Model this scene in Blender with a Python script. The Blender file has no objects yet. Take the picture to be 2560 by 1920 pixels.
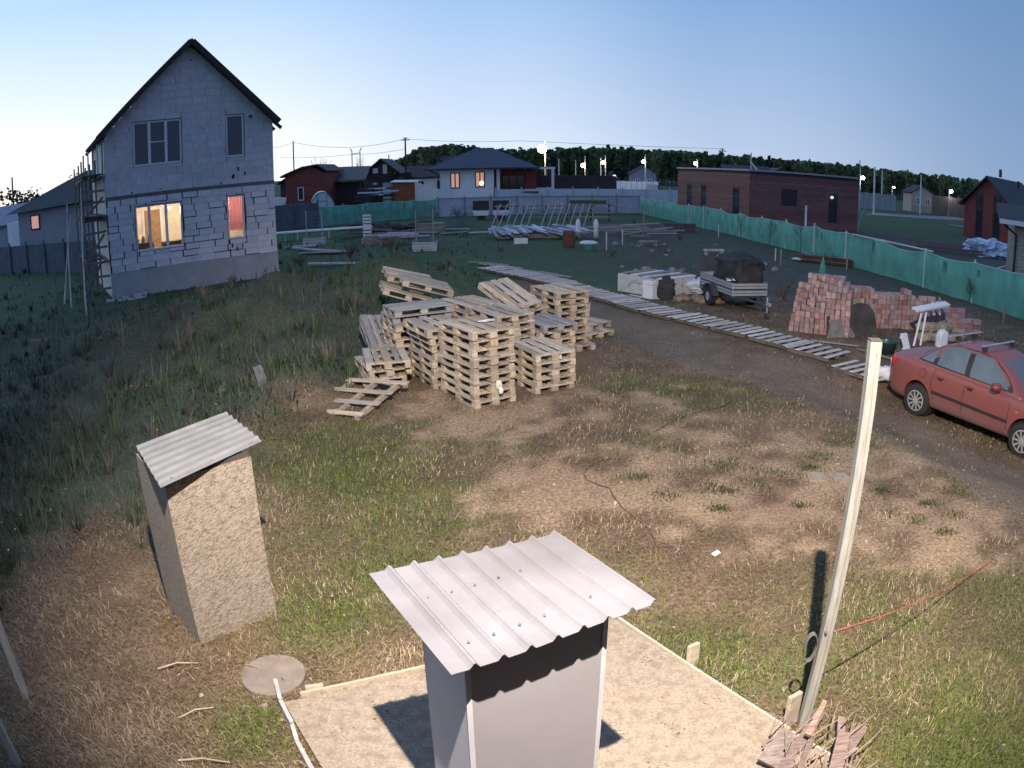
import bpy, bmesh, math, random
import numpy as np
from mathutils import Matrix, Vector, Euler
D = bpy.data
SC = bpy.context.scene
COL = SC.collection
R = math.radians
rnd = random.Random(7)
RNG = np.random.default_rng(11)

# ------------------------------------------------------------------ camera
CH = 3.89
PITCH, ROLL, FOC = R(16.345), R(-0.684), 1881.5
cam = D.cameras.new('camera')
cam.type = 'PANO'                       # the wide lens of a surveillance camera: verticals and horizon bend
cam.panorama_type = 'FISHEYE_EQUISOLID'
cam.sensor_fit = 'HORIZONTAL'
cam.sensor_width, cam.sensor_height = 36.0, 27.0
cam.fisheye_lens = FOC / 2560 * 36
cam.fisheye_fov = math.pi
cam.clip_start, cam.clip_end = 0.05, 6000
camo = D.objects.new('camera', cam)
COL.objects.link(camo)
camo.matrix_world = Matrix.Translation((0, 0, CH)) @ Matrix.Rotation(math.pi / 2 - PITCH, 4, 'X') @ Matrix.Rotation(ROLL, 4, 'Z')
SC.camera = camo

# ------------------------------------------------------------------ sky after sunset
W = D.worlds.new('World')
SC.world = W
W.use_nodes = True
nt = W.node_tree
nt.nodes.clear()


def wn(t, **k):
    n = nt.nodes.new(t)
    for a, v in k.items():
        setattr(n, a, v)
    return n


def wmath(op, a, b=None, c=None):
    n = wn('ShaderNodeMath', operation=op)
    for i, x in enumerate((a, b, c)):
        if x is None:
            continue
        if isinstance(x, (int, float)):
            n.inputs[i].default_value = x
        else:
            nt.links.new(x, n.inputs[i])
    return n.outputs[0]


tc = wn('ShaderNodeTexCoord')
sep = wn('ShaderNodeSeparateXYZ')
nt.links.new(tc.outputs['Generated'], sep.inputs[0])
SUN_AZ = R(-62)                          # the sun has set to the left of the view
hx, hy = math.sin(SUN_AZ), math.cos(SUN_AZ)
dot = wmath('ADD', wmath('MULTIPLY', sep.outputs[0], hx), wmath('MULTIPLY', sep.outputs[1], hy))
hl = wmath('SQRT', wmath('ADD', wmath('ADD', wmath('MULTIPLY', sep.outputs[0], sep.outputs[0]), wmath('MULTIPLY', sep.outputs[1], sep.outputs[1])), 1e-5))
az = wmath('MULTIPLY_ADD', wmath('DIVIDE', dot, hl), 0.5, 0.5)


def ramp(fac, stops):
    n = wn('ShaderNodeValToRGB')
    cr = n.color_ramp
    cr.interpolation = 'B_SPLINE' if len(stops) > 9 else 'EASE'
    while len(cr.elements) < len(stops):
        cr.elements.new(0.5)
    for e, (p, c) in zip(cr.elements, stops):
        e.position = p
        e.color = (*c, 1)
    nt.links.new(fac, n.inputs[0])
    return n.outputs[0]


def mixc(f, a, b):
    n = wn('ShaderNodeMix', data_type='RGBA')
    nt.links.new(f, n.inputs[0])
    nt.links.new(a, n.inputs[6])
    nt.links.new(b, n.inputs[7])
    return n.outputs[2]


low = ramp(az, [(0.0, (.19, .25, .43)), (.39, (.21, .30, .45)), (.60, (.41, .49, .63)), (.75, (.62, .68, .77)), (.90, (.93, .92, .86)), (1.0, (1.05, .95, .74))])
mid = ramp(az, [(0.0, (.14, .20, .41)), (.39, (.125, .23, .41)), (.60, (.17, .31, .54)), (.75, (.26, .42, .66)), (.90, (.37, .54, .81)), (1.0, (.43, .61, .86))])
top = ramp(az, [(0.0, (.12, .19, .40)), (1.0, (.15, .26, .50))])
f1 = wmath('POWER', wmath('MINIMUM', wmath('DIVIDE', wmath('MAXIMUM', sep.outputs[2], 0.0), .25), 1.0), 0.85)
f2 = wmath('SMOOTH_MIN', wmath('MAXIMUM', wmath('DIVIDE', wmath('SUBTRACT', sep.outputs[2], .25), .75), 0.0), 1.0, .1)
skyc = mixc(f2, mixc(f1, low, mid), top)
bg = wn('ShaderNodeBackground')
bg.inputs[1].default_value = 1.22
nt.links.new(skyc, bg.inputs[0])
wo = wn('ShaderNodeOutputWorld')
nt.links.new(bg.outputs[0], wo.inputs[0])
W.cycles.sampling_method = 'AUTOMATIC' if hasattr(W, 'cycles') else 'AUTOMATIC'

# ------------------------------------------------------------------ the yard floodlight, fixed high on the camera's own house
fl = D.lights.new('floodlight', 'SPOT')
fl.energy = 11300
fl.color = (1.0, .875, .76)
fl.shadow_soft_size = .05
fl.spot_size = R(85)
fl.spot_blend = .75
flo = D.objects.new('floodlight', fl)
COL.objects.link(flo)
flo.location = (.36, -.15, 7.6)
_dir = Vector((1.3, 9.6, 0)) - flo.location
flo.rotation_euler = _dir.to_track_quat('-Z', 'Y').to_euler()

SC.view_settings.view_transform = 'Standard'
SC.view_settings.look = 'None'
SC.view_settings.exposure = 0.15
SC.view_settings.gamma = 1
SC.view_settings.use_curve_mapping = False
try:
    SC.cycles.use_denoising = True
    SC.cycles.max_bounces = 6
    SC.cycles.diffuse_bounces = 3
    SC.cycles.transparent_max_bounces = 12
    SC.cycles.use_adaptive_sampling = True
    SC.cycles.adaptive_threshold = .015
    SC.cycles.sample_clamp_indirect = 4
    SC.cycles.caustics_reflective = False
    SC.cycles.caustics_refractive = False
except Exception:
    pass


# ------------------------------------------------------------------ survey helpers: a bearing in the photograph -> a point of the place
def bearing(px, py):
    x, y = px - 1280, 960 - py
    r = math.hypot(x, y) + 1e-9
    t = 2 * math.asin(r / 2 / FOC)
    cx, cy, cz = math.sin(t) * x / r, math.sin(t) * y / r, math.cos(t)
    c, s = math.cos(ROLL), math.sin(ROLL)
    cx, cy = c * cx - s * cy, s * cx + c * cy
    cp, sp = math.cos(PITCH), math.sin(PITCH)
    return Vector((cx, cz * cp + cy * sp, cy * cp - cz * sp))


def at(px, py, Y):
    d = bearing(px, py)
    s = Y / d.y
    return Vector((d.x * s, Y, CH + d.z * s))


def gp(px, py, z=0.0):
    d = bearing(px, py)
    s = (z - CH) / d.z
    return Vector((d.x * s, d.y * s, z))


# ------------------------------------------------------------------ materials
MATS = {}


def M(name, base, rough=.75, metal=0.0, var=.18, scale=6.0, stretch=(1, 1, 1), bump=0.0, bscale=None, perobj=.0, tint=None, tamt=.0, spec=.35, coat=0.0, emit=None, alpha=None, detail=5):
    if name in MATS:
        return MATS[name]
    m = D.materials.new(name)
    m.use_nodes = True
    t = m.node_tree
    N, L = t.nodes, t.links
    b = N['Principled BSDF']
    b.inputs['Roughness'].default_value = rough
    b.inputs['Metallic'].default_value = metal
    b.inputs['Specular IOR Level'].default_value = spec
    if coat:
        b.inputs['Coat Weight'].default_value = coat
        b.inputs['Coat Roughness'].default_value = .15
    tcn = N.new('ShaderNodeTexCoord')
    mp = N.new('ShaderNodeMapping')
    mp.inputs['Scale'].default_value = stretch
    L.new(tcn.outputs['Object'], mp.inputs[0])
    oi = N.new('ShaderNodeObjectInfo')
    off = N.new('ShaderNodeVectorMath')
    off.operation = 'MULTIPLY_ADD'
    cmb = N.new('ShaderNodeCombineXYZ')
    for i in range(3):
        L.new(oi.outputs['Random'], cmb.inputs[i])
    off.inputs[1].default_value = (37.0, 19.0, 53.0)
    L.new(cmb.outputs[0], off.inputs[0])
    L.new(mp.outputs[0], off.inputs[2])
    ns = N.new('ShaderNodeTexNoise')
    ns.inputs['Scale'].default_value = scale
    ns.inputs['Detail'].default_value = detail
    ns.inputs['Roughness'].default_value = .62
    L.new(off.outputs[0], ns.inputs['Vector'])
    lo = tuple(max(0, c * (1 - var * 1.6)) for c in base)
    hi = tuple(min(1, c * (1 + var * 1.6)) for c in base)
    cr = N.new('ShaderNodeValToRGB')
    cr.color_ramp.elements[0].position = .3
    cr.color_ramp.elements[1].position = .7
    cr.color_ramp.elements[0].color = (*lo, 1)
    cr.color_ramp.elements[1].color = (*hi, 1)
    L.new(ns.outputs[0], cr.inputs[0])
    out = cr.outputs[0]
    if tint:
        n2 = N.new('ShaderNodeTexNoise')
        n2.inputs['Scale'].default_value = scale * .27
        n2.inputs['Detail'].default_value = 4
        L.new(off.outputs[0], n2.inputs['Vector'])
        r2 = N.new('ShaderNodeValToRGB')
        r2.color_ramp.elements[0].position = .45
        r2.color_ramp.elements[1].position = .66
        L.new(n2.outputs[0], r2.inputs[0])
        mu = N.new('ShaderNodeMath')
        mu.operation = 'MULTIPLY'
        mu.inputs[1].default_value = tamt
        L.new(r2.outputs[0], mu.inputs[0])
        mx = N.new('ShaderNodeMix')
        mx.data_type = 'RGBA'
        L.new(mu.outputs[0], mx.inputs[0])
        L.new(out, mx.inputs[6])
        mx.inputs[7].default_value = (*tint, 1)
        out = mx.outputs[2]
    if perobj:
        hs = N.new('ShaderNodeHueSaturation')
        mr = N.new('ShaderNodeMapRange')
        mr.inputs['To Min'].default_value = 1 - perobj
        mr.inputs['To Max'].default_value = 1 + perobj
        L.new(oi.outputs['Random'], mr.inputs[0])
        L.new(mr.outputs[0], hs.inputs['Value'])
        wnz = N.new('ShaderNodeTexWhiteNoise')
        wnz.noise_dimensions = '1D'
        L.new(oi.outputs['Random'], wnz.inputs['W'])
        m2 = N.new('ShaderNodeMapRange')
        m2.inputs['To Min'].default_value = 1 - perobj * 1.3
        m2.inputs['To Max'].default_value = 1 + perobj * .6
        L.new(wnz.outputs[0], m2.inputs[0])
        L.new(m2.outputs[0], hs.inputs['Saturation'])
        L.new(out, hs.inputs['Color'])
        out = hs.outputs[0]
    L.new(out, b.inputs['Base Color'])
    if bump:
        bp = N.new('ShaderNodeBump')
        bp.inputs['Strength'].default_value = bump
        bp.inputs['Distance'].default_value = .01
        if bscale:
            nb = N.new('ShaderNodeTexNoise')
            nb.inputs['Scale'].default_value = bscale
            nb.inputs['Detail'].default_value = 4
            L.new(off.outputs[0], nb.inputs['Vector'])
            L.new(nb.outputs[0], bp.inputs['Height'])
        else:
            L.new(ns.outputs[0], bp.inputs['Height'])
        L.new(bp.outputs[0], b.inputs['Normal'])
    if emit:
        b.inputs['Emission Color'].default_value = (*emit[0], 1)
        b.inputs['Emission Strength'].default_value = emit[1]
    if alpha is not None:
        b.inputs['Alpha'].default_value = alpha
    MATS[name] = m
    return m


def glass(name, tint=(.9, .95, 1), clear=.85, rough=.03):
    if name in MATS:
        return MATS[name]
    m = D.materials.new(name)
    m.use_nodes = True
    t = m.node_tree
    N, L = t.nodes, t.links
    N.clear()
    o = N.new('ShaderNodeOutputMaterial')
    tr = N.new('ShaderNodeBsdfTransparent')
    tr.inputs[0].default_value = (*tint, 1)
    gl = N.new('ShaderNodeBsdfGlossy')
    gl.inputs['Roughness'].default_value = rough
    fr = N.new('ShaderNodeFresnel')
    fr.inputs[0].default_value = 1.45
    mx = N.new('ShaderNodeMixShader')
    mr = N.new('ShaderNodeMapRange')
    mr.inputs['To Min'].default_value = 1 - clear
    mr.inputs['To Max'].default_value = 1
    L.new(fr.outputs[0], mr.inputs[0])
    L.new(mr.outputs[0], mx.inputs[0])
    L.new(tr.outputs[0], mx.inputs[1])
    L.new(gl.outputs[0], mx.inputs[2])
    L.new(mx.outputs[0], o.inputs[0])
    MATS[name] = m
    return m


def vcol_mat(name, rough=.9, gain=1.0, trans=0.0):
    """colour from the mesh's own 'col' attribute (the plant's or soil's own colour) broken up by fine noise"""
    m = D.materials.new(name)
    m.use_nodes = True
    t = m.node_tree
    N, L = t.nodes, t.links
    b = N['Principled BSDF']
    b.inputs['Roughness'].default_value = rough
    b.inputs['Specular IOR Level'].default_value = .2
    a = N.new('ShaderNodeAttribute')
    a.attribute_name = 'col'
    L.new(a.outputs['Color'], b.inputs['Base Color'])
    if trans:
        td = N.new('ShaderNodeBsdfTranslucent')
        L.new(a.outputs['Color'], td.inputs[0])
        mx = N.new('ShaderNodeMixShader')
        mx.inputs[0].default_value = trans
        L.new(b.outputs[0], mx.inputs[1])
        L.new(td.outputs[0], mx.inputs[2])
        L.new(mx.outputs[0], N['Material Output'].inputs[0])
    MATS[name] = m
    return m


# ------------------------------------------------------------------ mesh building
class MB:
    def __init__(s):
        s.v, s.f, s.m, s.cur = [], [], [], 0

    def add(s, pts, faces):
        o = len(s.v)
        s.v += [tuple(p) for p in pts]
        for f in faces:
            s.f.append([i + o for i in f])
            s.m.append(s.cur)
        return s

    def box(s, x0, y0, z0, x1, y1, z1, mat=None):
        p = [Vector((x, y, z)) for z in (z0, z1) for y in (y0, y1) for x in (x0, x1)]
        if mat is not None:
            p = [mat @ q for q in p]
        return s.add(p, [(0, 2, 3, 1), (4, 5, 7, 6), (0, 1, 5, 4), (1, 3, 7, 5), (3, 2, 6, 7), (2, 0, 4, 6)])

    def cbox(s, c, d, mat=None):
        return s.box(c[0] - d[0] / 2, c[1] - d[1] / 2, c[2] - d[2] / 2, c[0] + d[0] / 2, c[1] + d[1] / 2, c[2] + d[2] / 2, mat)

    def beam(s, p, q, w, h, up=(0, 0, 1), taper=1.0):
        p, q = Vector(p), Vector(q)
        a = (q - p).normalized()
        u = Vector(up)
        if abs(a.dot(u)) > .98:
            u = Vector((0, 1, 0)) if abs(a.y) < .9 else Vector((1, 0, 0))
        x = a.cross(u).normalized()
        y = x.cross(a).normalized()
        pts = []
        for c, k in ((p, 1), (q, taper)):
            for i, j in ((-1, -1), (1, -1), (1, 1), (-1, 1)):
                pts.append(c + x * (i * w / 2 * k) + y * (j * h / 2 * k))
        return s.add(pts, [(3, 2, 1, 0), (4, 5, 6, 7), (0, 1, 5, 4), (1, 2, 6, 5), (2, 3, 7, 6), (3, 0, 4, 7)])

    def tube(s, pts, r, n=6, cap=True):
        pts = [Vector(p) for p in pts]
        rs = r if isinstance(r, (list, tuple)) else [r] * len(pts)
        o = len(s.v)
        prev = None
        for i, p in enumerate(pts):
            a = (pts[min(i + 1, len(pts) - 1)] - pts[max(i - 1, 0)]).normalized()
            if prev is None:
                u = Vector((0, 0, 1)) if abs(a.z) < .9 else Vector((1, 0, 0))
            else:
                u = prev
            x = a.cross(u)
            if x.length < 1e-6:
                x = a.orthogonal()
            x.normalize()
            y = x.cross(a).normalized()
            prev = y
            for k in range(n):
                t = 2 * math.pi * k / n
                s.v.append(tuple(p + (x * math.cos(t) + y * math.sin(t)) * rs[i]))
        for i in range(len(pts) - 1):
            for k in range(n):
                k2 = (k + 1) % n
                s.f.append([o + i * n + k, o + i * n + k2, o + (i + 1) * n + k2, o + (i + 1) * n + k])
                s.m.append(s.cur)
        if cap:
            s.f.append([o + k for k in range(n)][::-1])
            s.m.append(s.cur)
            e = o + (len(pts) - 1) * n
            s.f.append([e + k for k in range(n)])
            s.m.append(s.cur)
        return s

    def prism(s, poly, z0, z1, mat=None):
        """extrude a polygon of (x, y) from z0 to z1, then place it with mat"""
        n = len(poly)
        pts = [Vector((x, y, z0)) for x, y in poly] + [Vector((x, y, z1)) for x, y in poly]
        if mat is not None:
            pts = [mat @ p for p in pts]
        return s.add(pts, [tuple(range(n))[::-1], tuple(range(n, 2 * n))] + [(i, (i + 1) % n, n + (i + 1) % n, n + i) for i in range(n)])

    def slab(s, quad, t):
        """a sheet through four corner points, thickened downward along its normal"""
        q = [Vector(p) for p in quad]
        nrm = (q[1] - q[0]).cross(q[3] - q[0]).normalized()
        if nrm.z < 0:
            nrm = -nrm
        return s.add(q + [p - nrm * t for p in q], [(0, 1, 2, 3), (7, 6, 5, 4), (0, 4, 5, 1), (1, 5, 6, 2), (2, 6, 7, 3), (3, 7, 4, 0)])

    def lathe(s, prof, n=16, c=(0, 0, 0), mat=None):
        o = len(s.v)
        for r, z in prof:
            for k in range(n):
                t = 2 * math.pi * k / n
                p = Vector((c[0] + r * math.cos(t), c[1] + r * math.sin(t), c[2] + z))
                s.v.append(tuple(mat @ p if mat is not None else p))
        for i in range(len(prof) - 1):
            for k in range(n):
                k2 = (k + 1) % n
                s.f.append([o + i * n + k, o + i * n + k2, o + (i + 1) * n + k2, o + (i + 1) * n + k])
                s.m.append(s.cur)
        s.f.append([o + k for k in range(n)][::-1])
        s.m.append(s.cur)
        e = o + (len(prof) - 1) * n
        s.f.append([e + k for k in range(n)])
        s.m.append(s.cur)
        return s

    def blob(s, c, r, seed=0, n=1, rough=.25, squash=(1, 1, 1)):
        bm = bmesh.new()
        bmesh.ops.create_icosphere(bm, subdivisions=n, radius=1)
        rr = random.Random(seed)
        pts = []
        for v in bm.verts:
            k = 1 + rr.uniform(-rough, rough)
            pts.append((c[0] + v.co.x * r * k * squash[0], c[1] + v.co.y * r * k * squash[1], c[2] + v.co.z * r * k * squash[2]))
        fs = [[v.index for v in f.verts] for f in bm.faces]
        bm.free()
        return s.add(pts, fs)

    def lumpy(s, c, d, seed=0, n=3, boxy=.55, amp=.08, freq=2.0):
        """a sagging, wrinkled bulk of size d (full extents) centred on c"""
        bm = bmesh.new()
        bmesh.ops.create_icosphere(bm, subdivisions=n, radius=1)
        pts = []
        from mathutils import noise
        for v in bm.verts:
            q = [math.copysign(abs(k) ** boxy, k) for k in v.co]
            k = 1 + amp * noise.noise(v.co * freq + Vector((seed * 3.1, seed, 0))) + amp * .6 * noise.noise(v.co * freq * 2.7 + Vector((seed, 7, seed)))
            pts.append((c[0] + q[0] * d[0] / 2 * k, c[1] + q[1] * d[1] / 2 * k, c[2] + q[2] * d[2] / 2 * k))
        fs = [[v.index for v in f.verts] for f in bm.faces]
        bm.free()
        return s.add(pts, fs)

    def mesh(s, name, mats, smooth=False, fix=True, bevel=0):
        me = D.meshes.new(name)
        me.from_pydata(s.v, [], s.f)
        if not isinstance(mats, (list, tuple)):
            mats = [mats]
        for m in mats:
            me.materials.append(m)
        if len(mats) > 1:
            me.polygons.foreach_set('material_index', s.m)
        if fix or bevel:
            bm = bmesh.new()
            bm.from_mesh(me)
            bmesh.ops.recalc_face_normals(bm, faces=bm.faces)
            if bevel:
                bmesh.ops.bevel(bm, geom=list(bm.edges), offset=bevel, segments=1, affect='EDGES')
            bm.to_mesh(me)
            bm.free()
        if smooth:
            me.polygons.foreach_set('use_smooth', [True] * len(me.polygons))
        return me


def put(name, me, parent=None, loc=(0, 0, 0), rot=(0, 0, 0), scale=None):
    o = D.objects.new(name, me)
    COL.objects.link(o)
    o.parent = parent
    o.location = loc
    o.rotation_euler = rot
    if scale is not None:
        o.scale = (scale,) * 3 if isinstance(scale, (int, float)) else scale
    return o


def tag(o, label=None, cat=None, group=None, kind=None):
    if label:
        o['label'] = label
    if cat:
        o['category'] = cat
    if group:
        o['group'] = group
    if kind:
        o['kind'] = kind
    return o


def thing(name, label, cat, loc=(0, 0, 0), rz=0.0, group=None):
    o = D.objects.new(name, None)
    o.empty_display_size = .2
    COL.objects.link(o)
    o.location = loc
    o.rotation_euler = rz if isinstance(rz, (tuple, Euler)) else (0, 0, rz)
    return tag(o, label, cat, group)


def part(name, mb, mats, parent, smooth=False, loc=(0, 0, 0), rot=(0, 0, 0), bevel=0):
    return put(name, mb.mesh(name, mats, smooth, bevel=bevel), parent, loc, rot)


def solo(name, mb, mats, label, cat, loc=(0, 0, 0), rz=0.0, group=None, smooth=False, bevel=0):
    o = put(name, mb.mesh(name, mats, smooth, bevel=bevel), None, loc, rz if isinstance(rz, (tuple, Euler)) else (0, 0, rz))
    return tag(o, label, cat, group)


def ground_thing(name, mb, mats, kind='structure', smooth=False):
    return tag(put(name, mb.mesh(name, mats, smooth)), kind=kind)


CHILDREN = None


def copy_tree(o, parent=None, kids=None):
    c = o.copy()
    COL.objects.link(c)
    c.parent = parent
    for ch in (kids[o.name] if kids else [k for k in COL.objects if k.parent == o]):
        copy_tree(ch, c, kids)
    return c


ORD = ['first', 'second', 'third', 'fourth', 'fifth', 'sixth', 'seventh', 'eighth', 'ninth', 'tenth', 'eleventh', 'twelfth', 'thirteenth', 'fourteenth', 'fifteenth', 'sixteenth']


# ------------------------------------------------------------------ value noise for the terrain and the plants
def vnoise(x, y, scale, seed=0):
    x = np.asarray(x, float) / scale
    y = np.asarray(y, float) / scale
    xi, yi = np.floor(x).astype(np.int64), np.floor(y).astype(np.int64)
    xf, yf = x - xi, y - yi
    u, v = xf * xf * (3 - 2 * xf), yf * yf * (3 - 2 * yf)

    def h(a, b):
        n = (a * 374761393 + b * 668265263 + seed * 1442695041) & 0x7fffffff
        n = ((n ^ (n >> 13)) * 1274126177) & 0x7fffffff
        return ((n ^ (n >> 16)) & 0xffff) / 65535.0
    return (h(xi, yi) * (1 - u) + h(xi + 1, yi) * u) * (1 - v) + (h(xi, yi + 1) * (1 - u) + h(xi + 1, yi + 1) * u) * v


def fbm(x, y, scale, seed=0, n=4):
    s, a, t = 0, 1, 0
    for i in range(n):
        s = s + a * vnoise(x, y, scale / 2 ** i, seed + i * 17)
        t += a
        a *= .55
    return s / t


def sstep(a, b, x):
    t = np.clip((np.asarray(x, float) - a) / (b - a), 0, 1)
    return t * t * (3 - 2 * t)


def inpoly(x, y, poly):
    x, y = np.asarray(x, float), np.asarray(y, float)
    c = np.zeros(x.shape, bool)
    n = len(poly)
    for i in range(n):
        x0, y0 = poly[i]
        x1, y1 = poly[(i + 1) % n]
        if y0 == y1:
            continue
        k = ((y0 > y) != (y1 > y)) & (x < (x1 - x0) * (y - y0) / (y1 - y0) + x0)
        c ^= k
    return c


def segdist(x, y, pts):
    d = np.full(np.shape(x), 1e9)
    for (ax, ay), (bx, by) in zip(pts[:-1], pts[1:]):
        vx, vy = bx - ax, by - ay
        t = np.clip(((x - ax) * vx + (y - ay) * vy) / (vx * vx + vy * vy), 0, 1)
        d = np.minimum(d, np.hypot(x - ax - t * vx, y - ay - t * vy))
    return d
# ================================================================== GROUND
PAD = [(-1.81, 4.36), (.89, 5.6), (2.05, 3.87), (2.9, 2.6), (1.1, -.2), (-.9, 1.2), (-.95, 2.89)]
PADQ = [(-1.81, 4.36), (.89, 5.6), (3.0, 2.45), (.30, 1.10)]
TRACK = [(-.5, 27.0), (1.0, 23.0), (3.3, 17.0), (5.4, 13.6), (6.7, 11.2), (7.3, 8.8), (7.6, 6.0), (7.7, 2.0), (7.7, -6)]
WALK = [(-.9, 29.2), (1.5, 25.3), (3.9, 20.2), (5.9, 16.9), (7.9, 13.7)]


def gz(x, y):
    x, y = np.asarray(x, float), np.asarray(y, float)
    m = 1.1 * np.exp(-((x + 6.6) / 3.7) ** 2 - ((y - 18.0) / 3.8) ** 2) * (.45 + 1.1 * fbm(x, y, 2.2, 5))
    m = m + .30 * np.exp(-((x + 4.6) / 1.5) ** 2 - ((y - 12.2) / 1.6) ** 2) * (.5 + fbm(x, y, 1.1, 8))
    m = m + 1.0 * np.exp(-((x + 3.9) / 2.2) ** 2 - ((y - 23.5) / 3.0) ** 2) * (.5 + fbm(x, y, 1.9, 9))
    near = np.exp(-np.maximum(0, np.hypot(x, y) - 60) / 60)
    b = .07 * (fbm(x, y, 3.1, 2) - .5) * near + .03 * (fbm(x, y, .7, 3) - .5) * near
    m = m + .85 * (fbm(x, y, 1.2, 14, 3) - .5) * np.clip(m * 3, 0, 1)
    hx_, hy_ = x - 8.35, y - 11.1
    al, ac = hx_ * .37 - hy_ * .93, hx_ * .93 + hy_ * .37
    m = m - .47 * np.exp(-(np.abs(al) / 3.1) ** 4 - (np.abs(ac) / 2.0) ** 4)
    tr = segdist(x, y, TRACK)
    b = b * (1 - .0 * tr) - .05 * np.exp(-(tr / .9) ** 2)
    flat = np.exp(-(np.hypot(x - .2, y - 3.4) / 2.2) ** 4)
    return (m + b) * (1 - flat) - .012 * flat


BARE = [(.6, 8.2), (1.2, 9.6), (1.6, 11.0), (3.0, 11.3), (4.2, 10.2), (5.0, 9.0), (6.3, 7.9), (6.6, 6.4), (5.2, 6.3), (4.2, 6.9), (3.3, 6.4), (1.6, 6.9)]
BARE2 = [(-2.6, 11.3), (-1.4, 12.4), (0.3, 11.6), (1.9, 12.2), (2.2, 15.6), (1.2, 17), (-1.6, 13.6)]


def masks(x, y):
    n1, n2, n3 = fbm(x, y, 1.3, 21), fbm(x, y, .45, 22), fbm(x, y, 3.4, 23)
    cx = x + (n1 - .5) * 1.6
    cy = y + (n2 - .5) * 1.0
    n4 = fbm(x, y, .28, 27, 3)
    S_ = 1.15 * np.exp(-((x - 3.7) / 2.7) ** 2 - ((y - 8.7) / 2.1) ** 2) + .8 * np.exp(-((x - .2) / 2.6) ** 2 - ((y - 11.6) / 1.3) ** 2) + .75 * np.exp(-((x - 6.0) / 1.5) ** 2 - ((y - 6.6) / 1.2) ** 2) + .5 * np.exp(-((x - .6) / 1.6) ** 2 - ((y - 8.3) / 1.0) ** 2)
    bare = sstep(.42, .80, S_ + (n1 - .5) * .9 + (n2 - .5) * .9 + (n4 - .5) * .7)
    bare2 = sstep(.5, .9, 1.1 * inpoly(cx, cy, BARE2) + (n2 - .5) * .8) * .75
    track = 1 - sstep(.75, 1.35, segdist(x, y, TRACK) + (n1 - .5) * .9)
    track = track * sstep(30, 24, y)
    lush = np.zeros(np.shape(x))
    for (a, b, r, s) in ((-2.7, 10.0, 1.3, 1.0), (-2.2, 8.9, 1.2, 1.0), (-1.5, 8.0, 1.3, .9), (-1.75, 5.6, .8, 1.0), (-1.2, 6.6, .9, .8), (-2.0, 4.0, .45, .9), (1.5, 4.95, .7, .8), (2.6, 4.6, .9, .6), (.4, 6.5, .8, .55), (3.3, 3.4, 1.4, .9), (5.1, 9.4, 1.0, .9), (3.6, 5.4, 1.3, .55),
                         (5.0, 4.9, 1.6, .6), (-1.0, 10.8, 1.2, .45), (2.6, 12.6, 1.2, .5), (4.2, 12.6, .9, .5), (6.4, 8.3, .9, .5), (1.7, 10.3, .8, .6)):
        lush = np.maximum(lush, s * np.exp(-(((x - a) ** 2 + (y - b) ** 2) / r ** 2)))
    lush = np.clip(lush * .95 + (n1 - .5) * .9 - .05, 0, 1)
    wild = sstep(-3.2, -4.6, x + (n1 - .5) * 2) * sstep(6.0, 8.5, y + .5 * (x + 4)) + sstep(-5.0, -6.2, x)
    wild = wild + sstep(-2.3, -3.3, x + (n1 - .5) * 1.4) * sstep(12.0, 13.2, y)
    wild = np.clip(np.maximum(wild, sstep(1.0, -2.0, x) * sstep(17, 20, y)), 0, 1)
    far = sstep(19, 26, y)
    return bare, bare2, track, lush, wild, far, n1, n2, n3


def lerp(a, b, t):
    return a * (1 - t[..., None]) + np.array(b) * t[..., None]


def soil_colour(x, y):
    bare, bare2, track, lush, wild, far, n1, n2, n3 = masks(x, y)
    c = np.ones(np.shape(x) + (3,)) * np.array((.15, .101, .066))
    c = lerp(c, (.19, .132, .088), np.clip((n2 - .45) * 3, 0, 1))
    c = lerp(c, (.06, .075, .03), lush * .8)
    c = lerp(c, (.062, .08, .052), np.clip(wild, 0, 1) * .9)
    c = lerp(c, (.17, .12, .075), bare2)
    c = lerp(c, (.275, .195, .125), bare * np.clip((n1 * .6 + n2 * .6 - .30) * 3.2, 0, 1))
    c = lerp(c, (.13, .085, .055), bare * np.clip((.44 - n2) * 6, 0, 1) * .8)
    c = lerp(c, (.17, .13, .092), track)
    yard = sstep(3.5, 6.5, x - (30 - y) * .05)
    fc = np.ones(np.shape(x) + (3,)) * np.array((.064, .105, .047))
    fc = lerp(fc, (.09, .086, .076), np.clip(yard * sstep(60, 50, y) * (.4 + n3), 0, 1))
    fc = lerp(fc, (.072, .085, .052), np.clip((n3 - .45) * 3, 0, 1))
    c = c * (1 - (far * (1 - track))[..., None]) + fc * (far * (1 - track))[..., None]
    c *= (.72 + .56 * n2)[..., None]
    return np.clip(c, 0, 1)


def axis(segs):
    out = []
    for a, b, st in segs:
        n = max(1, int(round((b - a) / st)))
        out += list(np.linspace(a, b, n, endpoint=False))
    return out


def growing(a, end, st, k=1.35):
    out = [a]
    while out[-1] < end:
        out.append(out[-1] + st)
        st *= k
    return out


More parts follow.
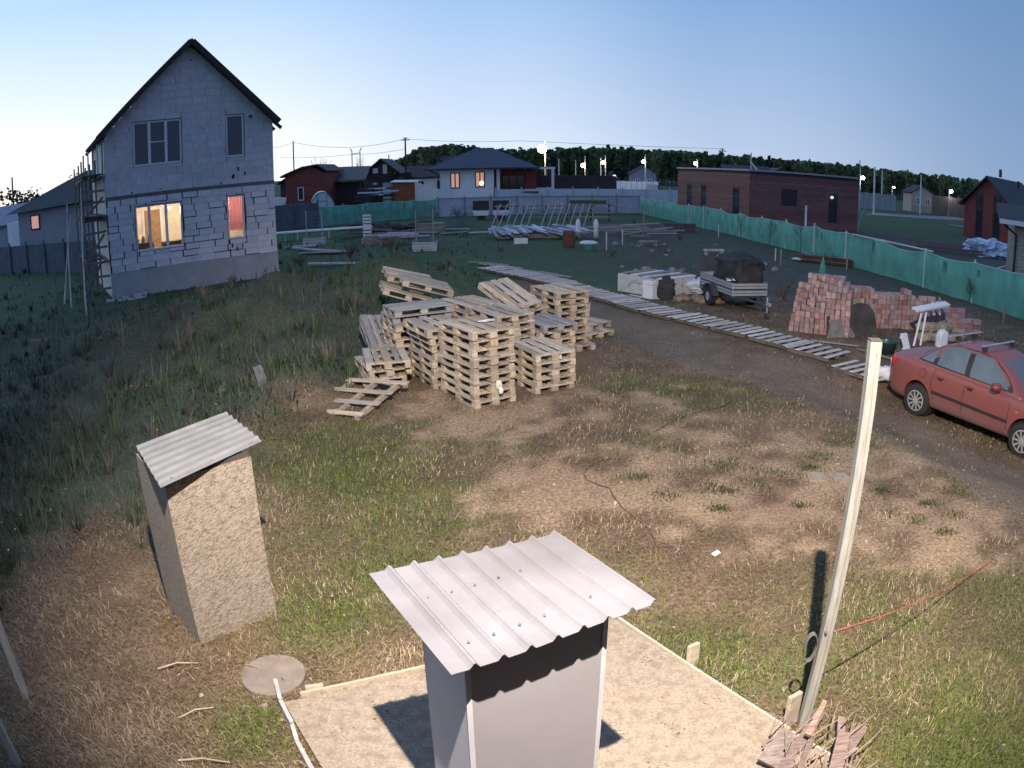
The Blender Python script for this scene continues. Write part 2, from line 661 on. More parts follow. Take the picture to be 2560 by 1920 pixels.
gx = sorted(set([-v for v in growing(30, 4000, .8)[1:]] + axis([(-30, -12, .5), (-12, 10, .15), (10, 30, .5)]) + growing(30, 4000, .8)))
gy = sorted(set([-v for v in growing(4, 1500, 1.0)[1:]] + axis([(-4, 1, .5), (1, 17, .14), (17, 34, .3), (34, 80, .8)]) + growing(80, 4000, 1.6)))
X, Y = np.meshgrid(np.array(gx), np.array(gy))
Z = gz(X, Y)
gm = D.meshes.new('ground')
nv = X.size
gm.vertices.add(nv)
gm.vertices.foreach_set('co', np.stack([X, Y, Z], -1).astype(np.float32).ravel())
ny, nx = X.shape
ii = (np.arange(ny - 1)[:, None] * nx + np.arange(nx - 1)[None, :]).ravel()
q = np.stack([ii, ii + 1, ii + nx + 1, ii + nx], -1).astype(np.int32)
gm.loops.add(q.size)
gm.loops.foreach_set('vertex_index', q.ravel())
gm.polygons.add(len(q))
gm.polygons.foreach_set('loop_start', np.arange(0, q.size, 4, dtype=np.int32))
gm.polygons.foreach_set('loop_total', np.full(len(q), 4, np.int32))
ca = gm.color_attributes.new('col', 'FLOAT_COLOR', 'POINT')
cc = soil_colour(X.ravel(), Y.ravel())
ca.data.foreach_set('color', np.concatenate([cc, np.ones((nv, 1))], 1).astype(np.float32).ravel())
gm.polygons.foreach_set('use_smooth', np.ones(len(q), bool))
gm.update(calc_edges=True)
gmat = vcol_mat('soil', .95)
_t = gmat.node_tree
_b = _t.nodes['Principled BSDF']
_tc = _t.nodes.new('ShaderNodeTexCoord')
_n = _t.nodes.new('ShaderNodeTexNoise')
_n.inputs['Scale'].default_value = 22
_n.inputs['Detail'].default_value = 8
_n.inputs['Roughness'].default_value = .7
_t.links.new(_tc.outputs['Object'], _n.inputs['Vector'])
_mr = _t.nodes.new('ShaderNodeMapRange')
_mr.inputs['From Min'].default_value = .3
_mr.inputs['From Max'].default_value = .7
_mr.inputs['To Min'].default_value = .32
_mr.inputs['To Max'].default_value = 1.65
_t.links.new(_n.outputs[0], _mr.inputs[0])
_mx = _t.nodes.new('ShaderNodeVectorMath')
_mx.operation = 'SCALE'
_t.links.new(_t.nodes['Attribute'].outputs['Color'], _mx.inputs[0])
_t.links.new(_mr.outputs[0], _mx.inputs['Scale'])
_t.links.new(_mx.outputs[0], _b.inputs['Base Color'])
_bp = _t.nodes.new('ShaderNodeBump')
_bp.inputs['Strength'].default_value = .9
_bp.inputs['Distance'].default_value = .03
_t.links.new(_n.outputs[0], _bp.inputs['Height'])
_t.links.new(_bp.outputs[0], _b.inputs['Normal'])
gm.materials.append(gmat)
tag(put('ground', gm), kind='structure')

# ------------------------------------------------------------------ blades of grass, straw and weeds
KEEP = [PADQ, [(-2.81, 5.09), (-2.23, 5.69), (-2.74, 6.22), (-3.3, 5.65)],
        [(-1.3, 12.85), (-.6, 11.8), (0, 12.2), (1.15, 13.25), (1.9, 15.5), (.6, 17.6), (-2.8, 17), (-2.5, 13.5)],
        [(-15.06, 25.25), (-9.6, 29.83), (-14.1, 35.2), (-19.5, 30.6)],
        [(-2.35, 4.7), (-2.2, 4.5), (-1.85, 4.47), (-1.7, 4.7), (-1.8, 4.93), (-2.05, 5.0), (-2.25, 4.9)]]


def blades(name, P, h, w, heading, lean, col, mat):
    n = len(P)
    dx, dy = np.cos(heading), np.sin(heading)
    sx, sy = -dy, dx
    v = np.zeros((n, 5, 3), np.float32)
    up1 = h * .55 * np.cos(lean * .6)
    ou1 = h * .55 * np.sin(lean * .6)
    up2 = up1 + h * .45 * np.cos(np.minimum(lean * 1.5, 1.75))
    ou2 = ou1 + h * .45 * np.sin(np.minimum(lean * 1.5, 1.75))
    for k, (o, u, ww) in enumerate(((0, 0, -1), (0, 0, 1), (ou1, up1, .8), (ou1, up1, -.8), (ou2, up2, 0))):
        v[:, k, 0] = P[:, 0] + dx * o + sx * w * .5 * ww
        v[:, k, 1] = P[:, 1] + dy * o + sy * w * .5 * ww
        v[:, k, 2] = P[:, 2] + np.maximum(u, .004 if np.isscalar(u) else .012)
    v[:, :2, 2] = P[:, 2:3] - .01
    b = (np.arange(n) * 5)[:, None]
    lv = np.concatenate([b, b + 1, b + 2, b + 3, b + 3, b + 2, b + 4], 1).astype(np.int32)
    me = D.meshes.new(name)
    me.vertices.add(n * 5)
    me.vertices.foreach_set('co', v.ravel())
    me.loops.add(n * 7)
    me.loops.foreach_set('vertex_index', lv.ravel())
    me.polygons.add(n * 2)
    ls = np.stack([np.arange(n) * 7, np.arange(n) * 7 + 4], -1).astype(np.int32).ravel()
    me.polygons.foreach_set('loop_start', ls)
    me.polygons.foreach_set('loop_total', np.tile(np.array([4, 3], np.int32), n))
    a = me.color_attributes.new('col', 'FLOAT_COLOR', 'POINT')
    c = np.repeat(col[:, None, :], 5, 1)
    c4 = np.concatenate([c, np.ones((n, 5, 1))], 2).astype(np.float32)
    a.data.foreach_set('color', c4.ravel())
    me.update(calc_edges=True)
    me.materials.append(mat)
    return tag(put(name, me), kind='stuff')


def scatter(n, py0=440, py1=2050, power=1.0):
    """points of the ground in and a little beyond the view, thinning out with distance"""
    px = RNG.uniform(-260, 2820, n)
    py = py0 + (py1 - py0) * RNG.uniform(0, 1, n) ** power
    x, y = px - 1280, 960 - py
    r = np.hypot(x, y)
    t = 2 * np.arcsin(r / 2 / FOC)
    cx, cy, cz = np.sin(t) * x / r, np.sin(t) * y / r, np.cos(t)
    cp, sp = math.cos(PITCH), math.sin(PITCH)
    dy, dz = cz * cp + cy * sp, cy * cp - cz * sp
    ok = dz < -.02
    s = -CH / np.where(ok, dz, -1)
    X, Y = cx * s, dy * s
    ok &= (Y > 1.2) & (np.hypot(X, Y) < 75)
    X, Y = X[ok], Y[ok]
    keep = np.ones(len(X), bool)
    for p in KEEP:
        keep &= ~inpoly(X, Y, p)
    X, Y = X[keep], Y[keep]
    return X, Y


BL = vcol_mat('leaf_blade', .75, trans=.25)
STRAWM = vcol_mat('straw_blade', .85)


def pick(X, Y, prob):
    k = RNG.uniform(0, 1, len(X)) < prob
    return X[k], Y[k]


def colours(n, a, b, v=.25):
    t = RNG.uniform(0, 1, n)[:, None]
    c = np.array(a) * (1 - t) + np.array(b) * t
    return np.clip(c * (1 + RNG.uniform(-v, v, n)[:, None]), 0, 1)


# green grass
X, Y = scatter(430000)
bare, bare2, track, lush, wild, far, n1, n2, n3 = masks(X, Y)
walkd = segdist(X, Y, WALK)
tuft = np.clip((fbm(X, Y, .22, 31, 2) - .38) * 4, 0, 1)
pr = (.10 + .95 * lush + .30 * tuft) * (1 - .9 * bare) * (1 - .75 * bare2) * (1 - .88 * track) * (1 - .5 * wild) * (walkd > .62) * (1 - .35 * far) * (.35 + 1.3 * n2)
X, Y = pick(X, Y, np.clip(pr, 0, 1) * .85)
bare, bare2, track, lush, wild, far, n1, n2, n3 = masks(X, Y)
d = np.hypot(X, Y)
n = len(X)
h = (.026 + .040 * lush + .015 * RNG.uniform(0, 1, n)) * RNG.uniform(.6, 1.4, n) * (1 + .25 * sstep(8, 25, d)) * (1 + .5 * wild)
w = np.maximum(.006, .00085 * d) * RNG.uniform(.7, 1.3, n)
col = colours(n, (.095, .155, .03), (.18, .215, .055), .4)
col = lerp(col, (.20, .17, .08), np.clip(.55 - lush, 0, 1) * RNG.uniform(0, 1, n))
col = lerp(col, (.045, .07, .03), np.clip(far + wild * .7, 0, 1) * .8)
blades('grass', np.stack([X, Y, gz(X, Y)], -1), h, w, RNG.uniform(0, 6.283, n), RNG.uniform(.15, 1.25, n), col, BL)

# dry straw, mostly lying flat
X, Y = scatter(430000, 560)
bare, bare2, track, lush, wild, far, n1, n2, n3 = masks(X, Y)
pr = (.72 - .52 * lush) * (1 - .9 * bare) * (1 - .6 * bare2) * (1 - .93 * track) * (1 - .93 * wild) * (segdist(X, Y, WALK) > .6) * (1 - .9 * far) * (.1 + 1.8 * np.clip(fbm(X, Y, .8, 41) - .22, 0, 1)) * (1 - .35 * sstep(0, 2.5, X))
X, Y = pick(X, Y, np.clip(pr, 0, 1))
bare, bare2, track, lush, wild, far, n1, n2, n3 = masks(X, Y)
d = np.hypot(X, Y)
n = len(X)
lie = (RNG.uniform(0, 1, n) < .9)
h = np.where(lie, RNG.uniform(.03, .12, n), RNG.uniform(.03, .08, n)) * (1 + .4 * sstep(-1.5, -3.0, X))
w = np.maximum(.0042, .0007 * d) * RNG.uniform(.6, 1.3, n)
lean = np.where(lie, RNG.uniform(1.15, 1.62, n), RNG.uniform(.1, .9, n))
swirl = fbm(X, Y, 1.6, 51) * 12
head = swirl + RNG.normal(0, 1.1, n)
col = colours(n, (.26, .185, .115), (.42, .335, .235), .45)
col = lerp(col, (.13, .085, .05), (RNG.uniform(0, 1, n) < .48) * .85)
col = lerp(col, (.10, .085, .06), np.clip(wild, 0, 1) * .75)
blades('dry_straw', np.stack([X, Y, gz(X, Y) + RNG.uniform(0, .025, n)], -1), h, w, head, lean, col, STRAWM)

# dead weed stalks on the mound and along the left side
X, Y = scatter(90000, 600)
bare, bare2, track, lush, wild, far, n1, n2, n3 = masks(X, Y)
clump = np.clip((fbm(X, Y, .9, 61, 3) - .42) * 5, 0, 1)
X, Y = pick(X, Y, np.clip(wild * (.10 + .8 * clump) * (1 - .6 * far), 0, 1) * .8)
d = np.hypot(X, Y)
n = len(X)
h = RNG.uniform(.18, .62, n) * (.6 + .6 * fbm(X, Y, 1.7, 66))
col = colours(n, (.09, .085, .07), (.155, .145, .12), .35)
col = lerp(col, (.06, .095, .045), (RNG.uniform(0, 1, n) < .55) * .9)
blades('weeds', np.stack([X, Y, gz(X, Y)], -1), h, np.maximum(.008, .00085 * d) * RNG.uniform(.6, 1.5, n), RNG.uniform(0, 6.283, n), RNG.uniform(.05, .95, n), col, STRAWM)
# ragged leaf clumps between them
X, Y = scatter(150000, 560)
bare, bare2, track, lush, wild, far, n1, n2, n3 = masks(X, Y)
clump = np.clip((fbm(X, Y, 1.2, 71, 3) - .45) * 5, 0, 1)
X, Y = pick(X, Y, np.clip(wild * clump, 0, 1) * .5)
n = len(X)
d = np.hypot(X, Y)
col = colours(n, (.05, .085, .04), (.09, .12, .06), .4)
blades('undergrowth', np.stack([X, Y, gz(X, Y)], -1), RNG.uniform(.08, .3, n), np.maximum(.02, .0022 * d) * RNG.uniform(.6, 1.4, n), RNG.uniform(0, 6.283, n), RNG.uniform(.3, 1.3, n), col, BL)
# brushy tussocks, each a spray of stems of one kind
X, Y = scatter(9000, 600)
bare, bare2, track, lush, wild, far, n1, n2, n3 = masks(X, Y)
X, Y = pick(X, Y, np.clip(wild * (fbm(X, Y, 2.0, 95) - .30) * 2.2, 0, 1) * .34)
nt_ = len(X)
d = np.hypot(X, Y)
rep = 34
kind = RNG.uniform(0, 1, nt_)
cb_ = np.where(kind[:, None] < .3, np.array((.115, .10, .085)), np.where(kind[:, None] < .8, np.array((.06, .09, .04)), np.array((.15, .135, .12)))) * RNG.uniform(.6, 1.4, nt_)[:, None]
hb = RNG.uniform(.16, .55, nt_) * (1 + .6 * np.exp(-((X + 5.8) / 4) ** 2 - ((Y - 17) / 5) ** 2))
col = np.repeat(cb_, rep, 0) * RNG.uniform(.6, 1.4, nt_ * rep)[:, None]
rad = np.repeat(RNG.uniform(.03, .16, nt_), rep)
th = RNG.uniform(0, 6.283, nt_ * rep)
XX, YY = np.repeat(X, rep) + rad * np.cos(th) * RNG.uniform(0, 1, nt_ * rep), np.repeat(Y, rep) + rad * np.sin(th) * RNG.uniform(0, 1, nt_ * rep)
blades('brush', np.stack([XX, YY, gz(XX, YY)], -1), np.repeat(hb, rep) * RNG.uniform(.5, 1.2, nt_ * rep), np.repeat(np.maximum(.006, .0008 * d), rep), th, RNG.uniform(.15, 1.1, nt_ * rep), np.clip(col, 0, 1), STRAWM)
# small dark tufts dotted over the bare earth
tx = [(2.75, 9.3), (2.9, 9.15), (3.35, 8.9), (3.6, 8.85), (3.9, 8.75), (4.1, 9.0), (2.55, 8.5), (2.7, 8.35), (2.45, 7.85), (3.1, 8.6), (4.3, 7.9), (4.8, 8.1), (5.3, 7.6), (5.5, 7.2), (2.2, 8.9), (1.9, 8.3), (3.5, 7.8), (4.9, 7.2), (2.3, 9.8), (3.3, 9.9), (4.4, 9.3), (5.9, 7.9), (1.6, 8.9), (4.6, 7.5), (5.1, 6.8)]
XX, YY, CC = [], [], []
for (a, b) in tx:
    m_ = rnd.randint(60, 190)
    r_ = rnd.uniform(.07, .22)
    XX += list(RNG.normal(a, r_, m_))
    YY += list(RNG.normal(b, r_ * .7, m_))
XX, YY = np.array(XX), np.array(YY)
n = len(XX)
blades('tufts', np.stack([XX, YY, gz(XX, YY)], -1), RNG.uniform(.025, .075, n), RNG.uniform(.007, .012, n), RNG.uniform(0, 6.283, n), RNG.uniform(.3, 1.4, n), colours(n, (.04, .06, .02), (.085, .10, .035), .3), BL)
# pale seed heads and tiny white flowers
X, Y = scatter(9000, 760)
bare, bare2, track, lush, wild, far, n1, n2, n3 = masks(X, Y)
X, Y = pick(X, Y, np.clip(wild * (fbm(X, Y, 1.5, 91) - .5) * 3, 0, 1) * .22)
fm = MB()
for a, b in zip(X, Y):
    z = float(gz(a, b)) + rnd.uniform(.12, .4)
    fm.blob((a, b, z), rnd.uniform(.006, .015), rnd.randint(0, 999), 1, .3)
tag(put('flowers', fm.mesh('flowers', M('pale_flower', (.55, .55, .52), .8))), kind='stuff')
# pebbles and crumbs on the bare earth
X, Y = scatter(16000, 700)
bare, bare2, track, lush, wild, far, n1, n2, n3 = masks(X, Y)
X, Y = pick(X, Y, np.clip(.12 + bare * .3 + track * .25 + bare2 * .3, 0, 1) * (1 - far) * .35)
fm = MB()
for a, b in zip(X, Y):
    r = rnd.uniform(.008, .02) * (1.6 if rnd.random() < .08 else 1)
    fm.blob((a, b, float(gz(a, b)) + r * .3), r, rnd.randint(0, 999), 1, .3, (1, 1, .7))
tag(put('pebbles', fm.mesh('pebbles', M('pebble', (.26, .22, .17), .9, var=.4, scale=3))), kind='stuff')
# ================================================================== FOREGROUND
CONC = M('concrete', (.275, .225, .172), .9, var=.2, scale=42, bump=.5, bscale=120, tint=(.17, .135, .095), tamt=.65, detail=8)
WOOD_PALE = M('pale_board', (.38, .32, .24), .8, var=.2, scale=5, stretch=(1, 9, 9), perobj=.15, tint=(.33, .27, .2), tamt=.5)
GREYWOOD = M('grey_board', (.30, .27, .24), .85, var=.25, scale=5, stretch=(1, 9, 9), perobj=.18, tint=(.17, .14, .12), tamt=.5)
GALV = M('galvanised_sheet', (.175, .17, .187), .5, metal=.12, var=.07, scale=4, tint=(.115, .108, .11), tamt=.75, bump=.06, bscale=3, spec=.3)
GALV2 = M('weathered_sheet', (.20, .205, .205), .6, metal=.12, var=.1, scale=5, tint=(.155, .16, .165), tamt=.5)
STEEL = M('steel_screw', (.35, .35, .36), .35, metal=.8)

# --- the wall of the house that carries the camera and the floodlight, behind the view
wallm = MB()
wd, wn_ = Vector((.909, .417, 0)), Vector((-.417, .909, 0))
wc = wn_ * -.42
a_, b_ = wc - wd * 7, wc + wd * 6
c_, d_ = b_ - wn_ * 7, a_ - wn_ * 7
wallm.prism([(p.x, p.y) for p in (a_, b_, c_, d_)], -.2, 7.9)
ground_thing('house_wall', wallm, M('host_cladding', (.16, .13, .11), .85, var=.1, scale=2))
# --- the slab
u0, v0 = Vector((.909, .417, 0)), Vector((.556, -.831, 0))
mb = MB()
mb.prism([(p[0], p[1]) for p in PADQ], -.08, .045)
pad = ground_thing('pavement', mb, CONC)
# formwork boards along its sides, and the pegs that hold them
mb = MB().beam((-1.70, 4.47, .02), (.86, 5.645, .02), .025, .09)
solo('formwork_board', mb, WOOD_PALE, 'thin pale board along the back edge of the concrete slab', 'board', group='formwork boards around the slab')
mb = MB().beam((.93, 5.58, .02), (2.02, 3.90, .02), .025, .1).beam((2.03, 3.86, .02), (2.9, 2.55, .02), .025, .1)
solo('formwork_board', mb, WOOD_PALE, 'pale board along the right edge of the slab beside the tall post', 'board', group='formwork boards around the slab')
mb = MB()
pts = [(-1.90, 4.50), (-1.80, 4.27), (-1.66, 4.05), (-1.585, 3.88), (-1.46, 3.68), (-1.30, 3.42), (-1.1, 3.05)]
zs = [.17, .15, .10, .085, .08, .08, .08]
for (a, b), (c, d), z, z2 in zip(pts[:-1], pts[1:], zs[:-1], zs[1:]):
    mb.beam((a, b, z / 2 + .0), (c, d, z2 / 2 + .0), .032, z)
solo('formwork_board', mb, M('bent_board', (.36, .33, .305), .7, var=.12, scale=6, stretch=(2, 2, 8)), 'bent whitish board curving along the left edge of the slab', 'board', group='formwork boards around the slab')
for i, (x, y, h, w, rz, lab) in enumerate([(1.47, 4.90, .2, .12, 33, 'short pale wooden peg halfway along the right slab edge'), (2.075, 4.02, .28, .14, 30, 'taller wooden peg at the foot of the white post'), (-1.60, 4.545, .09, .15, 25, 'low pale wooden block at the back left slab corner')]):
    mb = MB()
    mb.box(-w / 2, -.02, -.05, w / 2, .02, h)
    solo('wooden_peg', mb, WOOD_PALE, lab, 'peg', (x, y, 0), (R(-6), R(4), R(rz)), 'wooden pegs around the slab', bevel=.004)


def corrugated(corners, n_ribs, rib_h, th, along=24, wob=.0, seed=1, flat_frac=.62):
    """trapezoidal sheet: ribs run from edge A-D to edge B-C; corners A,B,C,D with ribs parallel to A->D"""
    A, B, C_, D_ = [Vector(c) for c in corners]
    nrm = (B - A).cross(D_ - A).normalized()
    if nrm.z < 0:
        nrm = -nrm
    rr = random.Random(seed)
    us, hs = [], []
    for r in range(n_ribs):
        base = r / n_ribs
        for f, hh in ((0, 0), (flat_frac * .5, .0), (flat_frac, 0), (flat_frac + .1, .55), (flat_frac + .16, 1), (flat_frac + .24, 1), (flat_frac + .30, .5)):
            us.append(base + f / n_ribs)
            hs.append(hh * rib_h)
    us.append(1)
    hs.append(0)
    m = MB()
    rows = 9
    idx = {}
    top = []
    for j in range(rows):
        t = j / (rows - 1)
        for i, (u, hh) in enumerate(zip(us, hs)):
            p = (A * (1 - u) + B * u) * (1 - t) + (D_ * (1 - u) + C_ * u) * t
            p = p + nrm * (hh + wob * math.sin(u * 7 + t * 3) * (.4 + t))
            top.append(p)
    n = len(us)
    m.add(top + [p - nrm * th for p in top], [])
    o = len(top)
    for j in range(rows - 1):
        for i in range(n - 1):
            a = j * n + i
            m.f.append([a, a + 1, a + n + 1, a + n])
            m.f.append([o + a + n, o + a + n + 1, o + a + 1, o + a])
            m.m += [0, 0]
    for i in range(n - 1):
        for a, b in ((i, i + 1), ((rows - 1) * n + i + 1, (rows - 1) * n + i)):
            m.f.append([b, a, o + a, o + b])
            m.m.append(0)
    for j in range(rows - 1):
        for a, b in (((j + 1) * n, j * n), (j * n + n - 1, (j + 1) * n + n - 1)):
            m.f.append([b, a, o + a, o + b])
            m.m.append(0)
    return m


# --- grey sheet-metal cabin with a corrugated roof, standing on the slab
booth = thing('metal_booth', 'grey sheet-metal cabin with a whitish corrugated roof on the concrete slab', 'cabin', (0, 0, 0))
SHEET = M('grey_sheet_metal', (.25, .238, .255), .5, metal=.05, var=.04, scale=2.5, tint=(.225, .213, .225), tamt=.35, bump=.08, bscale=3)
SHEETS = M('blue_grey_sheet_metal', (.42, .42, .46), .5, metal=.05, var=.05, scale=3)
FLp, FRp = Vector((-.219, 2.63, 0)), Vector((.438, 2.972, 0))
bu = (FRp - FLp).normalized()
bv = Vector((-bu.y, bu.x, 0))
bw, bd = (FRp - FLp).length, .54
Bm = Matrix.Translation(FLp) @ Matrix(((bu.x, bv.x, 0), (bu.y, bv.y, 0), (0, 0, 1))).to_4x4()
for nm, b in (('front_panel', (0, 0, .05, bw, .012, 1.93)), ('back_panel', (0, bd - .012, .05, bw, bd, 1.93))):
    part(nm, MB().box(*b, Bm), SHEET, booth)
for b in ((-.001, .0125, .05, .011, bd - .0125, 1.92), (bw - .011, .0125, .05, bw + .001, bd - .0125, 1.92)):
    part('side_panel', MB().box(*b, Bm), SHEETS, booth)
for x, y in ((-.006, -.006), (bw - .022, -.006)):
    mb = MB().box(x, y, .05, x + .028, y - .0, 1.90, Bm) if False else MB().box(x, y, .05, x + .028, y + .004, 1.90, Bm)
    part('corner_trim', mb, SHEETS, booth)
roofc = [(-.733, 3.235, 1.955), (.239, 3.674, 1.955), (.676, 2.946, 1.95), (-.261, 2.428, 1.95)]
rf = part('roof', corrugated(roofc, 8, .024, .003, wob=.004), GALV, booth)
for i, (x, y) in enumerate([(-.409, 3.012), (-.3, 3.067), (-.191, 3.133), (-.078, 3.203), (.031, 3.271), (-.2, 2.653), (-.092, 2.716), (.022, 2.788), (.135, 2.86), (.358, 3.003)]):
    mb = MB().lathe([(.007, 0), (.007, .003), (.004, .003), (.004, .010), (.002, .011)], 8)
    part('screw', mb, STEEL, rf, loc=(x, y, 1.956))

# --- OSB outhouse
OSB = D.materials.new('strand_board')
OSB.use_nodes = True
_t = OSB.node_tree
_b = _t.nodes['Principled BSDF']
_b.inputs['Roughness'].default_value = .75
_tc = _t.nodes.new('ShaderNodeTexCoord')
prev = None
for k, (ang, sc_, st) in enumerate(((R(12), 56, (1, 1, .2)), (R(64), 50, (1, 1, .22)), (R(-48), 54, (1, 1, .2)), (R(100), 46, (1, 1, .22)))):
    mp = _t.nodes.new('ShaderNodeMapping')
    mp.inputs['Rotation'].default_value = (0, ang, 0)
    mp.inputs['Location'].default_value = (k * 3.1, 0, k * 1.7)
    mp2 = _t.nodes.new('ShaderNodeMapping')
    mp2.inputs['Scale'].default_value = st
    vo = _t.nodes.new('ShaderNodeTexVoronoi')
    vo.inputs['Scale'].default_value = sc_ * 2.7
    _t.links.new(_tc.outputs['Object'], mp.inputs[0])
    _t.links.new(mp.outputs[0], mp2.inputs[0])
    _t.links.new(mp2.outputs[0], vo.inputs['Vector'])
    sp = _t.nodes.new('ShaderNodeSeparateColor')
    _t.links.new(vo.outputs['Color'], sp.inputs[0])
    cr = _t.nodes.new('ShaderNodeValToRGB')
    cr.color_ramp.elements[0].color = (.185, .155, .125, 1)
    cr.color_ramp.elements[1].color = (.31, .27, .225, 1)
    e = cr.color_ramp.elements.new(.55)
    e.color = (.245, .21, .17, 1)
    e = cr.color_ramp.elements.new(.1)
    e.color = (.105, .08, .055, 1)
    _t.links.new(sp.outputs[0], cr.inputs[0])
    if prev is None:
        prev = cr.outputs[0]
    else:
        mx = _t.nodes.new('ShaderNodeMix')
        mx.data_type = 'RGBA'
        gt = _t.nodes.new('ShaderNodeMath')
        gt.operation = 'GREATER_THAN'
        gt.inputs[1].default_value = .62
        _t.links.new(sp.outputs[1], gt.inputs[0])
        _t.links.new(gt.outputs[0], mx.inputs[0])
        _t.links.new(prev, mx.inputs[6])
        _t.links.new(cr.outputs[0], mx.inputs[7])
        prev = mx.outputs[2]
_t.links.new(prev, _b.inputs['Base Color'])
shed = thing('outhouse', 'narrow strand-board outhouse with a ribbed grey sheet roof', 'outhouse', (-2.81, 5.09, 0), R(46))
sw, sd, sh = .83, .75, 1.66
BFRW = M('shaded_rafter', (.06, .05, .04), .9)  # rafter darkened in colour to give the shadowed gap below the roof
part('front_panel', MB().box(0, 0, -.03, sw, .012, sh - .055), OSB, shed)
part('back_panel', MB().box(0, sd - .012, -.03, sw, sd, sh - .02), OSB, shed)
for x in (0, sw - .012):
    part('side_panel', MB().prism([(.0125, -.03), (sd - .0125, -.03), (sd - .0125, sh - .02), (.0125, sh - .08)], x, x + .012, Matrix(((0, 0, 1, 0), (1, 0, 0, 0), (0, 1, 0, 0), (0, 0, 0, 1)))), OSB, shed)
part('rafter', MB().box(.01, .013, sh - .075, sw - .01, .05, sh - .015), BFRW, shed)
inv = (Matrix.Translation((-2.81, 5.09, 0)) @ Matrix.Rotation(R(46), 4, 'Z')).inverted()
rc = [inv @ Vector(p) for p in ((-2.725, 4.855, 1.665), (-3.362, 5.66, 1.69), (-2.80, 6.60, 1.70), (-2.185, 5.885, 1.675))]
rf = part('roof', corrugated(rc, 7, .022, .003, flat_frac=.5, seed=3), GALV2, shed)
for t, s in ((.12, .07), (.5, .06), (.9, .05), (.93, .9)):
    p = (rc[0] * (1 - t) + rc[3] * t) * (1 - s) + (rc[1] * (1 - t) + rc[2] * t) * s
    part('screw', MB().lathe([(.011, 0), (.011, .004), (.006, .004), (.006, .012), (.003, .013)], 8), STEEL, rf, loc=p)

# crumbs of earth, leaves and chips scattered over the slab
mb = MB()
for k in range(5000):
    s_, t_ = rnd.random(), rnd.random()
    if float(vnoise(s_ * 3, t_ * 3.6, .22, 77)) < .58 + .3 * rnd.random():
        continue
    p = Vector((-1.75, 4.30, 0)).lerp(Vector((.90, 5.5, 0)), s_) + Vector((.545, -.80, 0)) * (3.6 * t_)
    if (p - Vector((.1, 2.9, 0))).length < .5:
        continue
    r = rnd.uniform(.002, .008) * (1.8 if rnd.random() < .06 else 1)
    mb.blob((p.x, p.y, .046), r, k, 1, .4, (1.4, .8, .4))
tag(put('crumbs', mb.mesh('crumbs', M('dark_crumb', (.11, .08, .055), .95, var=.4, scale=30))), kind='stuff')

# --- round concrete lid
mb = MB().lathe([(.275, -.04), (.28, .03), (.275, .04), (.05, .047)], 40)
lid = solo('manhole_cover', mb, M('old_concrete', (.19, .155, .13), .9, var=.14, scale=7, bump=.3, bscale=90), 'round grey-brown concrete lid lying in the grass', 'manhole cover', (-2.0, 4.72, .0))
part('lifting_eye', MB().tube([(.09, -.06, .04), (.10, -.07, .062), (.115, -.085, .064), (.12, -.09, .04)], .006, 6), STEEL, lid)
mb = MB().tube([(-2.27, 4.80, .055), (-2.18, 4.775, .06), (-2.13, 4.765, .058), (-2.125, 4.735, .05)], .008, 5)
solo('twig', mb, GREYWOOD, 'small bent twig lying on the round concrete lid', 'twig')

# --- tall square post with bolts, wire coil and an orange cord
post = thing('timber_post', 'tall square whitish timber post standing alone beside the concrete slab', 'post', (2.16, 3.965, 0), R(-9))
PW = M('white_timber', (.25, .243, .222), .7, var=.16, scale=4, stretch=(8, 8, 1), tint=(.16, .152, .135), tamt=.45)
mb = MB().box(-.038, -.038, -.1, .038, .038, 2.97)
pb = part('shaft', mb, PW, post, bevel=.004)
part('cap', MB().box(-.039, -.039, 2.971, .039, .039, 2.978), M('dark_cap', (.07, .06, .05), .8), post)
part('groove', MB().box(.004, -.0405, .1, .012, -.0382, 2.9), M('dark_groove', (.2, .18, .15), .9), post)
for dz, dx, dy in ((.94, -.02, -.05), (.915, .05, -.01)):
    part('bolt', MB().lathe([(.013, 0), (.013, .012), (.007, .012), (.007, .022)], 6, mat=Matrix.Rotation(R(90), 4, 'X')), STEEL, post, loc=(dx, dy + .008, dz), rot=(0, 0, R(90) if dx > .03 else 0))
mb = MB()
for k in range(4):
    mb.tube([(.0 - .075 - .012 * math.cos(t) * 1, -.02 + .01 * k, .76 + .11 * math.sin(t)) if False else (-.052 - .045 * (1 + math.cos(t)), -.02 + .012 * k, .78 + .12 * math.sin(t)) for t in [i * math.pi / 9 for i in range(19)]], .004, 5)
mb.tube([(-.06, 0, .68), (-.15, -.05, .64), (-.25, -.02, .63)], .004, 5)
solo('wire_coil', mb, M('grey_wire', (.10, .10, .085), .6), 'coil of grey wire hanging on the side of the white post', 'wire coil', (2.16, 3.965, 0), R(-9))
mb = MB()
a, b = Vector((2.22, 3.97, .9)), Vector((4.9, 5.79, .03))
mb.tube([a + (b - a) * t + Vector((0, 0, -.05 * math.sin(t * math.pi))) for t in [i / 14 for i in range(15)]] + [Vector((5.3, 6.0, .02))], [.008] * 4 + [.006] * 12, 6)
solo('cord', mb, M('orange_cord', (.33, .10, .07), .7), 'thin orange cord running from the white post to the ground', 'cord')

# --- two timber posts at the left edge
for (x, y, lab) in ((-4.17, 3.97, 'weathered timber post standing in the weeds, farther of the pair'), (-3.76, 3.14, 'weathered timber post nearer the camera at the left border')):
    solo('fence_post', MB().box(-.03, -.03, -.1, .03, .03, 1.5), M('pale_post', (.40, .39, .37), .8, var=.15, scale=4, stretch=(8, 8, 1)), lab, 'post', (x, y, 0), R(20), 'fence posts at the left border', bevel=.004)

# --- cables on the ground
CAB = M('dark_cable', (.075, .045, .035), .7)


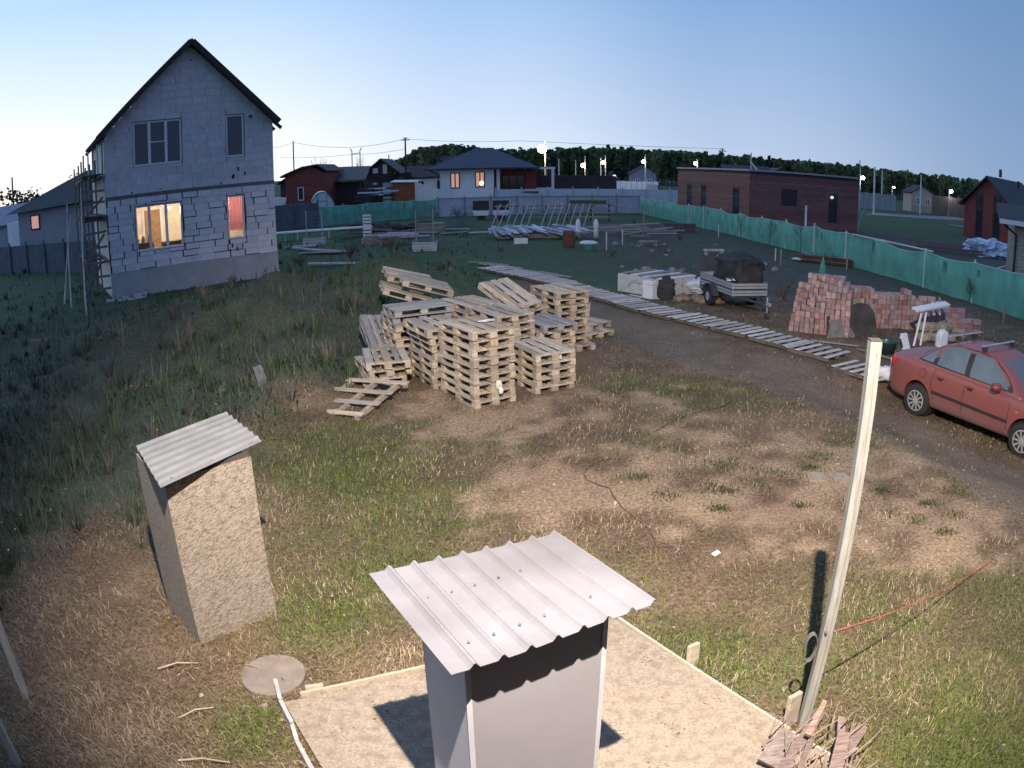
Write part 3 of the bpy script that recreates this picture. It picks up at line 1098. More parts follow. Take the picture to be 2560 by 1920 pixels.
def ground_line(pts, r, z=.012):
    return MB().tube([(x, y, float(gz(x, y)) + z) for x, y in pts], r, 5)


solo('cable', ground_line([(1.29, 9.52), (1.15, 9.45), (.99, 9.22), (.92, 9.02), (.95, 8.82), (1.09, 8.66), (1.2, 8.56), (1.22, 8.29), (1.29, 7.95), (1.41, 7.65), (1.51, 7.41), (1.53, 7.17), (1.51, 6.97), (1.75, 6.97)], .006), CAB, 'black cable curving over the straw in the middle of the yard', 'cable')
solo('cable', ground_line([(3.83, 12.05), (3.56, 11.73), (3.24, 11.59), (2.99, 11.45), (2.7, 11.21), (2.45, 10.94), (2.16, 10.59)], .008), CAB, 'short black cable lying in the grass near the dirt track', 'cable')

# --- broken boards and sticks in a heap at the foot of the post
SPL = M('splintered_wood', (.205, .155, .135), .85, var=.35, scale=7, stretch=(1, 12, 12), perobj=.25, tint=(.16, .10, .075), tamt=.6)
heap = [((1.42, 3.0, .10), (2.30, 3.98, .12), .10, .03, 'long broken plank on the wood heap beside the slab'),
        ((1.70, 3.02, .22), (2.12, 3.70, .13), .05, .04, 'narrow split lath across the top of the wood heap'),
        ((1.78, 2.95, .08), (2.52, 3.66, .20), .11, .025, 'wide weathered plank on the far side of the wood heap'),
        ((1.72, 3.50, .12), (1.93, 3.72, .21), .16, .03, 'short square board tilted on the slab corner'),
        ((1.95, 2.90, .16), (2.30, 3.56, .26), .12, .03, 'reddish broken plank rising towards the post foot'),
        ((2.06, 3.66, .20), (2.26, 3.90, .30), .05, .035, 'stubby dark offcut lying on the planks'),
        ((1.35, 3.12, .06), (1.88, 3.40, .19), .045, .04, 'thin dark lath leaning at the near end of the heap'),
        ((1.60, 2.98, .18), (2.36, 3.42, .22), .04, .03, 'pale thin lath crossing the heap'),
        ((2.18, 3.2, .05), (2.45, 3.9, .10), .08, .03, 'dark plank in the grass at the outer side of the heap')]
for a, b, w, h, lab in heap:
    ctr = (Vector(a) + Vector(b)) / 2
    mb = MB().beam(Vector(a) - ctr, Vector(b) - ctr, w, h, (.1, -.1, 1), taper=.75)
    solo('broken_plank', mb, SPL, lab, 'plank', ctr, group='broken planks in the wood heap')
mb = MB()
for k in range(60):
    a = Vector((rnd.uniform(1.72, 2.4), rnd.uniform(3.0, 3.75), rnd.uniform(.06, .24)))
    t = rnd.uniform(.3, 1.3)
    b = a + Vector((math.cos(t), math.sin(t), rnd.uniform(-.1, .25))) * rnd.uniform(.12, .42)
    mb.tube([a, (a + b) / 2 + Vector((rnd.uniform(-.02, .02), 0, .01)), b], [.007, .006, .003], 4)
tag(put('litter', mb.mesh('litter', M('dry_twig', (.25, .19, .145), .85, var=.3))), kind='stuff')
# loose stalks and sticks in the straw on the left
for (x0, y0, x1, y1, lab) in ((-2.45, 3.55, -2.05, 3.62, 'pale forked stick lying in the straw left of the slab'), (-2.62, 4.02, -2.38, 4.22, 'thin dry stick in the straw in front of the outhouse'), (-3.05, 4.62, -2.72, 4.78, 'dry reed leaning towards the outhouse foot')):
    solo('stick', MB().tube([(x0, y0, .04), ((x0 + x1) / 2, (y0 + y1) / 2, .07), (x1, y1, .03)], [.009, .007, .004], 5), M('pale_stick', (.46, .38, .27), .8), lab, 'stick', group='sticks in the straw')
# small things lying about
solo('paper_scrap', MB().box(-.04, -.025, 0, .05, .03, .012), M('white_paper', (.7, .7, .68), .7), 'white scrap of paper lying on the grass right of the roof', 'scrap', (2.12, 6.72, .03), (R(12), R(-8), R(30)))
for i, (x, y, rz, lab) in enumerate(((4.40, 8.55, 8, 'square grey paving slab lying on the bare earth'), (4.05, 8.62, -12, 'half buried grey slab beside the square paving slab'))):
    solo('paving_slab', MB().box(-.13, -.15, -.03, .13, .15, .03), CONC, lab, 'slab', (x, y, 0), R(rz), 'slabs on the bare earth', bevel=.006)
solo('tarpaulin_scrap', MB().prism([(-.02, 0), (.02, 0), (.03, .12), (-.01, .26), (-.06, .36), (-.09, .35), (-.05, .24), (-.02, .12)], -.10, .10, Matrix.Rotation(R(90), 4, 'X')), M('grey_sheet', (.17, .18, .19), .6), 'curled grey sheet standing in the weeds behind the outhouse', 'sheet', (-4.40, 12.19, float(gz(-4.4, 12.19)) - .02), R(-20))
# ================================================================== PALLETS
PAL = M('pallet_wood', (.42, .335, .235), .85, var=.22, scale=4, stretch=(1.2, 10, 10), perobj=.30, tint=(.27, .245, .22), tamt=.8, bump=.2)
PALG = M('grey_pallet_wood', (.27, .255, .25), .88, var=.2, scale=4, stretch=(1.2, 10, 10), perobj=.18, tint=(.18, .165, .16), tamt=.5)


def bmesh_box(name, d, mats):
    return MB().cbox((0, 0, 0), d).mesh(name, mats, bevel=.004)


def pallet_set(mat, sfx):
    return dict(top_wide=bmesh_box('deck_board_wide' + sfx, (1.2, .145, .022), mat), top_narrow=bmesh_box('deck_board_narrow' + sfx, (1.2, .10, .022), mat),
                cross=bmesh_box('cross_board' + sfx, (.145, .80, .022), mat), bl=bmesh_box('block_wide' + sfx, (.145, .145, .078), mat), bs=bmesh_box('block_narrow' + sfx, (.145, .10, .078), mat))


PS = {'p': pallet_set(PAL, ''), 'g': pallet_set(PALG, '_grey')}


def pallet(label, loc, rz=0.0, rot=None, kind='p', group='wooden pallets in the yard', mixed=True):
    r = rot if rot is not None else (rnd.uniform(-.004, .004), rnd.uniform(-.004, .004), rz)
    t = thing('pallet', label, 'pallet', loc, tuple(r), group)
    s = PS[kind]
    ys = (-.3275, -.1885, 0, .1885, .3275)
    for i, y in enumerate(ys):
        put('deck_board', s['top_wide'] if i % 2 == 0 else s['top_narrow'], t, (rnd.uniform(-.008, .008), y + rnd.uniform(-.006, .006), .133), (0, 0, rnd.uniform(-.006, .006)))
    for x in (-.5275, 0, .5275):
        put('cross_board', s['cross'], t, (x, rnd.uniform(-.006, .006), .111))
    for x in (-.5275, 0, .5275):
        for y in (-.3275, 0, .3275):
            put('block', s['bl'] if y == 0 else s['bs'], t, (x, y + (.0225 if y < 0 else -.0225 if y > 0 else 0) * -1, .061), (0, 0, rnd.uniform(-.03, .03)))
    for i, y in enumerate((-.35, 0, .35)):
        put('bottom_board', s['top_narrow'] if y else s['top_wide'], t, (rnd.uniform(-.006, .006), y, .011))
    return t


def stack(cx, cy, n, ang, desc, kinds=None, jit=.018, shift=None, rots=None, z0=0.0):
    for k in range(n):
        kd = (kinds[k] if kinds else 'p')
        pos = 'lowest' if k == 0 else 'topmost' if k == n - 1 else ORD[k - 0] + ' from the bottom'
        lab = f'{pos} pallet of {desc}'
        dx, dy = (rnd.uniform(-jit, jit), rnd.uniform(-jit, jit))
        if shift and k in shift:
            dx, dy = dx + shift[k][0], dy + shift[k][1]
        rz = R(ang + rnd.uniform(-1.2, 1.2) + (rots[k] if rots and k in rots else 0))
        pallet(lab, (cx + dx, cy + dy, z0 + .1455 * k), rz, kind=kd)


stack(-.61, 12.46, 9, 123, 'the tall front stack', shift={7: (-.01, .02), 5: (.03, -.03), 2: (-.02, .02), 3: (.03, -.02)}, rots={4: 1.2})
stack(.50, 13.26, 5, 117, 'the lower clean stack right of the front stack')
stack(-1.32, 13.50, 8, 118, 'the stack directly left of the front stack', shift={7: (-.07, -.13), 6: (-.03, -.06), 4: (.02, .04)})
stack(-1.86, 14.45, 9, 28, 'the grey-topped stack behind on the left', kinds='pppppppgg', jit=.03, shift={8: (.03, -.05)})
stack(-.87, 15.60, 8, 122, 'the stack at the back centre', jit=.03)
stack(-.20, 14.50, 8, 121, 'the stack right behind the front stack', jit=.025)
stack(.64, 14.98, 6, 119, 'the blue-grey topped stack on the right', kinds='pppppg', shift={5: (.04, -.06)})
stack(1.06, 16.25, 9, 116, 'the tallest stack at the back right', jit=.03, shift={0: (.16, -.06)})
stack(-2.33, 13.36, 4, 112, 'the small stack by the slatted frame', shift={2: (-.10, .03), 1: (-.12, .0), 0: (-.16, -.02)}, rots={3: -7, 2: 4, 1: -3}, kinds='gppp')
stack(-2.15, 16.3, 5, 122, 'the low stack hidden behind the tilted pallets', jit=.03)
pallet('pallet lying half under the small stack on the weeds', (-3.0, 13.95, .02), R(100), kind='g')
# tilted pallets on the back stacks
pallet('tilted pallet balanced highest at the back left of the stacks', (-1.97, 16.9, 1.26), rot=(R(8), R(17), R(-63 + 90 - 8)))
pallet('tilted pallet farthest left on the back stacks', (-2.42, 16.9, 1.05), rot=(R(6), R(19), R(18)))
pallet('tilted pallet squeezed behind the two leaning ones', (-2.45, 17.7, 1.30), rot=(R(10), R(15), R(22)))
# leaning against the left side of the grey stack
pallet('grey pallet leaning on the left side of the stacks, outer one', (-2.60, 14.78, .60), rot=(R(6), R(-23), R(112)), kind='g')
pallet('grey pallet leaning on the left side of the stacks, inner one', (-2.62, 14.95, .40), rot=(R(4), R(-25), R(115)), kind='g')
# leaning and lying ones at the back right
pallet('pallet leaning on the tallest stack, slats up', (.10, 16.2, .92), rot=(R(2), R(14), R(-55)))
pallet('second pallet leaning below the slats-up one', (-.05, 15.95, 1.14), rot=(R(3), R(20), R(-50)), kind='p')
pallet('pallet lying on the ground behind the tallest stack', (1.75, 17.5, .0), R(126))
pallet('pallet lying at an angle on the one behind the tallest stack', (1.7, 17.75, .145), R(135))
pallet('pallet under the tallest stack jutting out at its foot', (1.42, 15.35, .0), R(118)) if False else None
# slatted frame lying in front
fr = thing('slatted_pallet', 'open frame of four long slats on three battens lying before the small stack', 'wooden frame', (-2.67, 12.0, .08), (R(0), R(0), R(-24)))
fr.rotation_euler = Euler((R(9), R(-3), R(-24)))
for i, y in enumerate((-.62, -.21, .21, .62)):
    part('slat', MB().cbox((.03 * (i % 2) + .09 * (1.5 - i) * -.35, y, .12), (1.3, .115, .024)), PAL, fr, bevel=.003)
for x in (-.48, .02, .5):
    part('batten', MB().cbox((x, 0, .067), (.075, 1.36, .08)), PAL, fr, bevel=.003)
solo('wood_offcut', MB().cbox((0, 0, .05), (.14, .1, .1)), PAL, 'small wooden block under the slatted frame', 'wood block', (-2.95, 11.55, 0), R(20), bevel=.005)
solo('plastic_bag', MB().blob((0, 0, 0), .09, 4, 2, .3, (.6, .35, 1)).blob((.03, 0, -.1), .07, 5, 2, .35, (.6, .4, 1)), M('clear_bag', (.6, .58, .5), .4), 'crumpled plastic wrap caught in the front stack', 'plastic wrap', (-.22, 11.98, .36), smooth=True)
solo('paper_label', MB().box(-.06, -.004, -.04, .06, .004, .04), M('pinkish_paper', (.6, .5, .46), .8), 'pinkish paper label stuck on the clean low stack', 'label', (.83, 12.82, .62), R(29))
solo('rag', MB().blob((0, 0, 0), .10, 8, 2, .3, (1.5, .9, .12)), M('white_paper', (.7, .7, .68), .7), 'white scrap lying on top of the front stack', 'scrap', (-.42, 12.62, 1.325), R(30))

# ================================================================== BOARDWALK
WK = M('walk_board', (.47, .44, .41), .85, var=.2, scale=4, stretch=(10, 1.2, 10), perobj=.25, tint=(.30, .275, .26), tamt=.5)
WKD = M('walk_runner_wood', (.13, .11, .10), .9, var=.2, scale=5)
wk_meshes = [MB().cbox((0, 0, 0), (w_, 1.0, .022)).mesh('walk_board', WK, bevel=.004) for w_ in (.105, .12, .135)]
wk_run = MB().cbox((0, 0, 0), (1.14, .08, .09)).mesh('walk_runner', WKD, bevel=.004)


def walk_point(s):
    pts = [Vector((x, y, 0)) for x, y in WALK]
    for a, b in zip(pts[:-1], pts[1:]):
        l = (b - a).length
        if s <= l:
            return a + (b - a) * (s / l), math.atan2((b - a).y, (b - a).x)
        s -= l
    return b, math.atan2((b - a).y, (b - a).x)


tot = sum((Vector(b) - Vector(a)).length for a, b in zip(WALK[:-1], WALK[1:]))
nsec = int(tot / 1.27)
for k in range(nsec):
    s = tot - .62 - k * 1.27
    p, a = walk_point(s)
    t = thing('duckboard', f'{ORD[k]} slatted walkway section counted from the red car', 'duckboard', (p.x + rnd.uniform(-.05, .05), p.y + rnd.uniform(-.05, .05), float(gz(p.x, p.y)) + .02), a + rnd.uniform(-.05, .05), 'slatted walkway sections')
    t.rotation_euler.x = rnd.uniform(-.02, .02)
    t.rotation_euler.y = rnd.uniform(-.015, .015)
    nb = rnd.choice((5, 6, 5)) if k < 10 else 6
    for i in range(nb):
        x = -.53 + 1.06 * i / (nb - 1)
        put('board', rnd.choice(wk_meshes), t, (x + rnd.uniform(-.012, .012), rnd.uniform(-.02, .02), .101), (rnd.uniform(-.01, .01), rnd.uniform(-.02, .02), rnd.uniform(-.035, .035)))
    for y in (-.42, 0, .42):
        put('runner', wk_run, t, (0, y, .045))
# wider grey boards at the far end
for i, (x, y, w_, l, rz) in enumerate(((.2, 28.6, .3, 2.4, -48), (.6, 28.1, .3, 2.2, -50), (-.4, 29.6, .28, 2.3, -46), (1.1, 27.3, .3, 2.2, -52), (-.9, 30.3, .22, 2.0, -40), (-.2, 27.9, .2, 1.6, -35), (1.55, 26.75, .2, 1.8, -55))):
    solo('plank', MB().cbox((0, 0, .05 + .012 * i), (l, w_, .03)), GREYWOOD, f'{ORD[i]} wide grey plank at the far end of the slatted walkway', 'plank', (x, y, float(gz(x, y))), R(rz), 'grey planks at the far walkway end')

# ================================================================== BRICK STACKS
BRK = M('red_brick', (.33, .195, .18), .9, var=.2, scale=14, perobj=.30, tint=(.36, .27, .24), tamt=.55, bump=.2)
brick_me = MB().cbox((0, 0, 0), (.25, .12, .135)).mesh('brick', BRK, bevel=.006)
solid_me = MB().cbox((0, 0, 0), (.25, .12, .065)).mesh('brick_low', BRK, bevel=.005)


def brick_heap(t, cells, limit=300):
    """cells: (x, y, z, turned) of every brick that the heap shows"""
    cells = cells[:limit]
    for (x, y, z, tr) in cells:
        put('brick', brick_me, t, (x + rnd.uniform(-.012, .012), y + rnd.uniform(-.015, .015), z), (rnd.uniform(-.02, .02), rnd.uniform(-.02, .02), (math.pi / 2 if tr else 0) + rnd.uniform(-.05, .05)))


# left heap: a stepped block, local x along its front (towards the right of the view), y away
bs = thing('brick_stack', 'stepped stack of red bricks at the left end beside the trailer', 'brick stack', (7.05, 17.75, 0), R(-30), 'stacks of red bricks')
cells = []
nxh, nyh = 12, 6
for i in range(nxh):                      # columns of .13 m (bricks laid headers out)
    for j in range(nyh):                  # rows of .26 m in depth
        x, y = .065 + i * .132, .13 + j * .262
        hh = 4 + int(min(6, i * .55 + j * .9 + rnd.uniform(-.6, .9)))
        if i > 9:
            hh -= int((i - 9) * 1.1)
        if i == 0 and j < 2:
            hh -= 2
        hh = max(2, min(10, hh))
        for k in range(hh):
            vis = (k >= hh - 2) or j == 0 or i == 0 or (j == 1 and k > hh - 4)
            if vis:
                cells.append((x, y, .0675 + k * .137, True))
cells.sort(key=lambda c: (c[1], -c[2]))
brick_heap(bs, cells)
core = MB()
for j in range(nyh):
    core.box(.15, .16 + j * .262 if j else .28, 0, nxh * .132 - .15, .2 + (j + 1) * .25, .40 + .05 * j)
co = part('core', core, BRK, bs)
co['kind'] = 'stuff'
# long wall of bricks running behind the tarpaulin towards the car
bw_ = thing('brick_stack', 'long low wall of stacked red bricks behind the red car', 'brick stack', (8.55, 18.25, 0), R(-4), 'stacks of red bricks')
cells = []
ncol = 25
for i in range(ncol):
    x = .065 + i * .133
    top = 8 - (i // 9) + (1 if i in (17, 18) else 0)
    for k in range(top):
        cells.append((x, .13, .0675 + k * .137, True))
    cells.append((x, .40, .0675 + (top - 1) * .137, rnd.random() < .7))
brick_heap(bw_, cells)
co = part('core', MB().box(.05, .27, 0, ncol * .132 - .3, .9, .62).box(.05, .27, .62, ncol * .066, .9, .85), BRK, bw_)
co['kind'] = 'stuff'
# right end, laid lengthwise and lower, with old grey bags in front
br = thing('brick_stack', 'ragged low stack of red bricks at the right end over the car roof', 'brick stack', (11.2, 17.95, 0), R(-8), 'stacks of red bricks')
cells = []
for i in range(8):
    for j in range(2):
        hh = max(2, 6 - i // 2 - (j == 0) * 1 + rnd.choice((0, 0, 1)))
        for k in range(hh):
            cells.append((.13 + i * .262, .07 + j * .13, .0675 + k * .137, False))
brick_heap(br, cells)
TARP = M('dark_tarpaulin', (.055, .05, .045), .6, var=.25, scale=3)
mb = MB()
arc = [(-.85, .0), (-.85, .50), (-.60, .60), (-.20, .78), (.15, .86), (.42, .82), (.58, .60), (.64, .30), (.66, 0)]
mb.prism(arc, -.02, .02, Matrix.Rotation(R(90), 4, 'X'))
solo('tarpaulin', mb, TARP, 'dark rounded panel leaning between the two brick stacks', 'panel', (8.75, 17.2, 0), (R(-10), 0, R(2)))
mb = MB().prism([(-.75, 0), (-.62, .42), (-.25, .52), (.1, .1), (.12, 0)], -.012, .012, Matrix.Rotation(R(90), 4, 'X'))
solo('grey_panel', mb, M('grey_board_panel', (.17, .165, .15), .8), 'grey board standing against the dark rounded panel', 'board', (8.55, 17.02, 0), (R(-12), 0, R(6)))
solo('tub', MB().lathe([(.22, 0), (.30, .28), (.32, .30), (.30, .30), (.29, .26), (.21, .03)], 20), M('dark_green_plastic', (.02, .05, .05), .35, spec=.5), 'dark round plastic tub in front of the brick wall', 'tub', (8.75, 15.5, float(gz(8.75, 15.5))), smooth=True)
WP = M('white_plastic', (.66, .67, .70), .5, var=.06, scale=3)
sack = MB().lumpy((.05, 0, .18), (.5, .3, .3), 3, 3, .7, .45, 2.0).lumpy((.3, .05, .3), (.25, .22, .45), 7, 3, .7, .4, 2.0)
solo('sack', sack, WP, 'crumpled white sack behind the top of the tall post', 'sack', (7.75, 13.75, float(gz(7.75, 13.75)) + .08), R(-20), smooth=True)
solo('sack', MB().lumpy((0, 0, .22), (.30, .22, .5), 12, 3, .5, .2, 2.0), WP, 'upright white sack standing between the car and the bricks', 'sack', (10.35, 15.4, .12), R(10), smooth=True)
# white folding table tipped against the bricks, white slatted chair
tb = thing('folding_table', 'white folding table standing askew on the brick wall behind the car', 'table', (10.05, 16.35, 0), R(14))
part('tabletop', MB().cbox((.45, 0, 1.0), (1.25, .22, .05), Matrix.Rotation(R(-6), 4, 'Y') @ Matrix.Rotation(R(14), 4, 'X')), WP, tb)
for x, y, x2 in ((.05, -.2, -.25), (.22, -.2, .0), (.78, .15, .80), (.95, .12, 1.0)):
    part('leg', MB().beam((x, y, .98 + x * .1), (x2, y - .1, .05 if x < .5 else .72), .05, .03), WP, tb)
ch = thing('slatted_chair', 'white slatted folding chair lying in front of the brick wall', 'chair', (9.35, 15.45, .1), R(25))
for i in range(4):
    part('slat', MB().cbox((i * .07 - .1, 0, .16), (.045, .03, .46), Matrix.Rotation(R(-24), 4, 'X')), WP, ch)
for z in (.03, .3):
    part('rail', MB().cbox((0, .025, z), (.30, .025, .04), Matrix.Rotation(R(-24), 4, 'X')), WP, ch)
BAG = M('old_bags', (.30, .25, .18), .9, var=.3, scale=4, perobj=.2)
for k in range(7):
    x, y, z = 10.75 + (k % 4) * .33, 16.75 + (k // 4) * .2, .12 + (k // 4) * .22
    solo('cement_bag', MB().lumpy((0, 0, 0), (.56, .36, .22), 70 + k, 3, .55, .2, 2.0), BAG, ('brown', 'tan', 'grey', 'greenish', 'dusty', 'torn', 'pale')[k] + ' old bag in the row of bags before the right brick stack', 'bag', (x, y, z), R(rnd.uniform(-25, 25)), 'old bags before the right bricks', smooth=True)
solo('plank', MB().beam((11.85, 17.0, 0), (11.7, 17.8, 1.0), .06, .03), GREYWOOD, 'thin lath leaning on the right brick stack', 'plank')
solo('plank', MB().beam((7.2, 16.55, .04), (8.25, 15.95, .05), .10, .02), GREYWOOD, 'thin pale strip lying at the foot of the brick stack', 'strip')
solo('plank', MB().beam((8.1, 15.75, .04), (8.7, 14.35, .05), .08, .02), GREYWOOD, 'pale lath lying between the bricks and the walkway', 'plank')

# ================================================================== TRAILER
tr = thing('trailer', 'small grey-sided car trailer piled high under a dark cover', 'trailer', (6.72, 20.1, 0), R(9.5))
TRM = M('trailer_sheet', (.32, .345, .385), .5, metal=.15, var=.08, scale=5, tint=(.40, .42, .45), tamt=.4)
TRD = M('trailer_frame', (.05, .05, .055), .6)
tw, tl = .56, 2.3                       # half width, length; front face at y = 0, body runs away from the camera
for z0, z1 in ((.48, .66), (.68, .86)):
    part('front_panel', MB().box(-tw, 0, z0, tw, .02, z1), TRM, tr)
    for sx in (-1, 1):
        part('side_panel', MB().box(sx * tw - .01, .021, z0, sx * tw + .01, tl - .021, z1), TRM, tr)
    part('tail_panel', MB().box(-tw, tl - .02, z0, tw, tl, z1), TRM, tr)
mb = MB()
for z in (.49, .57, .65, .69, .77, .85):
    mb.box(-tw + .02, -.014, z - .006, tw - .02, -.001, z + .006)
    mb.box(-tw - .024, .04, z - .006, -tw - .011, tl - .04, z + .006)
part('panel_rib', mb, TRD, tr)
part('chassis', MB().box(-tw + .03, .03, .42, tw - .03, tl - .03, .475).beam((-.4, .1, .44), (0, -1.05, .44), .05, .06).beam((.4, .1, .44), (0, -1.05, .44), .05, .06), TRD, tr)
for sx in (-1, 1):
    w = part('wheel', MB().lathe([(.12, -.08), (.27, -.08), (.285, -.05), (.285, .05), (.27, .08), (.12, .08)], 20, mat=Matrix.Rotation(R(90), 4, 'Y')), M('tyre_rubber', (.02, .02, .02), .8), tr, loc=(sx * (tw + .13), 1.25, .285), smooth=False)
    part('rim', MB().lathe([(.02, -.085), (.13, -.083), (.15, -.07), (.15, .07), (.13, .083)], 16, mat=Matrix.Rotation(R(90), 4, 'Y')), TRM, w)
    mb = MB()
    ar = [(.0 + .38 * math.cos(a), .285 + .38 * math.sin(a)) for a in [R(10 + i * 16) for i in range(11)]]
    for (a, b), (c, d) in zip(ar[:-1], ar[1:]):
        mb.beam((sx * (tw + .13), 1.25 + a, b), (sx * (tw + .13), 1.25 + c, d), .2, .015, (1, 0, 0) if False else (0, 0, 1))
    part('mudguard', mb, TRD, tr)
jw = part('jockey_wheel', MB().tube([(0, 0, .62), (0, 0, .14)], .022, 8), TRM, tr, loc=(.05, -.95, 0))
part('jockey_tyre', MB().lathe([(.02, -.03), (.09, -.03), (.09, .03), (.02, .03)], 14, mat=Matrix.Rotation(R(90), 4, 'Y')), TRD, jw, loc=(0, 0, .09))
part('coupling', MB().box(-.04, -1.2, .41, .04, -1.02, .49), TRM, tr)
cov = MB()
cov.lumpy((.10, .95, 1.02), (1.02, 1.75, .85), 5, 4, .45, .16, 2.2).lumpy((.16, 1.1, 1.15), (.8, 1.1, .8), 9, 3, .6, .18, 2.5)
solo('cover_sheet', cov, M('black_cover', (.02, .02, .022), .7, var=.3, scale=2), 'bulky load under a black sheet on the trailer', 'covered load', (6.72, 20.1, .08), R(9.5), smooth=True)
solo('plank', MB().beam((6.15, 20.35, .88), (6.55, 22.6, 1.0), .12, .025).beam((6.28, 20.3, .9), (6.5, 21.2, 1.05), .1, .02), WP, 'white strips lying along the left side of the trailer', 'strip')
# bare twiggy bush behind the trailer
def bush(name, label, cat, loc, h, n, spread, mat, seed, group=None, r0=.012):
    rr = random.Random(seed)
    t = thing(name, label, cat, loc, 0, group)
    mb = MB()
    for i in range(n):
        a, s = rr.uniform(0, 6.283), rr.uniform(.15, 1) * spread
        hh = h * rr.uniform(.6, 1)
        p = [Vector((rr.uniform(-.08, .08), rr.uniform(-.08, .08), 0))]
        for k in range(1, 4):
            f = k / 3
            p.append(Vector((math.cos(a) * s * f ** 1.3, math.sin(a) * s * f ** 1.3, hh * f)))
        mb.tube(p, [r0, r0 * .8, r0 * .5, r0 * .25], 4)
        for k in range(3):
            f = rr.uniform(.4, .95)
            q = p[0].lerp(p[3], f)
            a2 = a + rr.uniform(-1.5, 1.5)
            mb.tube([q, q + Vector((math.cos(a2) * .2, math.sin(a2) * .2, .2)) * h * .5], [r0 * .4, r0 * .15], 3)
    part('branches', mb, mat, t)
    return t


TWIG = M('bare_twig', (.09, .075, .065), .9)
bush('bare_bush', 'leafless twiggy bush behind the loaded trailer', 'bush', (6.3, 23.2, 0), 1.75, 46, .75, TWIG, 3)
bush('bare_bush', 'low dry bush right of the trailer', 'bush', (8.6, 22.3, 0), .8, 24, .6, TWIG, 5)

# ================================================================== CONCRETE BOX
cb = thing('concrete_tank', 'square whitish concrete tank half sunk in the ground beside the walkway', 'tank', (4.64, 22.37, 0), 0)
CW = M('whitish_concrete', (.52, .52, .50), .85, var=.1, scale=5, tint=(.36, .36, .34), tamt=.4)
dA = (Vector((3.4, 24.0, 0)) - Vector((4.64, 22.37, 0))).normalized()
dB = Vector((-dA.y, dA.x, 0)) * -1
cbM = Matrix(((dB.x, dA.x, 0), (dB.y, dA.y, 0), (0, 0, 1))).to_4x4()
lx, ly, hz_ = 1.55, 1.95, .55
for b in ((0, 0, lx, .1), (0, ly - .1, lx, ly), (0, .101, .1, ly - .101), (lx - .1, .101, lx, ly - .101)):
    part('wall', MB().box(b[0], b[1], -.1, b[2], b[3], hz_, cbM), CW, cb)
for k in range(4):
    part('lifting_hole', MB().box(.3 + .3 * k, -.006, .36 if k % 2 else .3, .34 + .3 * k, -.001, .40 if k % 2 else .34, cbM), TRD, cb)
for k in range(6):
    y = .1 + .31 * k
    p = cbM @ Vector((lx / 2, y, hz_ + .03))
    solo('plank', MB().cbox((0, 0, 0), (lx + rnd.uniform(-.3, .15), rnd.uniform(.12, .26), .035), cbM), GREYWOOD if k % 2 else WP, f'{ORD[k]} board from the near side lying across the concrete tank', 'plank', Vector((4.64, 22.37, 0)) + p + Vector((0, 0, .02 * (k % 2))), R(rnd.uniform(-6, 6)), 'boards over the concrete tank')
cl = MB()
cl.lumpy((.1, -.13, .3), (.5, .28, .72), 6, 4, .6, .3, 2.4)
solo('cloth', cl, M('dark_cloth', (.035, .035, .04), .85), 'dark cloth hanging over the near corner of the concrete tank', 'cloth', (4.66, 22.34, 0), R(-20), smooth=True)
solo('canister', MB().box(-.2, -.13, 0, .2, .13, .42).box(-.19, -.12, .421, .19, .12, .55), [WP], 'white plastic canister with a red band before the concrete tank', 'canister', (4.22, 22.35, 0), R(-50), bevel=.02)
solo('red_label', MB().box(-.16, -.006, 0, .16, 0, .09), M('red_label', (.4, .06, .06), .6), 'red label strip on the front of the concrete tank', 'label', (4.21, 22.78, .36), R(-53))
mb = MB()
for k in range(12):
    mb.blob((rnd.uniform(-.7, .7), rnd.uniform(-.4, .4), .06), rnd.uniform(.12, .26), k, 2, .25, (1, 1, .6))
tag(put('rubble', mb.mesh('rubble', M('clay', (.24, .17, .11), .95, var=.3, scale=8)), None, (5.6, 21.9, 0)), kind='stuff')
wt = MB()
wt.lumpy((0, 0, .22), (1.25, .7, .5), 4, 4, .8, .4, 2.2)
solo('white_tarpaulin', wt, M('bluish_sheet', (.55, .60, .68), .5), 'bluish white sheet heaped right of the concrete tank', 'sheet', (6.2, 23.2, .05), R(-15), smooth=True)
mb = MB().tube([(3.65, 23.1, .3), (3.8, 22.9, .5), (4.0, 22.6, .5)], .015, 5).tube([(3.7, 22.9, .02), (3.9, 22.5, .03), (4.3, 22.2, .03), (4.6, 22.15, .02)], .03, 6)
solo('hose', mb, M('pale_hose', (.4, .4, .42), .5), 'pale hose looping in front of the concrete tank', 'hose')
# ================================================================== RED CAR
S = 1.0
car = thing('car', 'dusty red four-door saloon with roof bars parked on the dirt track', 'car', (0, 0, 0))
PAINT = D.materials.new('dusty_red_paint')
PAINT.use_nodes = True
_t = PAINT.node_tree
_b = _t.nodes['Principled BSDF']
_b.inputs['Roughness'].default_value = .42
_b.inputs['Coat Weight'].default_value = .35
_b.inputs['Coat Roughness'].default_value = .25
_tc = _t.nodes.new('ShaderNodeTexCoord')
_sx = _t.nodes.new('ShaderNodeSeparateXYZ')
_t.links.new(_tc.outputs['Object'], _sx.inputs[0])
_ns = _t.nodes.new('ShaderNodeTexNoise')
_ns.inputs['Scale'].default_value = 4
_ns.inputs['Detail'].default_value = 6
_t.links.new(_tc.outputs['Object'], _ns.inputs['Vector'])
_mr = _t.nodes.new('ShaderNodeMapRange')          # road dirt up the sills, thinning out above
_mr.inputs['From Min'].default_value = .62 * S
_mr.inputs['From Max'].default_value = .22 * S
_t.links.new(_sx.outputs[2], _mr.inputs[0])
_mu = _t.nodes.new('ShaderNodeMath')
_mu.operation = 'MULTIPLY'
_t.links.new(_mr.outputs[0], _mu.inputs[0])
_m2 = _t.nodes.new('ShaderNodeMapRange')
_m2.inputs['From Min'].default_value = .3
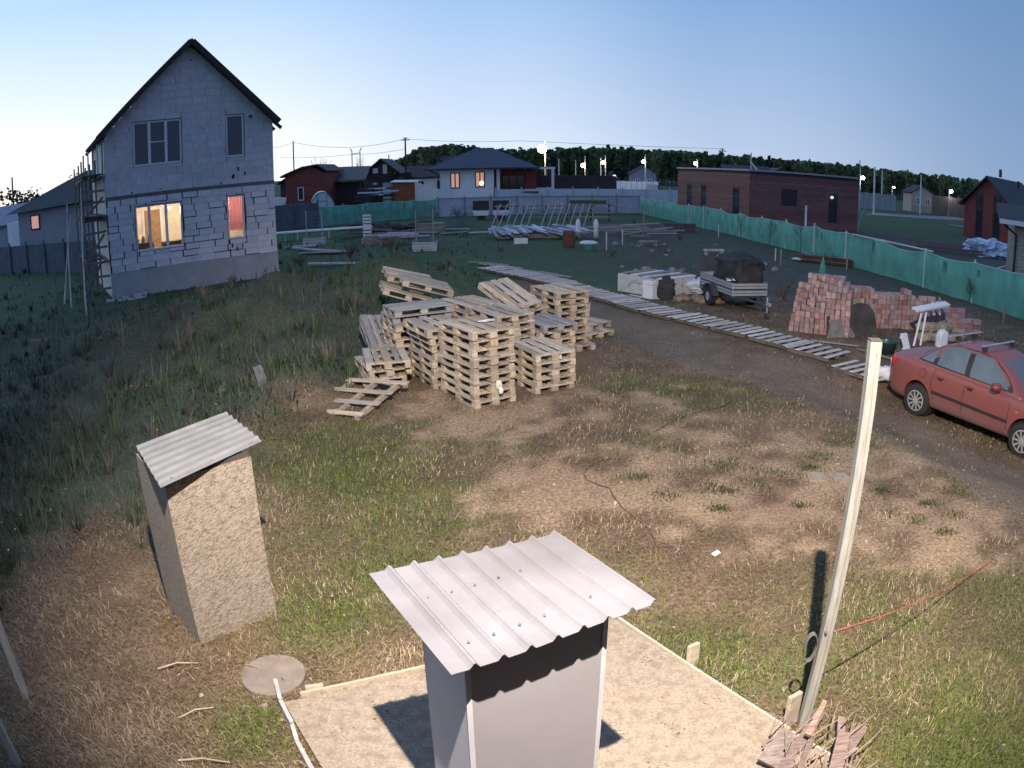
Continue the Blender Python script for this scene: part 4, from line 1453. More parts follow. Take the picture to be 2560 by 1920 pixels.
_m2.inputs['From Max'].default_value = .7
_m2.inputs['To Min'].default_value = .35
_m2.inputs['To Max'].default_value = 1.0
_t.links.new(_ns.outputs[0], _m2.inputs[0])
_t.links.new(_m2.outputs[0], _mu.inputs[1])
_mx = _t.nodes.new('ShaderNodeMix')
_mx.data_type = 'RGBA'
_mx.inputs[6].default_value = (.23, .058, .052, 1)
_mx.inputs[7].default_value = (.15, .115, .10, 1)
_ad = _t.nodes.new('ShaderNodeMath')
_ad.operation = 'ADD'
_ad.use_clamp = True
_ad.inputs[1].default_value = .10
_t.links.new(_mu.outputs[0], _ad.inputs[0])
_t.links.new(_ad.outputs[0], _mx.inputs[0])
_t.links.new(_mx.outputs[2], _b.inputs['Base Color'])
DARKG = M('car_glass', (.10, .125, .14), .12, var=.1, scale=2, spec=.7)
PAINT2 = M('clean_red_paint', (.22, .045, .04), .4, var=.06, coat=.3)
BLK = M('black_trim', (.025, .025, .028), .55)
ALLOY = M('alloy_rim', (.55, .54, .53), .38, metal=.55, var=.05)
TYRE = M('car_tyre', (.028, .026, .025), .85)


def carloft(name, stations, mats, subdiv=2, cut=None):
    """stations: list of (x, half-ring [(y, z) ...] from the lower centre to the upper centre)"""
    n = len(stations[0][1])
    bm = bmesh.new()
    rings = []
    for x, ring in stations:
        right = [(y, z) for y, z in ring]
        full = [bm.verts.new((x * S, -y * S, z * S)) for y, z in right] + [bm.verts.new((x * S, y * S, z * S)) for y, z in right[-2:0:-1]]
        rings.append(full)
    k = len(rings[0])
    for a, b in zip(rings[:-1], rings[1:]):
        for i in range(k):
            bm.faces.new((a[i], a[(i + 1) % k], b[(i + 1) % k], b[i]))
    bm.faces.new(rings[0][::-1])
    bm.faces.new(rings[-1])
    bmesh.ops.recalc_face_normals(bm, faces=bm.faces)
    me = D.meshes.new(name)
    bm.to_mesh(me)
    bm.free()
    for m in mats:
        me.materials.append(m)
    o = put(name, me, car)
    md = o.modifiers.new('s', 'SUBSURF')
    md.levels = md.render_levels = subdiv
    tmp = []
    if cut:
        for x in cut:
            cm = MB().lathe([(.36 * S, -.34 * S), (.36 * S, .34 * S)], 32, mat=Matrix.Rotation(R(90), 4, 'X'))
            for sy in (-1, 1):
                co_ = put('cutter', cm.mesh('cutter', BLK), None, (x * S, sy * .97 * S, .325 * S))
                b_ = o.modifiers.new('b', 'BOOLEAN')
                b_.operation = 'DIFFERENCE'
                b_.solver = 'EXACT'
                b_.object = co_
                tmp.append(co_)
    dg = bpy.context.evaluated_depsgraph_get()
    nm = D.meshes.new_from_object(o.evaluated_get(dg))
    o.modifiers.clear()
    o.data = nm
    nm.name = name
    nm.polygons.foreach_set('use_smooth', [True] * len(nm.polygons))
    if hasattr(nm, 'set_sharp_from_angle'):
        nm.set_sharp_from_angle(angle=R(38))
    for c in tmp:
        D.objects.remove(c)
    return o


from mathutils.bvhtree import BVHTree
TREES = {}


def tree_of(o):
    if o.name not in TREES:
        TREES[o.name] = BVHTree.FromPolygons([v.co.copy() for v in o.data.vertices], [list(p.vertices) for p in o.data.polygons])
    return TREES[o.name]


def low(zb, zs, w, deck):
    zm = (zb + zs) / 2
    return [(0, zb), (w * .7, zb), (w * .95, zb + .03), (w, zb + .16), (w * 1.004, zm + .03), (w * .99, zs - .10), (w * .955, zs - .005), (w * .86, zs + (deck - zs) * .35), (w * .5, deck - .005), (0, deck)]


ST = [(.0, low(.42, .86, .52, .93)), (.03, low(.33, .92, .66, .98)), (.14, low(.27, .975, .79, 1.035)), (.35, low(.24, 1.0, .86, 1.065)), (.7, low(.235, 1.005, .895, 1.075)), (.98, low(.235, 1.0, .905, 1.06)), (1.5, low(.225, .985, .91, 1.03)),
      (2.2, low(.22, .96, .91, 1.0)), (2.9, low(.22, .945, .905, .985)), (3.3, low(.225, .93, .90, .985)), (3.62, low(.23, .90, .89, .955)), (3.95, low(.235, .85, .86, .90)), (4.2, low(.24, .77, .79, .82)), (4.36, low(.27, .68, .70, .72)), (4.44, low(.33, .60, .58, .63))]
body = carloft('body', ST, [PAINT], 2, cut=(.98, 3.62))


def up(zb, zr, wb, wr):
    return [(0, zb - .1), (wb * .8, zb - .1), (wb, zb - .06), (wb, zb), (wb * .5 + wr * .5 + .015, (zb + zr) / 2), (wr, zr - .06), (wr * .86, zr - .01), (wr * .45, zr + .006), (0, zr + .01)]


UST = [(.62, up(1.03, 1.04, .80, .74)), (.80, up(1.02, 1.10, .835, .70)), (1.15, up(1.0, 1.30, .86, .64)), (1.45, up(.99, 1.415, .865, .615)), (1.85, up(.98, 1.462, .868, .61)), (2.3, up(.965, 1.468, .868, .61)), (2.70, up(.955, 1.415, .866, .61)), (3.05, up(.95, 1.235, .858, .65)), (3.35, up(.945, 1.04, .845, .72)), (3.5, up(.94, .965, .83, .76))]
cabin = carloft('cabin', UST, [PAINT], 2)


def ray_to(o, x, z, sgn=-1):
    """y of the car's right flank at (x, z) on object o"""
    loc, nrm, _i, _d = tree_of(o).ray_cast(Vector((x * S, sgn * 3, z * S)), Vector((0, -sgn, 0)))
    if loc is None:
        return None, None
    return loc, (nrm if nrm.y * sgn > 0 else -nrm)


def flank(name, poly, mat, o, off=.006, th=.004, sgn=-1, sub=5):
    """a thin plate with outline poly (x, z) laid on the flank of o"""
    pts = []
    n = len(poly)
    for i in range(n):
        a, b = poly[i], poly[(i + 1) % n]
        for k in range(sub):
            t = k / sub
            pts.append((a[0] + (b[0] - a[0]) * t, a[1] + (b[1] - a[1]) * t))
    cx, cz = sum(p[0] for p in pts) / len(pts), sum(p[1] for p in pts) / len(pts)
    rings = []
    for f in (1, .66, .33, .0):
        rings.append([(cx + (p[0] - cx) * f, cz + (p[1] - cz) * f) for p in (pts if f else pts[:1])])
    mb_ = MB()
    idx = []
    for rg in rings:
        row = []
        for (x, z) in rg:
            l, nn = ray_to(o, x, z, sgn)
            if l is None:
                l, nn = ray_to(o, x, z - .02, sgn)
            if l is None:
                l, nn = Vector((x * S, sgn * .7 * S, z * S)), Vector((0, sgn, 0))
            row.append(len(mb_.v))
            mb_.v.append(tuple(l + nn * off))
        idx.append(row)
    m = len(idx[0])
    for a, b in zip(idx[:-1], idx[1:]):
        for i in range(m):
            j = (i + 1) % m
            if len(b) == 1:
                mb_.f.append([a[i], a[j], b[0]])
            else:
                mb_.f.append([a[i], a[j], b[j], b[i]])
            mb_.m.append(0)
    return part(name, mb_, mat, car, smooth=True)


for sgn in (-1, 1):
    flank('window_surround', [(.86, 1.04), (1.08, 1.19), (1.38, 1.355), (1.72, 1.415), (2.2, 1.425), (2.58, 1.395), (2.95, 1.205), (3.18, 1.04), (3.2, .985), (2.2, 1.005), (1.45, 1.02)], BLK, cabin, .004, sgn=sgn)
    flank('rear_quarter_window', [(.93, 1.055), (1.12, 1.185), (1.30, 1.285), (1.26, 1.05)], DARKG, cabin, .010, sgn=sgn)
    flank('rear_door_window', [(1.36, 1.045), (1.40, 1.335), (1.72, 1.385), (2.02, 1.392), (2.06, 1.025)], DARKG, cabin, .010, sgn=sgn)
    flank('front_door_window', [(2.18, 1.02), (2.15, 1.392), (2.52, 1.37), (2.88, 1.20), (3.08, 1.035), (3.08, 1.0)], DARKG, cabin, .010, sgn=sgn)
    flank('side_moulding', [(1.35, .545), (1.35, .60), (3.22, .56), (3.22, .505)], BLK, body, .008, sgn=sgn)
    for (x0, z0, x1, z1) in ((1.40, 1.0, 1.30, .72), (1.30, .72, 1.42, .45), (2.13, .98, 2.12, .28), (3.20, .94, 3.22, .30), (1.42, .27, 3.2, .27)):
        dx, dz = (.006, 0) if abs(z1 - z0) > abs(x1 - x0) else (0, .006)
        flank('door_seam', [(x0 - dx, z0 - dz), (x0 + dx, z0 + dz), (x1 + dx, z1 + dz), (x1 - dx, z1 - dz)], BLK, body, .003, sgn=sgn, sub=6)
    for x in (1.52, 2.26):
        l, nn = ray_to(body, x, .86, sgn)
        hd = part('door_handle', MB().cbox((0, 0, 0), (.20 * S, .035, .035 * S)), PAINT2, car, loc=l + nn * .012, rot=(0, R(-1), 0), bevel=.008)
        flank('handle_recess', [(x - .07, .845), (x + .07, .84), (x + .05, .80), (x - .05, .805)], BLK, body, .004, sgn=sgn, sub=3)
l0, _ = ray_to(body, .98, .86)
flank('fuel_flap_gap', [(1.07 + .088 * math.cos(t), .835 + .088 * math.sin(t)) for t in [i * math.pi / 7 for i in range(14)]], BLK, body, .003, sub=1)
flank('fuel_flap', [(1.07 + .078 * math.cos(t), .835 + .078 * math.sin(t)) for t in [i * math.pi / 7 for i in range(14)]], PAINT, body, .006, sub=1)
flank('side_indicator', [(3.36, .72), (3.42, .72), (3.42, .75), (3.36, .75)], M('amber_lens', (.5, .16, .03), .3), body, .008, sub=2)


def topplate(name, poly, mat, o, off=.006):
    mb_ = MB()
    n = len(poly)
    sub = 5
    grid = []
    a, b, c, d = poly
    for i in range(sub + 1):
        row = []
        for j in range(sub + 1):
            u, v = i / sub, j / sub
            x = (a[0] * (1 - u) + b[0] * u) * (1 - v) + (d[0] * (1 - u) + c[0] * u) * v
            y = (a[1] * (1 - u) + b[1] * u) * (1 - v) + (d[1] * (1 - u) + c[1] * u) * v
            l, nn, _i, _d = tree_of(o).ray_cast(Vector((x * S, y * S, 3)), Vector((0, 0, -1)))
            if l is not None and nn.z < 0:
                nn = -nn
            if l is None:
                l, nn = Vector((x * S, y * S, 1.0 * S)), Vector((0, 0, 1))
            row.append(len(mb_.v))
            mb_.v.append(tuple(l + nn * off))
        grid.append(row)
    for i in range(sub):
        for j in range(sub):
            mb_.f.append([grid[i][j], grid[i + 1][j], grid[i + 1][j + 1], grid[i][j + 1]])
            mb_.m.append(0)
    return part(name, mb_, mat, car, smooth=True)


topplate('windscreen', [(2.74, -.53), (2.74, .53), (3.38, .66), (3.38, -.66)], DARKG, cabin)
topplate('rear_window', [(.82, -.60), (.82, .60), (1.36, .50), (1.36, -.50)], DARKG, cabin)
topplate('boot_seam', [(.74, -.62), (.74, .62), (.755, .62), (.755, -.62)], BLK, body, .003)
for sy in (-1, 1):
    # tail lamps wrap the rear corner
    flank('tail_lamp', [(.06, .70), (.045, .93), (.20, .975), (.33, .94), (.26, .84), (.13, .72)], M('red_lens', (.55, .02, .03), .25, spec=.6), body, .008, sgn=sy, sub=4)
    for x in (1.45, 2.28):
        l, nn = ray_to(cabin, x, 1.40, sy)
        part('bar_foot', MB().cbox((0, 0, 0), (.11, .06, .09)), BLK, car, loc=(x * S, l.y - sy * .04, 1.485 * S), bevel=.012)
    mi = part('mirror', MB().blob((0, 0, 0), .11 * S, 3, 2, .0, (.85, 1.15, .75)), PAINT2, car, loc=(2.93 * S, sy * 1.0 * S, 1.04 * S), smooth=True)
    part('mirror_glass', MB().cbox((-.085 * S, 0, 0), (.01, .18 * S, .11 * S)), DARKG, mi)
for x in (1.45, 2.28):
    part('roof_bar', MB().box(x * S - .03, -.63 * S, 1.525 * S, x * S + .03, .63 * S, 1.548 * S), M('roof_bar_metal', (.42, .43, .44), .5, metal=.5), car, bevel=.008)
part('bumper_trim', MB().beam((.10 * S, -.74 * S, .40 * S), (.10 * S, .74 * S, .40 * S), .06, .08), BLK, car)
part('number_plate', MB().box(-.012, -.26 * S, .56 * S, -.004, .26 * S, .67 * S), M('plate_white', (.7, .7, .68), .5), car)
part('exhaust', MB().tube([(.3 * S, .5 * S, .26 * S), (.0, .5 * S, .26 * S)], .03, 8), BLK, car)
for x in (.98, 3.62):
    for sy in (-1, 1):
        w = part('wheel', MB().lathe([(.19 * S, -.10 * S), (.29 * S, -.105 * S), (.316 * S, -.085 * S), (.318 * S, 0), (.316 * S, .085 * S), (.29 * S, .105 * S), (.19 * S, .10 * S)], 36, mat=Matrix.Rotation(R(90), 4, 'X')), TYRE, car, loc=(x * S, sy * .80 * S, .318 * S), smooth=True)
        f = sy
        part('arch_liner', MB().lathe([(.345 * S, -.12 * S), (.345 * S, .10 * S)], 24, mat=Matrix.Rotation(R(90), 4, 'X')), BLK, w, loc=(0, -f * .14 * S, 0))
        mb = MB().lathe([(.205 * S, 0), (.205 * S, .02), (.185 * S, .022), (.185 * S, 0)], 32)
        mb.lathe([(.0, .0), (.062 * S, .0), (.055 * S, .018), (.02 * S, .022)], 16)
        for k in range(10):
            a = 2 * math.pi * k / 10
            mb.beam((.05 * S * math.cos(a), .05 * S * math.sin(a), .008), (.19 * S * math.cos(a), .19 * S * math.sin(a), .010), .030 * S, .016, (0, 0, 1))
        part('rim', mb, ALLOY, w, loc=(0, f * .092 * S, 0), rot=(R(-90) if f > 0 else R(90), 0, 0))
        part('rim_back', MB().lathe([(.0, 0), (.19 * S, 0), (.19 * S, .01), (0, .01)], 24), BLK, w, loc=(0, f * .07 * S, 0), rot=(R(-90) if f > 0 else R(90), 0, 0))
# stand the car on the track: nose towards the lower right, in the dip of the track
_pr, _pf = Vector((7.935, 12.405, 0)), Vector((8.899, 9.998, 0))
_h = (_pf - _pr).normalized()
_a = math.atan2(_h.y, _h.x)
_side = Vector((_h.y, -_h.x, 0))        # towards the camera
_rear = _pr - _side * .80 * S - _h * .98 * S
# the cabin stands tall: raise everything above the axles
def _lift(z):
    return z if z < .33 else .33 + (z - .33) * 1.115


for o_ in [k for k in COL.objects if k.parent is car and not k.name.startswith('wheel')]:
    if o_.location.length > 1e-6:
        o_.location.z = _lift(o_.location.z)
    else:
        for v_ in o_.data.vertices:
            v_.co.z = _lift(v_.co.z)
car.location = (_rear.x, _rear.y, -.485)
car.rotation_euler = (0, 0, _a)
# ================================================================== BLOCK HOUSE
HX, HY, HA = -15.06, 25.25, R(36)
HW, HD = 6.96, 7.0
Z0, ZP, ZB0, ZB1, ZE, ZR = -.4, 1.0, 3.77, 3.91, 6.33, 9.62   # base, plinth top, ring beam, eaves at the wall, wall apex
house = thing('block_house', 'two storey unfinished house of grey aerated blocks with a dark gable roof', 'house', (HX, HY, 0), HA)
BLOCK = M('aerated_block', (.58, .58, .60), .95, var=.07, scale=3, perobj=.09, tint=(.50, .50, .52), tamt=.4, bump=.25, bscale=30)
PLASTER = M('levelled_block', (.52, .52, .535), .95, var=.08, scale=2.5, perobj=.05, tint=(.44, .44, .455), tamt=.4)
MORT = M('open_joint', (.045, .045, .05), .95)
MORT2 = M('filled_joint', (.35, .35, .37), .95)
PLINTH = M('plinth_render', (.33, .345, .36), .95, var=.08, scale=2, tint=(.27, .28, .29), tamt=.5)
BEAM = M('ring_beam', (.13, .125, .13), .95, var=.15, scale=4)
ROOFM = M('dark_roof_sheet', (.035, .037, .042), .5, var=.1, scale=4)
RIM = M('dark_fascia', (.03, .028, .026), .7)
WFR = M('white_window_frame', (.66, .66, .66), .45, var=.03)
FOAM = M('dark_reveal', (.04, .035, .035), .9)
openings = [(1.15, 3.16, 4.94, 6.70, 'up'), (4.96, 5.75, 4.97, 6.71, 'upr'), (1.11, 3.07, 1.66, 3.45, 'lo'), (4.90, 5.67, 1.69, 3.46, 'lor')]


def roof_z(u):
    return ZE + (ZR - ZE) * (1 - abs(u - HW / 2) / (HW / 2))


# backing wall, pieces butted round the openings
wall = None
mb = MB()
for lo_, hi_, ops in ((ZP, ZB0, openings[2:]), (ZB1, ZE, openings[:2])):
    us = [0]
    for (a, b, c, d, _) in ops:
        us += [a, b]
    us.append(HW)
    for i in range(0, len(us) - 1, 2):
        mb.box(us[i], .03, lo_, us[i + 1], .3, hi_)
    for (a, b, c, d, _) in ops:
        if c > lo_:
            mb.box(a, .03, lo_, b, .3, c)
        if d < hi_:
            mb.box(a, .03, d, b, .3, hi_)
mb.cur = 0
mb2 = MB()
YZ = Matrix(((1, 0, 0, 0), (0, 0, 1, 0), (0, 1, 0, 0), (0, 0, 0, 1)))   # (x, y, z) -> (x, z, y)
# gable backing as strips that respect the upper openings
for i in range(int(HW / .05)):
    pass
mb_g = MB()
cuts = sorted(set([0, HW / 2, HW] + [o[0] for o in openings[:2]] + [o[1] for o in openings[:2]]))
for a, b in zip(cuts[:-1], cuts[1:]):
    base = ZE
    for (c, d, e, f, _) in openings[:2]:
        if c <= a + 1e-6 and b <= d + 1e-6:
            base = f
    if min(roof_z(a), roof_z(b)) > base:
        mb_g.prism([(a, base), (b, base), (b, roof_z(b)), (a, roof_z(a))], .03, .3, YZ)
    else:
        za, zb = roof_z(a), roof_z(b)
        if max(za, zb) > base:
            t = (base - za) / (zb - za)
            m_ = a + (b - a) * t
            if za < base:
                mb_g.prism([(m_, base), (b, base), (b, zb)], .03, .3, YZ)
            else:
                mb_g.prism([(a, base), (m_, base), (a, za)], .03, .3, YZ)
for f, m_ in zip(mb_g.f, mb_g.m):
    mb.f.append([i + len(mb.v) for i in f])
    mb.m.append(1)
mb.v += mb_g.v
wall = part('front_wall', mb, [MORT, MORT2], house)
# upper floor shares the filled joint colour
for p in wall.data.polygons:
    if p.center.z > ZB1:
        p.material_index = 1


def clip(poly, f):
    out = []
    for i in range(len(poly)):
        a, b = poly[i], poly[(i + 1) % len(poly)]
        fa, fb = f(a), f(b)
        if fa >= 0:
            out.append(a)
        if (fa >= 0) != (fb >= 0):
            t = fa / (fa - fb)
            out.append((a[0] + (b[0] - a[0]) * t, a[1] + (b[1] - a[1]) * t))
    return out


def under_roof(p):
    return (ZE - .0 + (ZR - ZE) * (1 - abs(p[0] - HW / 2) / (HW / 2))) - p[1]


def lay(z0, z1, ch, bl, mat, ops, seed, opened):
    rr = random.Random(seed)
    z, c = z0, 0
    while z < z1 - .03:
        zt = min(z + ch, z1)
        x = -bl * rr.choice((0, .25, .5)) if c % 2 else -bl * rr.choice((.1, .35))
        if zt > ZE:
            k = (z - ZE) / (ZR - ZE)
        while x < HW:
            a, b = max(x, 0), min(x + bl, HW)
            x += bl
            if b - a < .06:
                continue
            spans = [(a, b)]
            extra = []
            for (oa, ob, oc, od, _) in ops:
                ns_ = []
                for (p, q) in spans:
                    if zt <= oc + .02 or z >= od - .02 or q <= oa or p >= ob:
                        ns_.append((p, q))
                        continue
                    if p < oa:
                        ns_.append((p, oa))
                    if q > ob:
                        ns_.append((ob, q))
                    i0, i1 = max(p, oa), min(q, ob)
                    if i1 - i0 > .05 and oc - z > .03:
                        extra.append((i0, i1, z, oc))
                    if i1 - i0 > .05 and zt - od > .03:
                        extra.append((i0, i1, od, zt))
                spans = ns_
            for (p, q, za, zb) in [(p_, q_, z, zt) for p_, q_ in spans] + extra:
                if q - p < .05:
                    continue
                g = .004
                gl = rr.choice((.004, .004, .05, .035, .03)) if opened else rr.choice((.003, .003, .003, .012))
                gb = rr.choice((.004, .004, .004, .032)) if opened else .003
                gb = min(gb, (zb - za) * .3)
                pl = [(p + gl, za + gb), (q - g, za + gb), (q - g, zb - .003), (p + gl, zb - .003)]
                # trim at window heads and sills and under the roof slope
                for (oa, ob, oc, od, _) in ops:
                    if False:
                        if z < oc < zt:
                            pl = clip(pl, lambda w_, oc=oc: oc - w_[1])
                        elif z < od < zt:
                            pl = clip(pl, lambda w_, od=od: w_[1] - od)
                if zt > ZE and len(pl) > 2:
                    pl = clip(pl, lambda w_: under_roof(w_) if w_[0] < HW / 2 else 1)
                    if len(pl) > 2:
                        pl = clip(pl, lambda w_: under_roof(w_) if w_[0] >= HW / 2 else 1)
                if len(pl) < 3:
                    continue
                dep = rr.uniform(-.004, .006) * (1 if opened else .5)
                put('block', MB().prism(pl, dep, .0295, YZ).mesh('block', mat), wall)
        z += ch
        c += 1


lay(ZP, ZB0, .252, .625, BLOCK, openings[2:], 4, True)
lay(ZB1, ZR - .1, .30, .625, PLASTER, openings[:2], 5, False)
# ring beam, plinth with its ledge
part('ring_beam', MB().box(-.008, -.006, ZB0, HW + .008, .3, ZB1), BEAM, house)
part('plinth', MB().box(-.02, -.02, .22, HW + .02, .3, ZP - .002).box(-.05, -.06, Z0, HW + .05, .3, .218), PLINTH, house)
# other walls
SIDE = M('skylit_side_wall', (.62, .61, .60), .95, var=.1, scale=2, tint=(.52, .51, .5), tamt=.4)  # lighter than the blocks: the western sky's light is put into the colour
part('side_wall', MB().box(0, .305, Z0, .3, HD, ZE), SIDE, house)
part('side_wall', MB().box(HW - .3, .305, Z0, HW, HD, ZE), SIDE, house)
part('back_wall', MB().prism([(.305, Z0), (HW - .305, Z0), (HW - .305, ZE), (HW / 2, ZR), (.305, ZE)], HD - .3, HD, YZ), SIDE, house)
# roof slabs with verge and eaves overhang
oh, th = .42, .16
sl = (ZR - ZE) / (HW / 2)
for sg in (-1, 1):
    ridge = (HW / 2, ZR + .06 + th)
    eave = (HW / 2 + sg * (HW / 2 + (.30 if sg < 0 else .16)), ZR + .06 + th - sl * (HW / 2 + (.30 if sg < 0 else .16)))
    nx_, nz_ = sg * sl / math.hypot(1, sl), 1 / math.hypot(1, sl)
    pl = [ridge, eave, (eave[0] - nx_ * th, eave[1] - nz_ * th), (ridge[0], ridge[1] - th / nz_)]
    if sg > 0:
        pl = pl[::-1]
    rs = part('roof', MB().prism(pl, -oh, HD + .35, YZ), ROOFM, house)
    # verge board along the gable and open rafters under the eave
    q0, q1 = Vector((ridge[0] - sg * .0 + sg * .03, -oh - .02, ridge[1] - .12)), Vector((eave[0], -oh - .02, eave[1] - .12))
    part('verge_board', MB().beam(q0, q1, .03, .22, (0, 0, 1)), RIM, rs)
    for k in range(9):
        y = -.2 + k * .88
        a = Vector((HW / 2 + sg * (HW / 2 - .02), y, ZE - .02))
        b = Vector((HW / 2 + sg * (HW / 2 + .30), y, ZE - .02 - sl * .30))
        part('rafter_end', MB().beam(a, b, .05, .14), RIM, rs)
part('vent_pipe', MB().tube([(6.0, .03, 6.58), (6.0, -.16, 6.58)], .05, 10), RIM, house)
for (u, z) in ((5.25, 4.22), (5.72, 4.28), (5.2, 4.18), (5.45, 4.48), (4.7, 3.98), (1.05, 3.98), (2.2, 4.0), (4.95, 1.28), (5.25, 1.30), (5.05, 1.45), (6.6, .62), (6.5, .75), (4.1, .68), (4.6, .6), (3.55, 9.0)):
    put('hole', MB().cbox((u, -.0, z), (.06, .03, .16 if z < 5 and u > 5 and z > 1 else .06)).mesh('hole', FOAM), house)
# windows
GLD = M('dark_window_pane', (.035, .045, .06), .05, var=.02, spec=.6)
GLC = glass('clear_pane', (.95, .97, 1), .88)


def window(u0, u1, z0, z1, mulls, pane_mat, transom=None, parent=house, name='window'):
    f = MB()
    e, y0, y1 = .075, .055, .125
    f.box(u0 + .014, y0, z0 + .014, u1 - .014, y1, z0 + .014 + e)
    f.box(u0 + .014, y0, z1 - .014 - e, u1 - .014, y1, z1 - .014)
    xs = [u0 + .014] + mulls + [u1 - .014]
    f.box(u0 + .014, y0, z0 + .014 + e, u0 + .014 + e, y1, z1 - .014 - e)
    f.box(u1 - .014 - e, y0, z0 + .014 + e, u1 - .014, y1, z1 - .014 - e)
    for m_ in mulls:
        f.box(m_ - .055, y0, z0 + .014 + e, m_ + .055, y1, z1 - .014 - e)
    w = part(name, f, WFR, parent)
    rv = MB()
    rv.box(u0, .012, z0, u0 + .0125, .28, z1).box(u1 - .0125, .012, z0, u1, .28, z1).box(u0 + .0125, .012, z1 - .0125, u1 - .0125, .28, z1).box(u0 + .0125, .012, z0, u1 - .0125, .28, z0 + .0125)
    part('reveal', rv, FOAM, w)
    for a, b in zip(xs[:-1], xs[1:]):
        part('pane', MB().box(a + .04, .085, z0 + .1, b - .04, .093, z1 - .1), pane_mat, w)
    if transom:
        part('glazing_bar', MB().box(xs[1] + .055, y0 + .01, transom - .02, xs[2] - .055, y1 - .01, transom + .02), WFR, w)
    return w


window(1.15, 3.16, 4.94, 6.70, [1.83, 2.51], GLD, 5.85)
window(4.96, 5.75, 4.97, 6.71, [], GLD)
w1 = window(1.11, 3.07, 1.66, 3.45, [1.71, 2.40], GLC)
w2 = window(4.90, 5.67, 1.69, 3.46, [], GLC)
# the lit room behind the lower windows
ROOM = M('room_plaster', (.72, .62, .48), .9, var=.1, scale=2)
mb = MB().box(.31, 3.2, ZP, 4.3, 3.25, 3.7).box(.31, .31, ZP, .33, 3.19, 3.7).box(4.28, .31, ZP, 4.3, 3.19, 3.7).box(.33, .31, ZP + .0, 4.27, 3.19, ZP + .02).box(.33, .31, 3.68, 4.27, 3.19, 3.7)
room = part('room', mb, ROOM, house)
mb = MB().box(4.6, 1.6, ZP, 6.8, 1.65, 3.7).box(4.6, .31, ZP, 4.62, 1.59, 3.7).box(6.78, .31, ZP, 6.8, 1.59, 3.7).box(4.62, .31, ZP, 6.77, 1.59, ZP + .02).box(4.62, .31, 3.68, 6.77, 1.59, 3.7)
room2 = part('room', mb, ROOM, house)
DOORW = M('inner_door', (.30, .17, .08), .7)
part('inner_door', MB().box(1.95, 3.17, ZP + .03, 2.65, 3.195, 3.15), DOORW, room)
part('door_frame', MB().box(1.85, 3.165, ZP + .03, 1.94, 3.195, 3.2).box(2.66, 3.165, ZP + .03, 2.75, 3.195, 3.2), WFR, room)
part('kitchen_cabinet', MB().box(.6, .55, ZP + .03, 1.9, 1.0, 1.95).box(2.3, .6, ZP + .03, 4.0, 1.1, 1.88), M('dark_furniture', (.09, .05, .035), .7), room)
part('worktop_item', MB().lathe([(.07, 0), (.09, .1), (.05, .24), (.06, .26)], 10).lathe([(.05, 0), (.05, .3), (.02, .36)], 10, (.25, .05, 0)).blob((-.25, 0, .09), .1, 3, 1, .2), M('kitchen_things', (.35, .18, .15), .5), room, loc=(1.5, .75, 1.96))
cur = MB()
for k in range(14):
    cur.box(4.98 + k * .046, .30 + .02 * math.sin(k * 1.9), 2.0 + (.06 if k % 3 else 0), 5.025 + k * .046, .315 + .02 * math.sin(k * 1.9), 3.42)
CURT = M('pink_curtain', (.60, .42, .45), .9)
_ct = CURT.node_tree
_td = _ct.nodes.new('ShaderNodeBsdfTranslucent')
_td.inputs[0].default_value = (.74, .44, .48, 1)
_ms = _ct.nodes.new('ShaderNodeMixShader')
_ms.inputs[0].default_value = .65
_ct.links.new(_ct.nodes['Principled BSDF'].outputs[0], _ms.inputs[1])
_ct.links.new(_td.outputs[0], _ms.inputs[2])
_ct.links.new(_ms.outputs[0], _ct.nodes['Material Output'].inputs[0])
part('curtain', cur, CURT, room2)
BULB = M('glowing_bulb', (1, .9, .7), .5, emit=((1, .72, .40), 30))
for rm, (x, y, z), en in ((room, (2.75, 1.2, 3.2), 190), (room2, (5.3, 1.0, 3.3), 95)):
    part('lamp_bulb', MB().blob((0, 0, 0), .05, 1, 2, 0), BULB, rm, loc=(x, y, z), smooth=True)
    l_ = D.lights.new('room_lamp', 'POINT')
    l_.energy = en
    l_.color = (1, .84, .66)
    l_.shadow_soft_size = .06
    lo_ = D.objects.new('room_lamp', l_)
    COL.objects.link(lo_)
    lo_.parent = rm
    lo_.location = (x, y, z - .12)
# doorstep rubble at the left corner of the house
mb = MB()
for k in range(16):
    mb.cbox((rnd.uniform(-.9, .75), rnd.uniform(-.4, .3), rnd.uniform(.02, .12)), (rnd.uniform(.12, .5), rnd.uniform(.1, .25), rnd.uniform(.05, .16)), Matrix.Rotation(rnd.uniform(0, 3), 4, 'Z') @ Matrix.Rotation(rnd.uniform(-.2, .2), 4, 'X'))
rub = put('rubble', mb.mesh('rubble', M('block_debris', (.40, .40, .42), .9, perobj=.1, var=.2)), None, (HX + .55, HY - .1, float(gz(HX + .5, HY)) - .05), (0, 0, HA))
tag(rub, kind='stuff')

